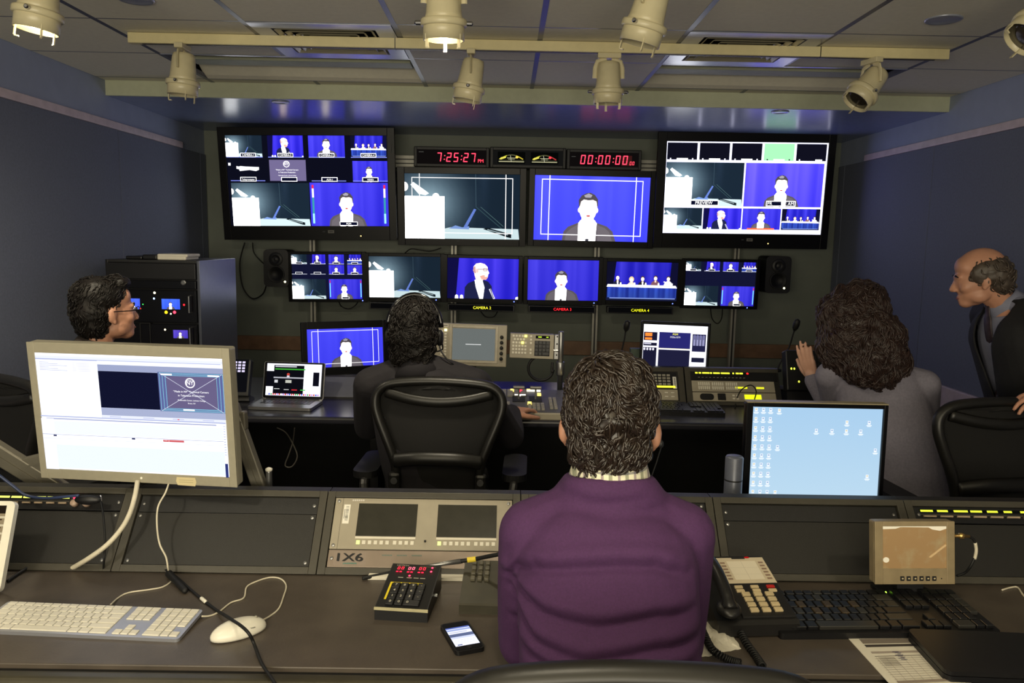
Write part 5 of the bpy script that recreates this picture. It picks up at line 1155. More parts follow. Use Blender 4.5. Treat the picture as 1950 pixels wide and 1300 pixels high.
# plain keypad box half behind the sweater
a, yw, w = placed((874, 1150), (985, 1153), ZT+.022); t = thing('keypad_box', 'dark metal keypad box tucked beside the purple sweater', 'keypad', Vector((a.x, a.y, ZT)), (0, 0, yw)); D = .17; m_ol = mat('olive_metal', (66, 63, 52), .4, .2)
b = MB(); b.prismx([(0, 0), (0, .02), (.004, .023), (D, .05), (D, 0)], 0, w); b.build('case', m_ol, t)
sl2 = math.atan2(.027, D); M2 = Matrix.Translation((0, .004, .023)) @ Matrix.Rotation(sl2, 4, 'X')
for j in range(4):
    for i in range(3): q = MB(); q.box(.018+i*.0155, .029+i*.0155, .082+j*.021, .094+j*.021, -.001, .008, .002, M2); q.build('key', mat('olive_key', (96, 92, 78), .4), t)
# cable with silver boot
t = thing('label_cable', 'black cable with a silver boot and a yellow label above the timer keypad', 'cable', on(790, 1080, .80)); o0 = t.location.copy()
b = MB(); b.tube([at(788, 1081, 1.735)-o0, at(830, 1075, 1.735)-o0, at(878, 1068, 1.73)-o0], [.003, .0045, .006], 10); b.build('boot', M_alu, t, True)
b = MB(); b.tube([at(890, 1066, 1.73)-o0, at(906, 1064, 1.73)-o0], .0062, 10); b.build('label', mat('yellow_label', (236, 210, 60), .5), t)
b = MB(); b.tube(smooth_pts([at(876, 1068, 1.73)-o0, at(905, 1064, 1.73)-o0, at(945, 1056, 1.7)-o0, at(985, 1050, 1.68)-o0, at(1000, 1075, 1.66)-o0, on(1010, 1110, .755)-o0], 5), .005, 8); b.build('cord', M_rubber, t, True)
oncable('desk_cable', 'black cable running along the base of the console to the timer keypad', [(690, 1101, .756), (715, 1096, .757), (742, 1090, .758)], .0045, M_rubber)
b = MB(); a = on(700, 1104, ZT); c = on(882, 1106, ZT); b.box(0, (c-a).length, 0, .022, 0, .008, .001); o = b.build('paper_strip', M_paper); o.location = a; tag(o, 'narrow white strip along the foot of the console behind the timer keypad', 'strip')
# phone with a lit screen
a, c = on(868, 1244, ZT+.008), on(920, 1234, ZT+.008); e = on(840, 1188, ZT+.008); f = on(892, 1180, ZT+.008)
cx = (a+c+e+f)/4; d = (f-e)+(c-a); yw = math.atan2(d.y, d.x)
t = thing('smartphone', 'black smartphone lying on the desk with its screen lit', 'phone', Vector((cx.x, cx.y, ZT)), (0, 0, yw))
wph, lph = .0605, .117
sh = (e-a); up_ = math.atan2(sh.y, sh.x)
b = MB(); b.prismz(rrect(-wph/2, wph/2, -lph/2, lph/2, .009), 0, .009); b.build('case', M_black, t)
b = MB(); b.prismz(rrect(-wph/2+.003, wph/2-.003, -lph/2+.003, lph/2-.003, .007), .0088, .0094); b.build('glass', M_gloss, t)
p = Pic(.05, .075, 1); p.rect(0, 0, 1, 1, (235, 238, 255), 1.3); p.rect(0, 0, 1, .07, (90, 110, 190)); p.rect(0, .1, 1, .2, (170, 185, 235)); p.rect(.05, .26, .8, .3, (190, 195, 225)); p.rect(0, .36, 1, .52, (100, 112, 150)); p.rect(0, .52, 1, .62, (215, 222, 250), 1.1)
for v in (.7, .78, .86): p.rect(.05, v, .95, v+.012, (190, 196, 226))
p.rect(.1, .93, .3, .98, (110, 120, 170)); p.build('screen', t, loc=(0, -.002, .0096), rot=(-PI/2, 0, 0))
b = MB(); b.lathe([(.005, 0), (.005, .0005)], 16, Matrix.Translation((0, -lph/2+.011, .0094))); b.build('home_button', M_key, t)
# desk telephone
a, yw, w = placed((1369, 1190), (1524, 1186), ZT+.03); t = thing('telephone', 'black desk telephone with a paper index card and ivory keys', 'telephone', Vector((a.x, a.y, ZT)), (0, 0, yw)); D = .215; M_ph = mat('telephone_plastic', (30, 29, 29), .35)
b = MB(); b.prismx([(0, .004), (0, .028), (.01, .034), (D, .085), (D, .0), (.01, 0)], 0, w); b.build('base', M_ph, t)
sl3 = math.atan2(.051, D-.01); L3 = math.hypot(.051, D-.01); M3 = Matrix.Translation((0, .01, .034)) @ Matrix.Rotation(sl3, 4, 'X')
b = MB(); b.box(.056, w-.003, .004, L3-.004, -.002, .004, .002, M3); b.build('face_plate', M_ph, t)
def card(p):
    p.rect(0, 0, 1, 1, (214, 200, 172))
    p.rect(.2, .14, .8, .86, (236, 226, 202)); p.rect(.5, .14, .505, .86, (190, 180, 160)); p.rect(.2, .4, .8, .405, (200, 190, 170)); p.rect(.2, .65, .8, .655, (200, 190, 170)); p.rect(.34, .0, .62, .06, (40, 38, 36))
    for j in range(6):
        for u in (.05, .85): p.rect(u, .18+j*.125, u+.1, .24+j*.125, (150, 124, 104))
p = Pic(.112, .09); card(p); q = M3 @ Vector((.116, L3-.056, .0045)); p.build('index_card', t, PRINT, q, (sl3-PI/2, 0, 0))
mk = mat('ivory_key', (212, 192, 150), .4); mr = mat('red_key', (190, 40, 34), .4)
for j in range(2):
    for i in range(3): b = MB(); b.box(.07+i*.036, .088+i*.036, L3-.118-j*.0125, L3-.11-j*.0125, .003, .0075, .001, M3); b.build('key', mr if (i, j) == (2, 0) else mk, t)
for j in range(4):
    for i in range(3): b = MB(); b.box(.078+i*.026, .096+i*.026, .022+(3-j)*.0165-.004, .022+(3-j)*.0165+.0075, .003, .008, .001, M3); b.build('key', mk, t)
b = MB(); b.ell((.135, D-.012, .087), (.006, .003, .002)); b.build('lamp', emit('phone_red', (200, 30, 30), .6), t)
hs = thing('telephone_handset', 'black handset lying in the cradle of the desk telephone', 'handset', Vector((0, 0, 0))); hs.matrix_world = Matrix.Translation((a.x, a.y, ZT)) @ Matrix.Rotation(yw, 4, 'Z') @ M3 @ Matrix.Translation((.028, .1, .012))
b = MB(); b.tube(smooth_pts([(0, -.088, .006), (0, -.06, .022), (0, 0, .03), (0, .06, .022), (0, .088, .006)], 5), [.017]*3+[.0135]*15+[.017]*3, 12); b.ell((0, -.083, .004), (.026, .028, .012)); b.ell((0, .083, .004), (.026, .028, .012)); b.build('grip', M_ph, hs, True)
def coil(lab, pts, r=.0065, turns=26):
    C_ = smooth_pts(pts, 10); n = len(C_); out = []
    for k in range(turns*9):
        f_ = k/(turns*9-1)*(n-1); i = min(int(f_), n-2); P = C_[i].lerp(C_[i+1], f_-i); T_ = (C_[i+1]-C_[i]).normalized(); s1 = T_.cross(Vector((0, 0, 1))).normalized(); s2 = s1.cross(T_); q = 2*PI*k/9; out.append(P+r*(math.cos(q)*s1+math.sin(q)*s2))
    b = MB(); b.tube(out, .0022, 5); tag(b.build('coiled_cord', M_rubber, None, True), lab, 'cord')
coil('black coiled telephone cord falling past the front of the telephone', [on(1402, 1178, .775), on(1408, 1196, .765), on(1420, 1222, .758), on(1440, 1250, .758), on(1452, 1268, .758)])
coil('black coiled telephone cord over the crumpled white paper', [on(1333, 1188, .77), on(1342, 1210, .767), on(1358, 1238, .766), on(1388, 1256, .758), on(1410, 1262, .758)])
# crumpled paper
bm = bmesh.new(); N = 14; P0, P1, P2, P3 = (on(1333, 1185, ZT), on(1372, 1178, ZT), on(1412, 1236, ZT), on(1337, 1252, ZT)); g = []
for j in range(N+1):
    for i in range(N+1):
        u, v = i/N, j/N; q = P0*(1-u)*(1-v)+P1*u*(1-v)+P2*u*v+P3*(1-u)*v; e_ = min(u, 1-u, v, 1-v)
        q += Vector((random.uniform(-.002, .002), random.uniform(-.002, .002), .0015+min(e_*4, 1)*(.004*abs(math.sin(u*5+v*3))+.007*max(0, math.sin(v*7-u*4))+random.uniform(0, .002)))); g.append(bm.verts.new(q))
for j in range(N):
    for i in range(N): bm.faces.new((g[j*(N+1)+i], g[j*(N+1)+i+1], g[(j+1)*(N+1)+i+1], g[(j+1)*(N+1)+i]))
me = bpy.data.meshes.new('crumpled_paper'); bm.to_mesh(me); bm.free(); me.materials.append(M_paper); o = link('crumpled_paper', me); tag(o, 'crumpled white paper beside the telephone', 'paper'); md = o.modifiers.new('thick', 'SOLIDIFY'); md.thickness = .0006; md.offset = 1
# small field monitor
def d_field(t, X0, X1, Z0, Z1, w, h): pass
TLq, TRq, BRq, BLq = (1662, 996), (1813, 996), (1822, 1108), (1669, 1108); Ym = 1.69
L_, R__ = at(1665.5, 1052, Ym), at(1817.5, 1052, Ym); w = (R__-L_).length; T_, B_ = at(1738, 996, Ym), at(1745, 1108, Ym); h = (T_-B_).length*1.01
t = thing('field_monitor', 'small beige monitor with a smudged reflecting screen, above the black keyboard', 'monitor', (L_+R__)/2, (R(-8), R(-1.0), R(0)))
b = MB(); b.box(-w/2, w/2, .002, .03, -h/2, h/2, .004); b.build('shell', mat('field_monitor_beige', (150, 134, 104), .4, .1), t)
b = MB(); b.frame(-w/2, w/2, -h/2, h/2, .0185, -.002, .004, .001, .036, .011); b.build('bezel', mat('field_monitor_beige', (150, 134, 104)), t)
def smudged_reflection():  # smudges over a warm tint that puts the reflected room into the colour
    m = bpy.data.materials.new('smudged_reflection_glass'); m.use_nodes = True; nt = m.node_tree; b = nt.nodes['Principled BSDF']; tc = nt.nodes.new('ShaderNodeTexCoord'); n = nt.nodes.new('ShaderNodeTexNoise'); n.inputs['Scale'].default_value = 28; n.inputs['Detail'].default_value = 6
    nt.links.new(tc.outputs['Object'], n.inputs['Vector']); r = nt.nodes.new('ShaderNodeValToRGB'); r.color_ramp.elements[0].position = .52; r.color_ramp.elements[1].position = .78; r.color_ramp.elements[0].color = rgb(226, 186, 136); r.color_ramp.elements[1].color = rgb(235, 215, 170); nt.links.new(n.outputs['Fac'], r.inputs['Fac']); nt.links.new(r.outputs['Color'], b.inputs['Base Color']); b.inputs['Metallic'].default_value = .55; b.inputs['Roughness'].default_value = .28; return m
sw_, sh_ = w-.037, h-.047
b = MB(); b.box(-sw_/2, sw_/2, .0, .004, -sh_/2, sh_/2); o = b.build('screen', smudged_reflection(), t); o.location = (0, 0, .0125)
p = Pic(sw_, sh_); p.poly(((-.0, 0), (1, 0), (1, .06), (.9, .11), (.78, .08), (.72, .03), (.28, .02), (.2, .06), (0, .07)), (255, 250, 236)); p.ell(.05, .8, .05, .065, (255, 250, 236)); p.poly(((.72, .73), (.97, .44), (1, .44), (1, .47), (.75, .76)), (214, 184, 140)); p.build('film_sheen', t, PRINT, (0, -.0006, .0125))  # pieces of film, their bright sheen put into the printed colour
for i in range(6): b = MB(); b.box(-.034+i*.0145, -.0245+i*.0145, -.0035, .0, -h/2+.008, -h/2+.0185, .001); q = b.build('button', M_black, t); p = Pic(.005, .004); p.rect(.1, .1, .9, .9, (190, 176, 140)); p.build('mark', q, PRINT, (-.029+i*.0145, -.0037, -h/2+.0135))
b = MB(); b.ell((.06, -.002, -h/2+.013), (.0015, .001, .0015), u=8, v=6); b.build('pinhole', M_rubber, t)
b = MB(); b.box(-.03, .03, .02, .04, -h/2-.03, -h/2+.03); b.box(-.06, .06, .01, .09, -h/2-.034, -h/2-.026, .002); b.build('stand', M_black, t)
t = thing('bnc_cable', 'black and white cable with a brass plug curving from the small beige monitor', 'cable', at(1818, 1020, Ym)); o0 = t.location.copy()
b = MB(); b.tube([at(1814, 1020, Ym+.01)-o0, at(1826, 1020, Ym+.01)-o0, at(1827, 1020, Ym+.01)-o0, at(1834, 1020, Ym+.01)-o0, at(1835, 1020, Ym+.01)-o0, at(1846, 1021, Ym+.01)-o0], [.004, .004, .007, .007, .004, .0035], 10); b.build('plug', mat('brass', (214, 176, 110), .25, .9), t, True)
b = MB(); b.tube(smooth_pts([at(1844, 1021, Ym+.01)-o0, at(1853, 1026, Ym+.01)-o0, at(1857, 1034, Ym+.01)-o0], 4), .003, 8); b.tube(smooth_pts([at(1856, 1062, Ym+.01)-o0, at(1848, 1078, Ym+.01)-o0, at(1838, 1090, Ym+.02)-o0, at(1822, 1096, Ym+.03)-o0], 4), .003, 8); b.build('cord', M_rubber, t, True)
b = MB(); b.tube(smooth_pts([at(1857, 1033, Ym+.01)-o0, at(1859, 1048, Ym+.01)-o0, at(1856, 1064, Ym+.01)-o0], 4), .0036, 8); b.build('sleeve', M_wcord, t, True)
# black keyboard on the front desk
fl, fr, br = on(1530, 1200, ZT+.02), on(1908, 1197, ZT+.02), on(1868, 1116, ZT+.02); d = (fr-fl); yw = math.atan2(d.y, d.x); wk = .47; dk = .17; d.normalize(); n = Vector((-d.y, d.x, 0)); c = fr-d*wk/2+n*dk/2; c.z = ZT+.0045
kb = keyboard('keyboard', 'large black keyboard with dark keys, right of the telephone', c, yw, wk, dk, M_black, M_key, .014, [], R(3))
mks = [M_key, mat('amber_print_key', (66, 54, 36), .4), mat('grey_print_key', (46, 45, 42), .4)]
add_keys(kb, wk, dk, .014, full_rows(), lambda k: mks[1] if k in (33, 36, 49, 52, 55) else mks[2] if k % 7 == 3 else M_key, .0016, .008)
for x in (-.01, .008) if False else (.06, .075): b = MB(); b.ell((x, dk/2-.004, .0145), (.0022, .0022, .002), u=8, v=6); b.build('green_light', emit('green_led', (160, 240, 60), 5), kb)
# form and closed black laptop
pts = [on(1609, 1208, ZT+.001), on(1760, 1206, ZT+.001), on(1850, 1300, ZT+.001), on(1700, 1308, ZT+.001)]
cpt = sum(pts, Vector())/4; d = pts[1]-pts[0]; yw = math.atan2(d.y, d.x); Wp = .17; Hp = .16
t = thing('printed_form', 'white printed form with ruled rows, half under the closed black laptop', 'paper', Vector((cpt.x, cpt.y, ZT)), (0, 0, yw))
def fpt(q): v = q-cpt; v.rotate(Euler((0, 0, -yw))); return v
lq = [fpt(q) for q in pts]
me = MB(); me.prismz([(v.x, v.y) for v in (lq[3], lq[2], lq[1], lq[0])], .0002, .0012); me.build('sheet', M_paper, t)
p = Pic(1, 1)
def qd(u0, v0, u1, v1, c):
    f_ = lambda u, v: (lq[0]*(1-u)*(1-v)+lq[1]*u*(1-v)+lq[2]*u*v+lq[3]*(1-u)*v)
    p.poly([(.5+f_(u, v).x, .5-f_(u, v).y) for u, v in ((u0, v0), (u1, v0), (u1, v1), (u0, v1))], c)
qd(.12, .1, .8, .2, (128, 118, 108)); qd(.12, .22, .95, .27, (60, 54, 52)); qd(.12, .36, .95, .4, (170, 158, 146)); qd(.12, .45, .95, .46, (120, 110, 104))
for i in range(10): qd(.1, .5+i*.042, .95, .504+i*.042, (150, 140, 130))
for i in range(7): qd(.12+i*.11, .48, .124+i*.11, .92, (170, 160, 150))
for i in range(8): qd(.38+.02*(i % 3), .38+i*.022, .46+.02*(i % 2), .388+i*.022, (60, 60, 110))
for i in range(6): qd(.14, .49+i*.03, .34, .497+i*.03, (130, 122, 116))
qd(.1, .92, .95, .96, (150, 136, 124)); p.step = .00002; p.build('printing', t, PRINT, (0, 0, .0014), (-PI/2, 0, 0))
fl = on(1802, 1280, ZT+.02); bl2 = on(1752, 1200, ZT+.02); t = thing('closed_laptop', 'closed black laptop on the printed form at the corner of the desk', 'laptop', Vector((fl.x, fl.y, ZT+.0015)), (0, 0, R(-3)))
Lc = max(.14, (bl2-fl).length); b = MB(); b.prismz(rrect(0, .30, 0, Lc, .014), 0, .011); b.build('base', M_black, t); b = MB(); b.prismz(rrect(0, .30, 0, Lc, .014), .0125, .021); b.build('lid', mat('black_laptop_lid', (24, 23, 24), .38), t)
b = MB(); b.tube([(.03, Lc, .012), (.27, Lc, .012)], .007, 8); b.build('hinge', M_black, t)
oncable('desk_cable', 'short pale cord on the desk beyond the black keyboard', [(1908, 1123), (1925, 1118), (1938, 1118), (1948, 1132), (1965, 1150)], .002, M_wcord)
# ------------------------------------------------------------------ chairs
def chair(lab, loc, rz, arm_l=True):
    t = thing('office_chair', lab, 'chair', loc, (0, 0, rz), 'black mesh office chairs')
    yb = -.25
    def yy(z): return yb+.02-.10*max(0, (z-.62))**1.0*.25-.05*math.sin(max(0, min(1, (z-.5)/.5))*PI)*.5
    half = [(.0, 1.048), (.11, 1.044), (.185, 1.032), (.222, 1.0), (.228, .955), (.212, .90), (.18, .82), (.155, .745), (.15, .68), (.15, .60), (.14, .53), (.10, .5), (0, .495)]
    loop = [(x, yy(z), z) for x, z in half]+[(-x, yy(z), z) for x, z in half[-2:0:-1]]
    b = MB(); b.tube(smooth_pts(loop, 4, True), .017, 10, True, flat=1.25, upv=(0, 1, 0)); b.build('back_frame', M_chair, t, True)
    b = MB(); hs_ = smooth_pts([(x, 0, z) for x, z in half], 4); g = []
    for p in hs_:
        row = []
        for i in range(13): u = -1+2*i/12; row.append(b.bm.verts.new((p.x*.97*u, yy(p.z)+.012-.03*(1-u*u), p.z-(.012 if p.z > 1.03 else 0))))
        g.append(row)
    for A, B in zip(g, g[1:]):
        for i in range(12):
            try: b.bm.faces.new((A[i], A[i+1], B[i+1], B[i]))
            except ValueError: pass
    o = b.build('back_mesh', M_fabric, t, True); md = o.modifiers.new('thick', 'SOLIDIFY'); md.thickness = .004
    b = MB(); b.tube(smooth_pts([(-.19, yy(.99)-.004, 1.004), (-.1, yy(.97)-.02, .985), (0, yy(.97)-.026, .977), (.1, yy(.97)-.02, .985), (.19, yy(.99)-.004, 1.004)], 5), .012, 10, flat=1.6); b.build('top_band', M_chair, t, True)
    b = MB(); b.tube(smooth_pts([(-.155, yy(.76)-.012, .76), (-.08, yy(.76)-.035, .775), (0, yy(.76)-.04, .778), (.08, yy(.76)-.035, .775), (.155, yy(.76)-.012, .76)], 5), .02, 12, flat=1.3); b.build('lumbar_pad', M_chair, t, True)
    for s in (-1, 1): b = MB(); b.box(s*.155-.022, s*.155+.022, yb-.035, yb-.005, .45, .72, .012); b.build('upright', M_chair, t)
    b = MB(); b.tube(smooth_pts([(-.24, -.2, .455), (-.25, .05, .465), (-.23, .24, .455), (0, .27, .44), (.23, .24, .455), (.25, .05, .465), (.24, -.2, .455), (0, -.24, .45)], 5, True), .018, 8, True); b.build('seat_frame', M_chair, t, True)
    b = MB(); b.prismz([(p[0], p[1]) for p in rrect(-.24, .24, -.22, .25, .06)], .44, .458); b.build('seat', M_fabric, t)
    for s in (-1, 1):
        b = MB(); b.tube(smooth_pts([(s*.19, -.26, .55), (s*.25, -.27, .58), (s*.272, -.25, .66), (s*.272, -.2, .68)], 5), .016, 10); b.box(s*.215-.03, s*.215+.03, -.3, -.26, .5, .6, .01); b.build('arm_bracket', M_chair, t)
        b = MB(); b.prismz([(x+s*.275, y) for x, y in rrect(-.045, .045, -.24, .06, .04)], .68, .705); b.build('arm_pad', M_rubber, t)
        b = MB(); b.box(s*.215-.007, s*.215+.007, -.306, -.3, .52, .58, .002); b.build('arm_lever', M_alu, t)
        b = MB(); b.lathe([(.012, 0), (.012, .004)], 12, Matrix.Translation((s*.155, yb-.036, .69)) @ Matrix.Rotation(PI/2, 4, 'X')); b.build('pivot_cap', M_alu, t)
    b = MB(); b.box(-.1, .1, -.24, .1, .38, .44, .02); b.build('tilt_case', M_chair, t)
    b = MB(); b.lathe([(.03, .1), (.03, .3), (.022, .3), (.022, .39)], 16); b.build('gas_column', M_dark, t, True)
    for k in range(5):
        a = R(72*k+18); c, s = math.cos(a), math.sin(a); b = MB(); b.tube([(0, 0, .12), (.15*c, .15*s, .105), (.31*c, .31*s, .075)], [.03, .024, .016], 8); q = b.build('base_arm', M_chair, t, True)
        b = MB()
        for e in (-.014, .014): b.lathe([(.028, -.008), (.03, 0), (.028, .008)], 16, Matrix.Translation((.31*c-s*e, .31*s+c*e, .03)) @ Matrix.Rotation(a, 4, 'Z') @ Matrix.Rotation(PI/2, 4, 'X'))
        b.build('caster', M_rubber, q, True)
    return t
chair('black mesh chair holding the man in the headset', (-.225, 3.0, 0), R(-2))
chair('black mesh chair under the hand of the standing man in a dark suit', (1.64, 2.79, 0), R(6))
chair('black mesh chair of the man in the purple sweater, only its top in view', (.165, 1.105, 0), 0)
chair('dark chair of the seated man in glasses, beyond the large silver display', (-1.62, 2.88, 0), R(-28))

# ------------------------------------------------------------------ people
def organic(name, b, m, parent, voxel=.006, it=3, fn=None, post=None):
    """closed solids fused into one continuous skin"""
    bmesh.ops.recalc_face_normals(b.bm, faces=b.bm.faces)
    me = bpy.data.meshes.new('tmp'); b.bm.to_mesh(me); b.bm.free(); o = bpy.data.objects.new('tmp', me); COL.objects.link(o)
    md = o.modifiers.new('r', 'REMESH'); md.mode = 'VOXEL'; md.voxel_size = voxel; md.use_smooth_shade = True
    if it: s = o.modifiers.new('s', 'SMOOTH'); s.factor = .5; s.iterations = it
    dg = bpy.context.evaluated_depsgraph_get(); ne = bpy.data.meshes.new_from_object(o.evaluated_get(dg)); bpy.data.objects.remove(o); ne.name = name
    ne.materials.clear(); ne.materials.append(m)
    if fn:
        ne.calc_loop_triangles() if False else None
        nr = [v.normal.copy() for v in ne.vertices]
        for v, n in zip(ne.vertices, nr): v.co += fn(v.co, n)
    if post:
        bm = bmesh.new(); bm.from_mesh(ne); post(bm); bm.to_mesh(ne); bm.free()
    for p in ne.polygons: p.use_smooth = True
    ne.update(); return link(name, ne, parent)
def basis(fw, up=(0, 0, 1)):
    f = Vector(fw).normalized(); r = f.cross(Vector(up)).normalized(); u = r.cross(f); return Matrix(((r.x, f.x, u.x, 0), (r.y, f.y, u.y, 0), (r.z, f.z, u.z, 0), (0, 0, 0, 1)))
def loft(b, spine, hw, hd, lat, n=24):
    rings = []; k = len(spine)
    for i, p in enumerate(spine):
        t = (spine[min(i+1, k-1)]-spine[max(i-1, 0)]).normalized(); l = (lat-t*lat.dot(t)).normalized(); f = t.cross(l)
        rings.append([b.bm.verts.new(p+l*hw[i]*math.copysign(abs(math.cos(q))**.85, math.cos(q))+f*hd[i]*math.copysign(abs(math.sin(q))**.85, math.sin(q))) for q in (2*PI*j/n for j in range(n))])
    for A, B in zip(rings, rings[1:]):
        for j in range(n): b.bm.faces.new((A[j], A[(j+1) % n], B[(j+1) % n], B[j]))
    b.bm.faces.new(rings[0][::-1]); b.bm.faces.new(rings[-1])
def head_solids(b, M, sc=1.0, jaw=1.0, nose=1.0, ear=0):
    E_ = lambda c, r, rot=None: b.ell((0, 0, 0), r, M @ Matrix.Scale(sc, 4) @ Matrix.Translation(c) @ (rot or Matrix()), 20, 14)
    E_((0, -.012, .03), (.075, .096, .088)); E_((0, .02, -.01), (.066, .074, .08)); E_((0, .03, -.05), (.055*jaw, .058, .062)); E_((0, .06, -.092), (.03*jaw, .03, .024))
    for s in (-1, 1):
        E_((s*.034, .056, -.03), (.028, .028, .026)); E_((s*.04, .015, -.07), (.022*jaw, .04, .03))
        E_((s*(.076+ear), -.008, -.012), (.009+ear*.4, .019, .031), Matrix.Rotation(s*R(18), 4, 'Z') @ Matrix.Rotation(R(-12), 4, 'X')); E_((s*(.075+ear*.8), -.002, -.04), (.008, .01, .011))
        E_((s*.014, .098, -.037), (.009, .01, .008))
    E_((0, .077, .016), (.052, .016, .011)); E_((0, .046, .05), (.06, .038, .045))
    P = lambda *q: M @ (Vector(q)*sc)
    b.capsule(P(0, .082, .008), P(0, .104*nose, -.032), .008*sc, .0125*sc); E_((0, .083, -.066), (.022, .012, .0055)); E_((0, .081, -.078), (.019, .012, .006)); E_((0, .07, -.07), (.03, .015, .022))
def hand_solids(b, w, d, pn, side, curl=.35, spread=.09, sc=1.0):
    """w wrist, d finger direction, pn palm normal (towards the held side), side = +1 when the thumb lies towards d x pn"""
    d = Vector(d).normalized(); pn = Vector(pn); pn = (pn-d*pn.dot(d)).normalized(); x = d.cross(pn).normalized()*side
    w = Vector(w); L = [.040, .045, .041, .032]; base = []
    for i in range(4):
        off = (.030-.020*i)*sc; k = w+d*(.088-.004*abs(i-1.2))*sc+x*off; base.append(k)
        b.capsule(w+x*off*.55+d*.006*sc, k, .0135*sc, .0115*sc)
    b.capsule(w-d*.03*sc, w+d*.02*sc, .026*sc, .028*sc)
    for i in range(4):
        p = base[i]; dd = (d+x*spread*(1.5-i)).normalized(); a = 0
        for j, f in enumerate((1, .62, .48)):
            a += curl*(1 if j else .55); q = p+(dd*math.cos(a)+pn*math.sin(a))*L[i]*f*sc; b.capsule(p, q, (.0095-.0008*j)*sc, (.0087-.0008*j)*sc, 10); p = q
    p = w+x*.026*sc+d*.016*sc+pn*.006*sc
    for j, (f, a) in enumerate(((.042, .75), (.034, .45), (.026, .25))):
        q = p+(d*math.cos(a)+x*math.sin(a)+pn*.25).normalized()*f*sc; b.capsule(p, q, (.0135-.0018*j)*sc, (.0118-.0018*j)*sc, 10); p = q
def person(label, J, skin, head_fw, head_up=(0, 0, 1), sc=1.0, wid=1.0, fn_shirt=None, shirt=None, trousers=None, shirt_name='shirt', infl=.009, shirt_end=.96, nose=1.0, jaw=1.0, hands=None, trap=-.022, ear=.0, extra=None, voxel=.0055):
    """J: joints in the world; returns the root and the head matrix"""
    t = thing('person', label, 'person', (J['pelvis'].x, J['pelvis'].y, 0)); o0 = t.location.copy()
    K = {k: v-o0 for k, v in J.items()}
    H = Matrix.Translation(K['head']) @ basis(head_fw, head_up)
    lat = (K['shR']-K['shL']).normalized(); latp = (K['hipR']-K['hipL']).normalized()
    sp = smooth_pts([K['pelvis']-Vector((0, 0, .06)), K['pelvis']+Vector((0, 0, .05)), K['waist'], K['chest'], K['neck']], 5); n = len(sp)
    tabw = [(0, .15), (.12, .168), (.3, .162), (.45, .15), (.62, .162), (.78, .168), (.86, .15), (.93, .10), (1, .062)]; tabd = [(0, .10), (.12, .125), (.3, .118), (.45, .108), (.62, .118), (.78, .115), (.86, .1), (.93, .078), (1, .058)]
    def lk(tab, u):
        for (a, x), (c, y) in zip(tab, tab[1:]):
            if u <= c: return x+(y-x)*(u-a)/(c-a)
        return tab[-1][1]
    def torso(b, e, end=1.0):
        m = [i for i in range(n) if i/(n-1) <= end]
        loft(b, [sp[i] for i in m], [lk(tabw, i/(n-1))*wid+e for i in m], [lk(tabd, i/(n-1))*wid+e for i in m], lat)
        for s in 'LR':
            S_ = K['sh'+s]; b.capsule(K['neck'].lerp(S_, .2)+Vector((0, 0, trap)), S_, (.044+e)*sc, .054*sc+e)
    def arms(b, e, cut=1.0):
        for s in 'LR':
            A, E, W = K['sh'+s], K['el'+s], K['wr'+s]; b.capsule(A, A.lerp(E, .5), .054*sc+e, .050*sc+e); b.capsule(A.lerp(E, .5), E, .050*sc+e, .042*sc+e); m = E.lerp(W, .3); b.capsule(E, m, .042*sc+e, .042*sc+e); b.capsule(m, E.lerp(W, cut), .042*sc+e, (.028*sc+e) if not e else .031*sc+e)
    def legs(b, e):
        for s in 'LR':
            A, N_, F_ = K['hip'+s], K['kn'+s], K['an'+s]; b.capsule(A, N_, .085*sc+e, .062*sc+e); m = N_.lerp(F_, .35); b.capsule(N_, m, .06*sc+e, .058*sc+e); b.capsule(m, F_, .058*sc+e, .04*sc+e*1.5)
    b = MB(); head_solids(b, H, sc, jaw, nose, ear); torso(b, 0); arms(b, 0); legs(b, 0)
    b.capsule(K['neck']-Vector((0, 0, .02)), H @ Vector((0, -.02, -.04)), ( .056*sc), .054*sc)
    for s in 'LR':
        hd = (hands or {}).get(s)
        if hd: hand_solids(b, K['wr'+s], hd[0], hd[1], hd[2], *hd[3:])
        else:
            d = (K['wr'+s]-K['el'+s]); hand_solids(b, K['wr'+s], d, (0, 0, -1), 1 if s == 'L' else -1)
        F_ = K['an'+s]; fwd = (K['kn'+s]-K['hip'+s]); fwd.z = 0; fwd = fwd.normalized() if fwd.length > .05 else Vector((lat.y*-1, lat.x, 0)); b.capsule(F_+Vector((0, 0, -.035)), F_+fwd*.14+Vector((0, 0, -.05)), .04, .03)
    organic('body', b, skin, t, voxel)
    if shirt:
        b = MB(); torso(b, infl, shirt_end); arms(b, infl, .97)
        if extra: extra(b, K)
        organic(shirt_name, b, shirt, t, voxel, 5, fn_shirt)
    if trousers:
        b = MB(); legs(b, .012); loft(b, sp[:6], [.17*wid+.012]*6, [.125*wid+.012]*6, lat); organic('trousers', b, trousers, t, .009)
    for s in 'LR':
        F_ = K['an'+s]; fwd = (K['kn'+s]-K['hip'+s]); fwd.z = 0; fwd = fwd.normalized() if fwd.length > .05 else Vector((-lat.y, lat.x, 0)); b = MB(); b.capsule(F_+Vector((0, 0, -.035)), F_+fwd*.15+Vector((0, 0, -.052)), .047, .036); organic('shoe', b, M_black, t, .008)
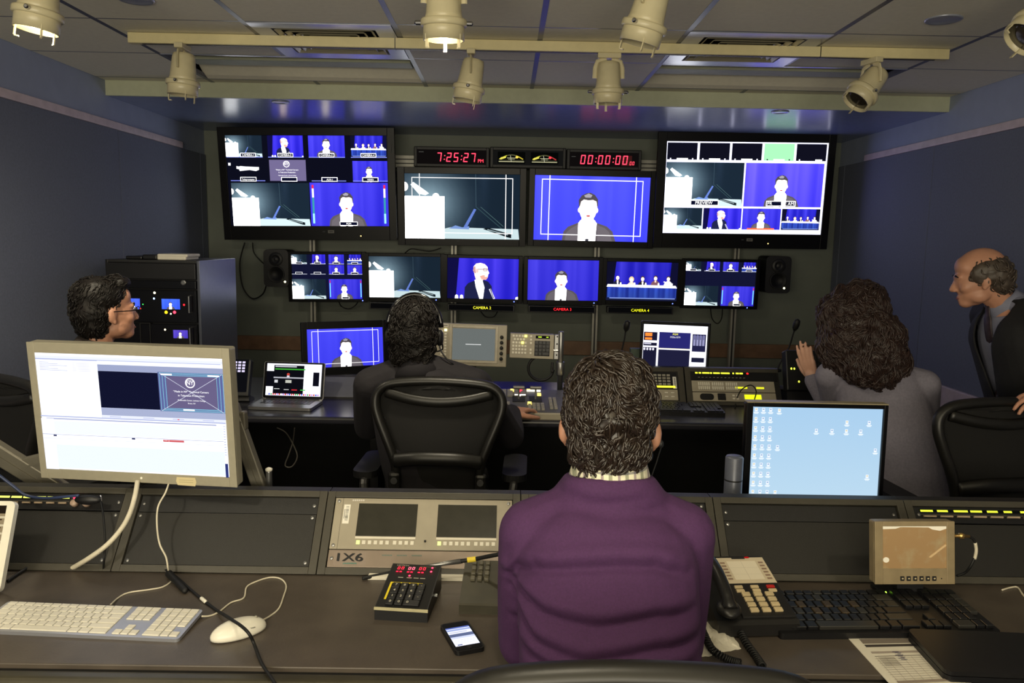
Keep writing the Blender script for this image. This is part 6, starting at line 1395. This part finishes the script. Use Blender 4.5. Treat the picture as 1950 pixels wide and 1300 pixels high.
    for s in (-1, 1):
        b = MB(); b.ell((0, 0, 0), (.0115*sc,)*3, H @ Matrix.Translation((s*.031*sc, .068*sc, -.003*sc))); e_ = b.build('eye', mat('eye_white', (190, 180, 170), .2), t, True)
        b = MB(); b.ell((0, 0, 0), (.006*sc, .003*sc, .006*sc), H @ Matrix.Translation((s*.031*sc, .0785*sc, -.003*sc))); b.build('iris', mat('dark_iris', (50, 34, 24), .2), e_, True)
        b = MB(); b.tube([H @ Vector((s*x*sc, (.088-abs(x-.03)*.35)*sc, z*sc)) for x, z in ((.014, .017), (.03, .0225), (.048, .016))], [.003, .004, .002], 6); b.build('eyebrow', M_hair, t)
    b = MB(); b.tube([H @ Vector((x*sc, (.0955-abs(x)*.3)*sc, -.0715*sc)) for x in (-.02, -.01, 0, .01, .02)], .0022, 6); b.build('mouth', mat('lip', (140, 70, 62), .45), t)
    return t, H, o0
def hair_on(t, H, solids, m, locks=0, seed=1, sc=1.0, voxel=.006, region=None, length=.05, wave=.006, lr=.0035, noise=.004, name='hair', lump=60, flow=(0, -.25, -1), swirl=14):
    """hair: a cap of fused solids with noise, plus wavy locks following it"""
    rnd = random.Random(seed); b = MB()
    for c, r in solids: b.ell((0, 0, 0), r, H @ Matrix.Scale(sc, 4) @ Matrix.Translation(c), 24, 16)
    Hi = H.inverted()
    from mathutils import noise as nz
    def fn(co, n): p = co*lump; return n*noise*(nz.noise(p)+.6*nz.noise(p*2.3))
    o = organic(name, b, m, t, voxel, 2, fn)
    if locks:
        from mathutils.bvhtree import BVHTree
        bm = bmesh.new(); bm.from_mesh(o.data); bv = BVHTree.FromBMesh(bm); vs = [v.co.copy() for v in bm.verts]; out = MB(); out.bm.free(); out.bm = bm
        for k in range(locks):
            for _ in range(30):
                p = rnd.choice(vs); q = Hi @ p/sc
                if region is None or region(q): break
            nv = nz.noise_vector(Vector(p)*swirl); dirv = (H.to_3x3() @ Vector((flow[0]+nv.x*2.2+(rnd.uniform(-1.2, 1.2) if k % 4 == 0 else rnd.uniform(-.2, .2)), flow[1]+nv.y*2.2+rnd.uniform(-.2, .2), flow[2]+nv.z*1.2+rnd.uniform(-.15, .2)))).normalized(); pts = []; ph = 9*nv.x+rnd.uniform(-.7, .7); L = length*rnd.uniform(.6, 1.3); lift = rnd.uniform(.001, .007); steps = 9; pos = p
            for s_ in range(steps):
                hit = bv.find_nearest(pos)
                if hit[0] is None: break
                c, nn = hit[0], hit[1]; side = nn.cross(dirv).normalized(); f = s_/(steps-1)
                pts.append(c+nn*(lr*.3+lift*math.sin(PI*f))+side*wave*math.sin(ph+f*5.5))
                dt = (dirv-nn*dirv.dot(nn)); pos = c+(dt.normalized() if dt.length > .05 else dirv)*L/steps
            if len(pts) > 3: out.tube(smooth_pts(pts, 2), [lr*(.55+.6*math.sin(PI*min(1, .12+.88*i/(2*len(pts)-2)))) for i in range(2*len(pts)-1)], 5)
        bm.to_mesh(o.data); bm.free()
        for p in o.data.polygons: p.use_smooth = True
    return o
def V3(*a): return Vector(a)
# the man in the purple sweater
m_purple = mat('purple_knit', (72, 38, 82), .85, 0, .12, 260, .5, bscale=900)
cx = .192
JP = dict(head=V3(cx+.008, 1.435, 1.215), neck=V3(cx+.004, 1.385, 1.085), chest=V3(cx-.002, 1.335, .97), waist=V3(cx-.004, 1.21, .76), pelvis=V3(cx-.004, 1.14, .545),
          shL=V3(cx-.136, 1.37, 1.026), shR=V3(cx+.136, 1.37, 1.026), elL=V3(cx-.145, 1.40, .80), elR=V3(cx+.145, 1.40, .80), wrL=V3(cx-.04, 1.6, .79), wrR=V3(cx+.05, 1.6, .79),
          hipL=V3(cx-.09, 1.13, .54), hipR=V3(cx+.09, 1.13, .54), knL=V3(cx-.13, 1.54, .52), knR=V3(cx+.13, 1.54, .52), anL=V3(cx-.13, 1.5, .1), anR=V3(cx+.13, 1.5, .1))
folds = []
for amp, wd, pts in ((.008, .013, ((968, 1158), (985, 1135), (1023, 1112), (1108, 1097), (1180, 1092), (1260, 1096), (1330, 1120))), (.007, .012, ((972, 1160), (1040, 1178), (1140, 1184), (1250, 1172), (1330, 1180))),
                     (.007, .012, ((974, 1180), (1020, 1225), (1110, 1236), (1240, 1220), (1335, 1225))), (.005, .012, ((985, 1250), (1110, 1258), (1230, 1252), (1325, 1258))), (.004, .016, ((1060, 945), (1150, 952), (1250, 948))), (.004, .016, ((1110, 965), (1180, 972), (1280, 968)))):
    folds.append((amp, wd, [(q.x, q.z) for q in (at(x, y, 1.19 if y > 1000 else 1.3) for x, y in pts)]))
def purple_fold(co, n):
    if n.y > .1: return Vector((0, 0, 0))
    x, z = co.x+cx-.004, co.z; d_ = 0
    for amp, wd, pl_ in folds:
        if not pl_[0][0]-.02 < x < pl_[-1][0]+.02: continue
        for (x0, z0), (x1, z1) in zip(pl_, pl_[1:]):
            if x0 <= x <= x1 or (pl_[0] == (x0, z0) and x < x0) or (pl_[-1] == (x1, z1) and x > x1):
                u = max(0, min(1, (x-x0)/(x1-x0+1e-6))); h = z-(z0+(z1-z0)*u); e = min(1, (x-pl_[0][0]+.02)/.03, (pl_[-1][0]+.02-x)/.05)
                d_ += amp*max(0, e)*(math.exp(-((h-wd*.9)/wd)**2)-1.2*math.exp(-((h+wd*.5)/(wd*.6))**2)); break
    return n*d_*min(1, max(0, .1-n.y)*3)
def yoke(b, K):                       # the knit rising to the neckline
    n_ = K['neck']; loft(b, [n_+V3(0, -.02, -.10), n_+V3(0, -.01, -.05), n_+V3(0, .0, -.01), n_+V3(0, .002, .02), n_+V3(0, .006, .046)], [.175, .15, .122, .10, .08], [.085, .082, .08, .078, .074], V3(1, 0, 0))
tp, HP, oP = person('man in a purple sweater seen from behind at the front desk', JP, M_skin, (.17, 1, -.12), wid=.9, sc=.95, trap=.005, ear=.011, extra=yoke, shirt=m_purple, shirt_name='sweater', infl=.011, shirt_end=.955, fn_shirt=purple_fold, trousers=M_dark)
def plaid():
    m = bpy.data.materials.new('plaid_cotton'); m.use_nodes = True; nt = m.node_tree; b = nt.nodes['Principled BSDF']; tc = nt.nodes.new('ShaderNodeTexCoord'); sx = nt.nodes.new('ShaderNodeSeparateXYZ'); nt.links.new(tc.outputs['Object'], sx.inputs[0]); last = None
    def stripe(sock, sc_, ph, width, col, prev):
        a = nt.nodes.new('ShaderNodeMath'); a.operation = 'MULTIPLY_ADD'; nt.links.new(sock, a.inputs[0]); a.inputs[1].default_value = sc_; a.inputs[2].default_value = ph
        f = nt.nodes.new('ShaderNodeMath'); f.operation = 'FRACT'; nt.links.new(a.outputs[0], f.inputs[0]); l = nt.nodes.new('ShaderNodeMath'); l.operation = 'LESS_THAN'; nt.links.new(f.outputs[0], l.inputs[0]); l.inputs[1].default_value = width
        k = nt.nodes.new('ShaderNodeMath'); k.operation = 'MULTIPLY'; nt.links.new(l.outputs[0], k.inputs[0]); k.inputs[1].default_value = .7
        mx = nt.nodes.new('ShaderNodeMix'); mx.data_type = 'RGBA'; nt.links.new(k.outputs[0], mx.inputs['Factor'])
        if prev is None: mx.inputs['A'].default_value = rgb(226, 222, 196)
        else: nt.links.new(prev, mx.inputs['A'])
        mx.inputs['B'].default_value = rgb(*col); return mx.outputs['Result']
    s = stripe(sx.outputs[0], 34, .1, .22, (110, 118, 92), None); s = stripe(sx.outputs[0], 34, .55, .16, (120, 96, 120), s); s = stripe(sx.outputs[2], 52, .2, .2, (92, 92, 108), s); nt.links.new(s, b.inputs['Base Color']); b.inputs['Roughness'].default_value = .8; return m
def collar(t, base, top, r0, r1, m, name='shirt_collar', thick=.004):
    """a band round the neck whose axis runs from base to top"""
    b = MB(); n = 40; base, top = Vector(base), Vector(top); Q = (top-base).normalized().to_track_quat('Z', 'Y').to_matrix(); prof = ((r0, 0), (r1, 1), (r1+thick, 1.0), (r1+thick+.004, .8), (r0+thick+.007, 0)); rings = []
    for r, f in prof: c = base.lerp(top, f); rings.append([b.bm.verts.new(c+Q @ Vector((r*math.cos(2*PI*j/n), r*math.sin(2*PI*j/n), 0))) for j in range(n)])
    for A, B in zip(rings, rings[1:]+rings[:1]):
        for j in range(n): b.bm.faces.new((A[j], A[(j+1) % n], B[(j+1) % n], B[j]))
    return b.build(name, m, t, True)
collar(tp, JP['neck']-oP+V3(0, .004, .022), JP['neck']-oP+V3(.001, .014, .078), .070, .060, plaid())
SK = [((0, -.02, .045), (.085, .1, .088)), ((0, -.04, .02), (.084, .084, .075)), ((0, -.058, -.035), (.072, .055, .06)), ((0, -.062, -.085), (.055, .036, .045)), ((0, -.01, .1), (.066, .07, .036)), ((0, .05, .085), (.06, .05, .035))]
m_wavy = mat('wavy_brown_hair', (38, 29, 23), .34, 0, .4, 50, spec=.6)
hair_on(tp, HP, SK, m_wavy, 1900, 3, .97, .006, lambda q: q.z > -.1 and q.y < .09 and not (abs(q.x) > .05 and q.z < .03 and q.y > -.045), .06, .006, .0021, .006, lump=55, swirl=17)
hw = (HP.to_3x3() @ Vector((0, 0, 1)))
t = thing('ear_microphone', 'thin headset wire with tiny mouthpiece beside the neck of the man in purple', 'headset', at(1258, 845, 1.43)); o0 = t.location.copy()
b = MB(); b.tube(smooth_pts([at(1246, 800, 1.45)-o0, at(1254, 820, 1.45)-o0, at(1259, 842, 1.44)-o0], 4), .0018, 6); b.tube(smooth_pts([at(1259, 850, 1.44)-o0, at(1250, 880, 1.42)-o0, at(1240, 908, 1.4)-o0], 4), .0014, 6); b.build('wire', M_rubber, t)
b = MB(); b.ell((0, 0, 0), (.006, .006, .008)); b.build('mouthpiece', M_dark, t, True)
# the man in the headset
m_navy = mat('dark_plum_shirt', (25, 22, 28), .85, 0, .15, 120, .3)
JM = dict(head=V3(-.343, 2.96, 1.195), neck=V3(-.325, 2.93, 1.065), chest=V3(-.30, 2.91, .93), waist=V3(-.27, 2.87, .72), pelvis=V3(-.25, 2.87, .545), shL=V3(-.505, 2.92, 1.0), shR=V3(-.11, 2.92, 1.005), elL=V3(-.545, 3.08, .80), elR=V3(.03, 3.1, .765), wrL=V3(-.42, 3.47, .79), wrR=V3(.032, 3.36, .80),
          hipL=V3(-.34, 2.87, .54), hipR=V3(-.16, 2.87, .54), knL=V3(-.37, 3.3, .53), knR=V3(-.13, 3.3, .53), anL=V3(-.37, 3.27, .1), anR=V3(-.13, 3.27, .1))
tm, HM, oM = person('man in a dark shirt and headset, working the video switcher with one hand', JM, M_skin, (.05, 1, -.1), wid=1.12, sc=.98, trap=.012, shirt=m_navy, infl=.014, trousers=M_dark, hands={'R': (V3(.5, .86, .02), (0, 0, -1), -1, .38, .12, 1.08)})
hair_on(tm, HM, [((0, -.025, .045), (.088, .104, .092)), ((0, -.045, -.01), (.092, .085, .075)), ((0, -.058, -.06), (.084, .055, .05)), ((.03, -.06, -.095), (.045, .035, .03)), ((-.04, -.06, -.09), (.04, .035, .035))], M_hair, 900, 5, 1.0, .007, lambda q: q.y < .06, .05, .005, .0021, .007)
collar(tm, JM['neck']-oM+V3(0, -.006, -.035), JM['neck']-oM+V3(-.01, .008, .04), .098, .07, m_navy)
hsM = thing('headset', 'black headset with a boom microphone on the head of the man at the switcher', 'headset', JM['head']); o0 = JM['head']; HH = Matrix.Translation((0, 0, 0)) @ basis((.05, 1, -.1))
b = MB(); b.tube([HH @ Vector((.104*math.cos(a), -.02, .012+.135*math.sin(a))) for a in [R(5+170*i/20) for i in range(21)]], .0045, 8, flat=1.9); b.build('headband', M_gloss, hsM, True)
for s in (-1, 1): b = MB(); b.lathe([(.022, 0), (.03, .006), (.03, .018), (.02, .024)], 20, HH @ Matrix.Translation((s*.085, -.015, -.015)) @ Matrix.Rotation(s*PI/2, 4, 'Y')); b.build('ear_cup', M_rubber, hsM, True)
b = MB(); b.tube(smooth_pts([HH @ Vector((.1, -.01, -.02)), HH @ Vector((.1, .05, -.06)), HH @ Vector((.06, .11, -.075))], 5), .003, 6); b.ell((0, 0, 0), (.009,)*3, HH @ Matrix.Translation((.055, .115, -.076))); b.build('boom_microphone', M_rubber, hsM)
b = MB(); b.tube(smooth_pts([at(836, 655, 2.93)-o0, at(840, 668, 2.9)-o0, at(850, 682, 2.89)-o0, at(865, 695, 2.9)-o0, at(880, 712, 3.02)-o0], 5), .003, 6); b.build('cord', M_rubber, hsM, True)
# the seated man in glasses
m_brown = mat('dark_brown_sweatshirt', (44, 36, 33), .9, 0, .15, 120, .3)
fL = V3(.88, .48, 0); rL = V3(.48, -.88, 0); cL = V3(-1.545, 2.93, 0)
def jl(r, f, z): return cL+rL*r+fL*f+V3(0, 0, z)
JL = dict(head=jl(0, .05, 1.262), neck=jl(0, .0, 1.13), chest=jl(0, -.02, .96), waist=jl(0, -.05, .75), pelvis=jl(0, -.05, .56), shL=jl(-.19, .0, 1.03), shR=jl(.19, .0, 1.03), elL=jl(-.22, .08, .79), elR=jl(.22, .08, .79), wrL=jl(-.1, .3, .76), wrR=jl(.1, .3, .76),
          hipL=jl(-.09, -.05, .55), hipR=jl(.09, -.05, .55), knL=jl(-.1, .38, .53), knR=jl(.1, .38, .53), anL=jl(-.1, .34, .1), anR=jl(.1, .34, .1))
tl, HL, oL = person('seated man in glasses and a dark sweatshirt, looking right', JL, M_skin, (.72, .69, .03), sc=.98, wid=1.08, shirt=m_brown, infl=.012, trousers=M_dark, nose=.97, jaw=1.12)
hair_on(tl, HL, [((0, -.028, .05), (.083, .096, .078)), ((0, -.05, .0), (.082, .076, .08)), ((0, -.055, -.045), (.072, .055, .06)), ((0, .04, .1), (.055, .045, .028))], M_hair, 900, 8, 1.02, .006, lambda q: q.y < .07, .03, .002, .0017, .003)
collar(tl, JL['neck']-oL+V3(0, 0, -.02), JL['neck']-oL+V3(.012, .006, .02), .074, .064, m_brown)
b = MB()
for s in (-1, 1):
    b.tube([HL @ Vector((s*(.031+.02*math.cos(a)), .1, -.005+.015*math.sin(a))) for a in [2*PI*i/18 for i in range(18)]], .0014, 6, True); b.tube([HL @ Vector((s*.052, .099, 0)), HL @ Vector((s*.078, .06, 0)), HL @ Vector((s*.084, -.005, .002))], .0018, 6)
b.tube([HL @ Vector((-.011, .1, 0)), HL @ Vector((0, .105, .003)), HL @ Vector((.011, .1, 0))], .0014, 6); b.build('glasses', M_gloss, tl)
# the woman with curly hair
m_greyshirt = mat('grey_blue_shirt', (128, 124, 138), .85, 0, .1, 120, .3)
JW = dict(head=V3(1.405, 3.14, 1.24), neck=V3(1.46, 3.09, 1.10), chest=V3(1.50, 3.05, .95), waist=V3(1.56, 3.0, .74), pelvis=V3(1.58, 2.98, .545), shL=V3(1.325, 3.12, 1.03), shR=V3(1.64, 3.0, 1.02), elL=at(1598, 800, 3.26), elR=V3(1.72, 3.12, .80), wrL=at(1549, 722, 3.34), wrR=V3(1.58, 3.44, .80),
          hipL=V3(1.5, 2.99, .54), hipR=V3(1.66, 2.97, .54), knL=V3(1.42, 3.4, .53), knR=V3(1.6, 3.4, .53), anL=V3(1.42, 3.36, .1), anR=V3(1.6, 3.36, .1))
tw, HW, oW = person('woman with long curly brown hair and a grey shirt, one hand raised', JW, M_skin2, (-.5, .85, -.1), (-.25, 0, 1), sc=.93, wid=.93, shirt=m_greyshirt, infl=.012, trousers=M_dark, hands={'L': (at(1530, 668, 3.36)-at(1549, 722, 3.34), V3(.85, .5, 0), 1, .14, .06, .95)})
m_curl = mat('curly_brown_hair', (48, 34, 30), .45, 0, .35, 50)
b = MB()
def wl(x, y, Y): return at(x, y, Y)-oW
from mathutils import noise as NZ
HWr = Matrix.Translation(wl(1640, 640, 3.1))
S_W = [(wl(1622, 607, 3.12), (.13, .13, .13)), (wl(1645, 650, 3.06), (.155, .12, .13)), (wl(1672, 690, 3.0), (.12, .09, .10)), (wl(1610, 660, 3.1), (.10, .11, .11)), (wl(1640, 580, 3.14), (.10, .11, .10)), (wl(1665, 705, 3.0), (.12, .08, .075))]
Hid = Matrix()
hair_on(tw, Hid, S_W, m_curl, 2000, 11, 1.0, .009, None, .13, .010, .0028, .016, lump=24, flow=(.25, -.1, -1), swirl=7)
# the standing man
m_suit = mat('black_suit_wool', (19, 19, 23), .8, 0, .15, 120, .3); m_shirtb = mat('pale_blue_shirt', (128, 130, 150), .7, 0, .05)
bx, by = 2.02, 2.97
JS = dict(head=V3(1.80, 2.97, 1.445), neck=V3(1.915, 2.965, 1.35), chest=V3(1.985, 2.96, 1.20), waist=V3(2.06, 2.96, 1.0), pelvis=V3(2.1, 2.96, .90), shL=V3(1.96, 2.78, 1.28), shR=V3(1.97, 3.15, 1.28), elL=V3(1.99, 2.62, 1.12), elR=V3(2.1, 3.19, 1.02), wrL=V3(1.84, 2.545, 1.085), wrR=V3(2.06, 3.24, .80),
          hipL=V3(2.1, 2.87, .88), hipR=V3(2.1, 3.05, .88), knL=V3(2.08, 2.86, .48), knR=V3(2.08, 3.06, .48), anL=V3(2.12, 2.86, .1), anR=V3(2.12, 3.06, .1))
ts, HS_, oS = person('balding man in a dark suit and tie, leaning in with a hand on the chair', JS, M_skin, (-.90, .36, -.22), sc=.93, wid=1.05, shirt=m_shirtb, infl=.007, trousers=m_suit, nose=1.0, trap=.0, hands={'L': (V3(-1, -.25, -.15), (0, .15, -1), 1, .35, .1, 1.0)})
lat = V3(0, -1, 0)
K = {k: v-oS for k, v in JS.items()}
b = MB(); sp = smooth_pts([K['pelvis']-V3(0, 0, .12), K['pelvis'], K['waist'], K['chest'], K['neck']+V3(.022, 0, -.008)], 5); n_ = len(sp)
loft(b, sp, [.2+.012*math.sin(i) * 0 for i in range(n_-4)]+[.19, .17, .13, .09], [.15]*(n_-4)+[.14, .125, .105, .08], lat)
for s in 'LR':
    A, E, W = K['sh'+s], K['el'+s], K['wr'+s]; b.capsule(K['neck'].lerp(A, .3)-V3(0, 0, .02), A, .062, .072); b.capsule(A, E, .072, .06); b.capsule(E, E.lerp(W, .93), .06, .046)
def open_front(bm):
    dead = []
    for f in bm.faces:
        c = f.calc_center_median(); a = abs(c.y-(JS['chest'].y-oS.y)); top = K['neck'].z
        if c.x < K['chest'].x+(c.z-K['chest'].z)*-.45-.02 and a < .012+.20*max(0, c.z-.98) and c.z > .80: dead.append(f)
    bmesh.ops.delete(bm, geom=dead, context='FACES')
    for _ in range(14):
        new = {}
        for v in bm.verts:
            nb = [e.other_vert(v) for e in v.link_edges if e.is_boundary]
            if len(nb) == 2: new[v] = v.co*.4+(nb[0].co+nb[1].co)*.3
        for v, c in new.items(): v.co = c
o = organic('jacket', b, m_suit, ts, .007, 4, None, open_front); md = o.modifiers.new('thick', 'SOLIDIFY'); md.thickness = .006; md.offset = 1
collar(ts, K['neck']+V3(.016, 0, -.034), K['neck']+V3(-.03, .006, .02), .076, .057, m_shirtb, 'shirt_collar', .003)
b = MB(); fr = [K['neck']+V3(-.085, 0, .01), K['neck']+V3(-.075, 0, -.03), K['chest']+V3(-.132, 0, .02), K['waist']+V3(-.145, 0, .06), K['waist']+V3(-.15, 0, -.02)]
b.tube(smooth_pts(fr, 5), [.02]*3+[.016]*4+[.026]*14, 8, flat=.25, upv=(-1, 0, 0)); b.build('necktie', mat('dark_tie', (52, 40, 46), .5, 0, .5, 60), ts, True)
hair_on(ts, HS_, [((0, -.055, .0), (.079, .06, .058)), ((.058, -.02, .015), (.022, .06, .045)), ((-.058, -.02, .015), (.022, .06, .045)), ((0, -.06, -.03), (.07, .05, .05)), ((0, -.05, .032), (.073, .052, .04))], mat('grey_brown_hair', (74, 64, 56), .5, 0, .3, 60), 120, 4, 1.02, .006, None, .03, .003, .0028, .003)
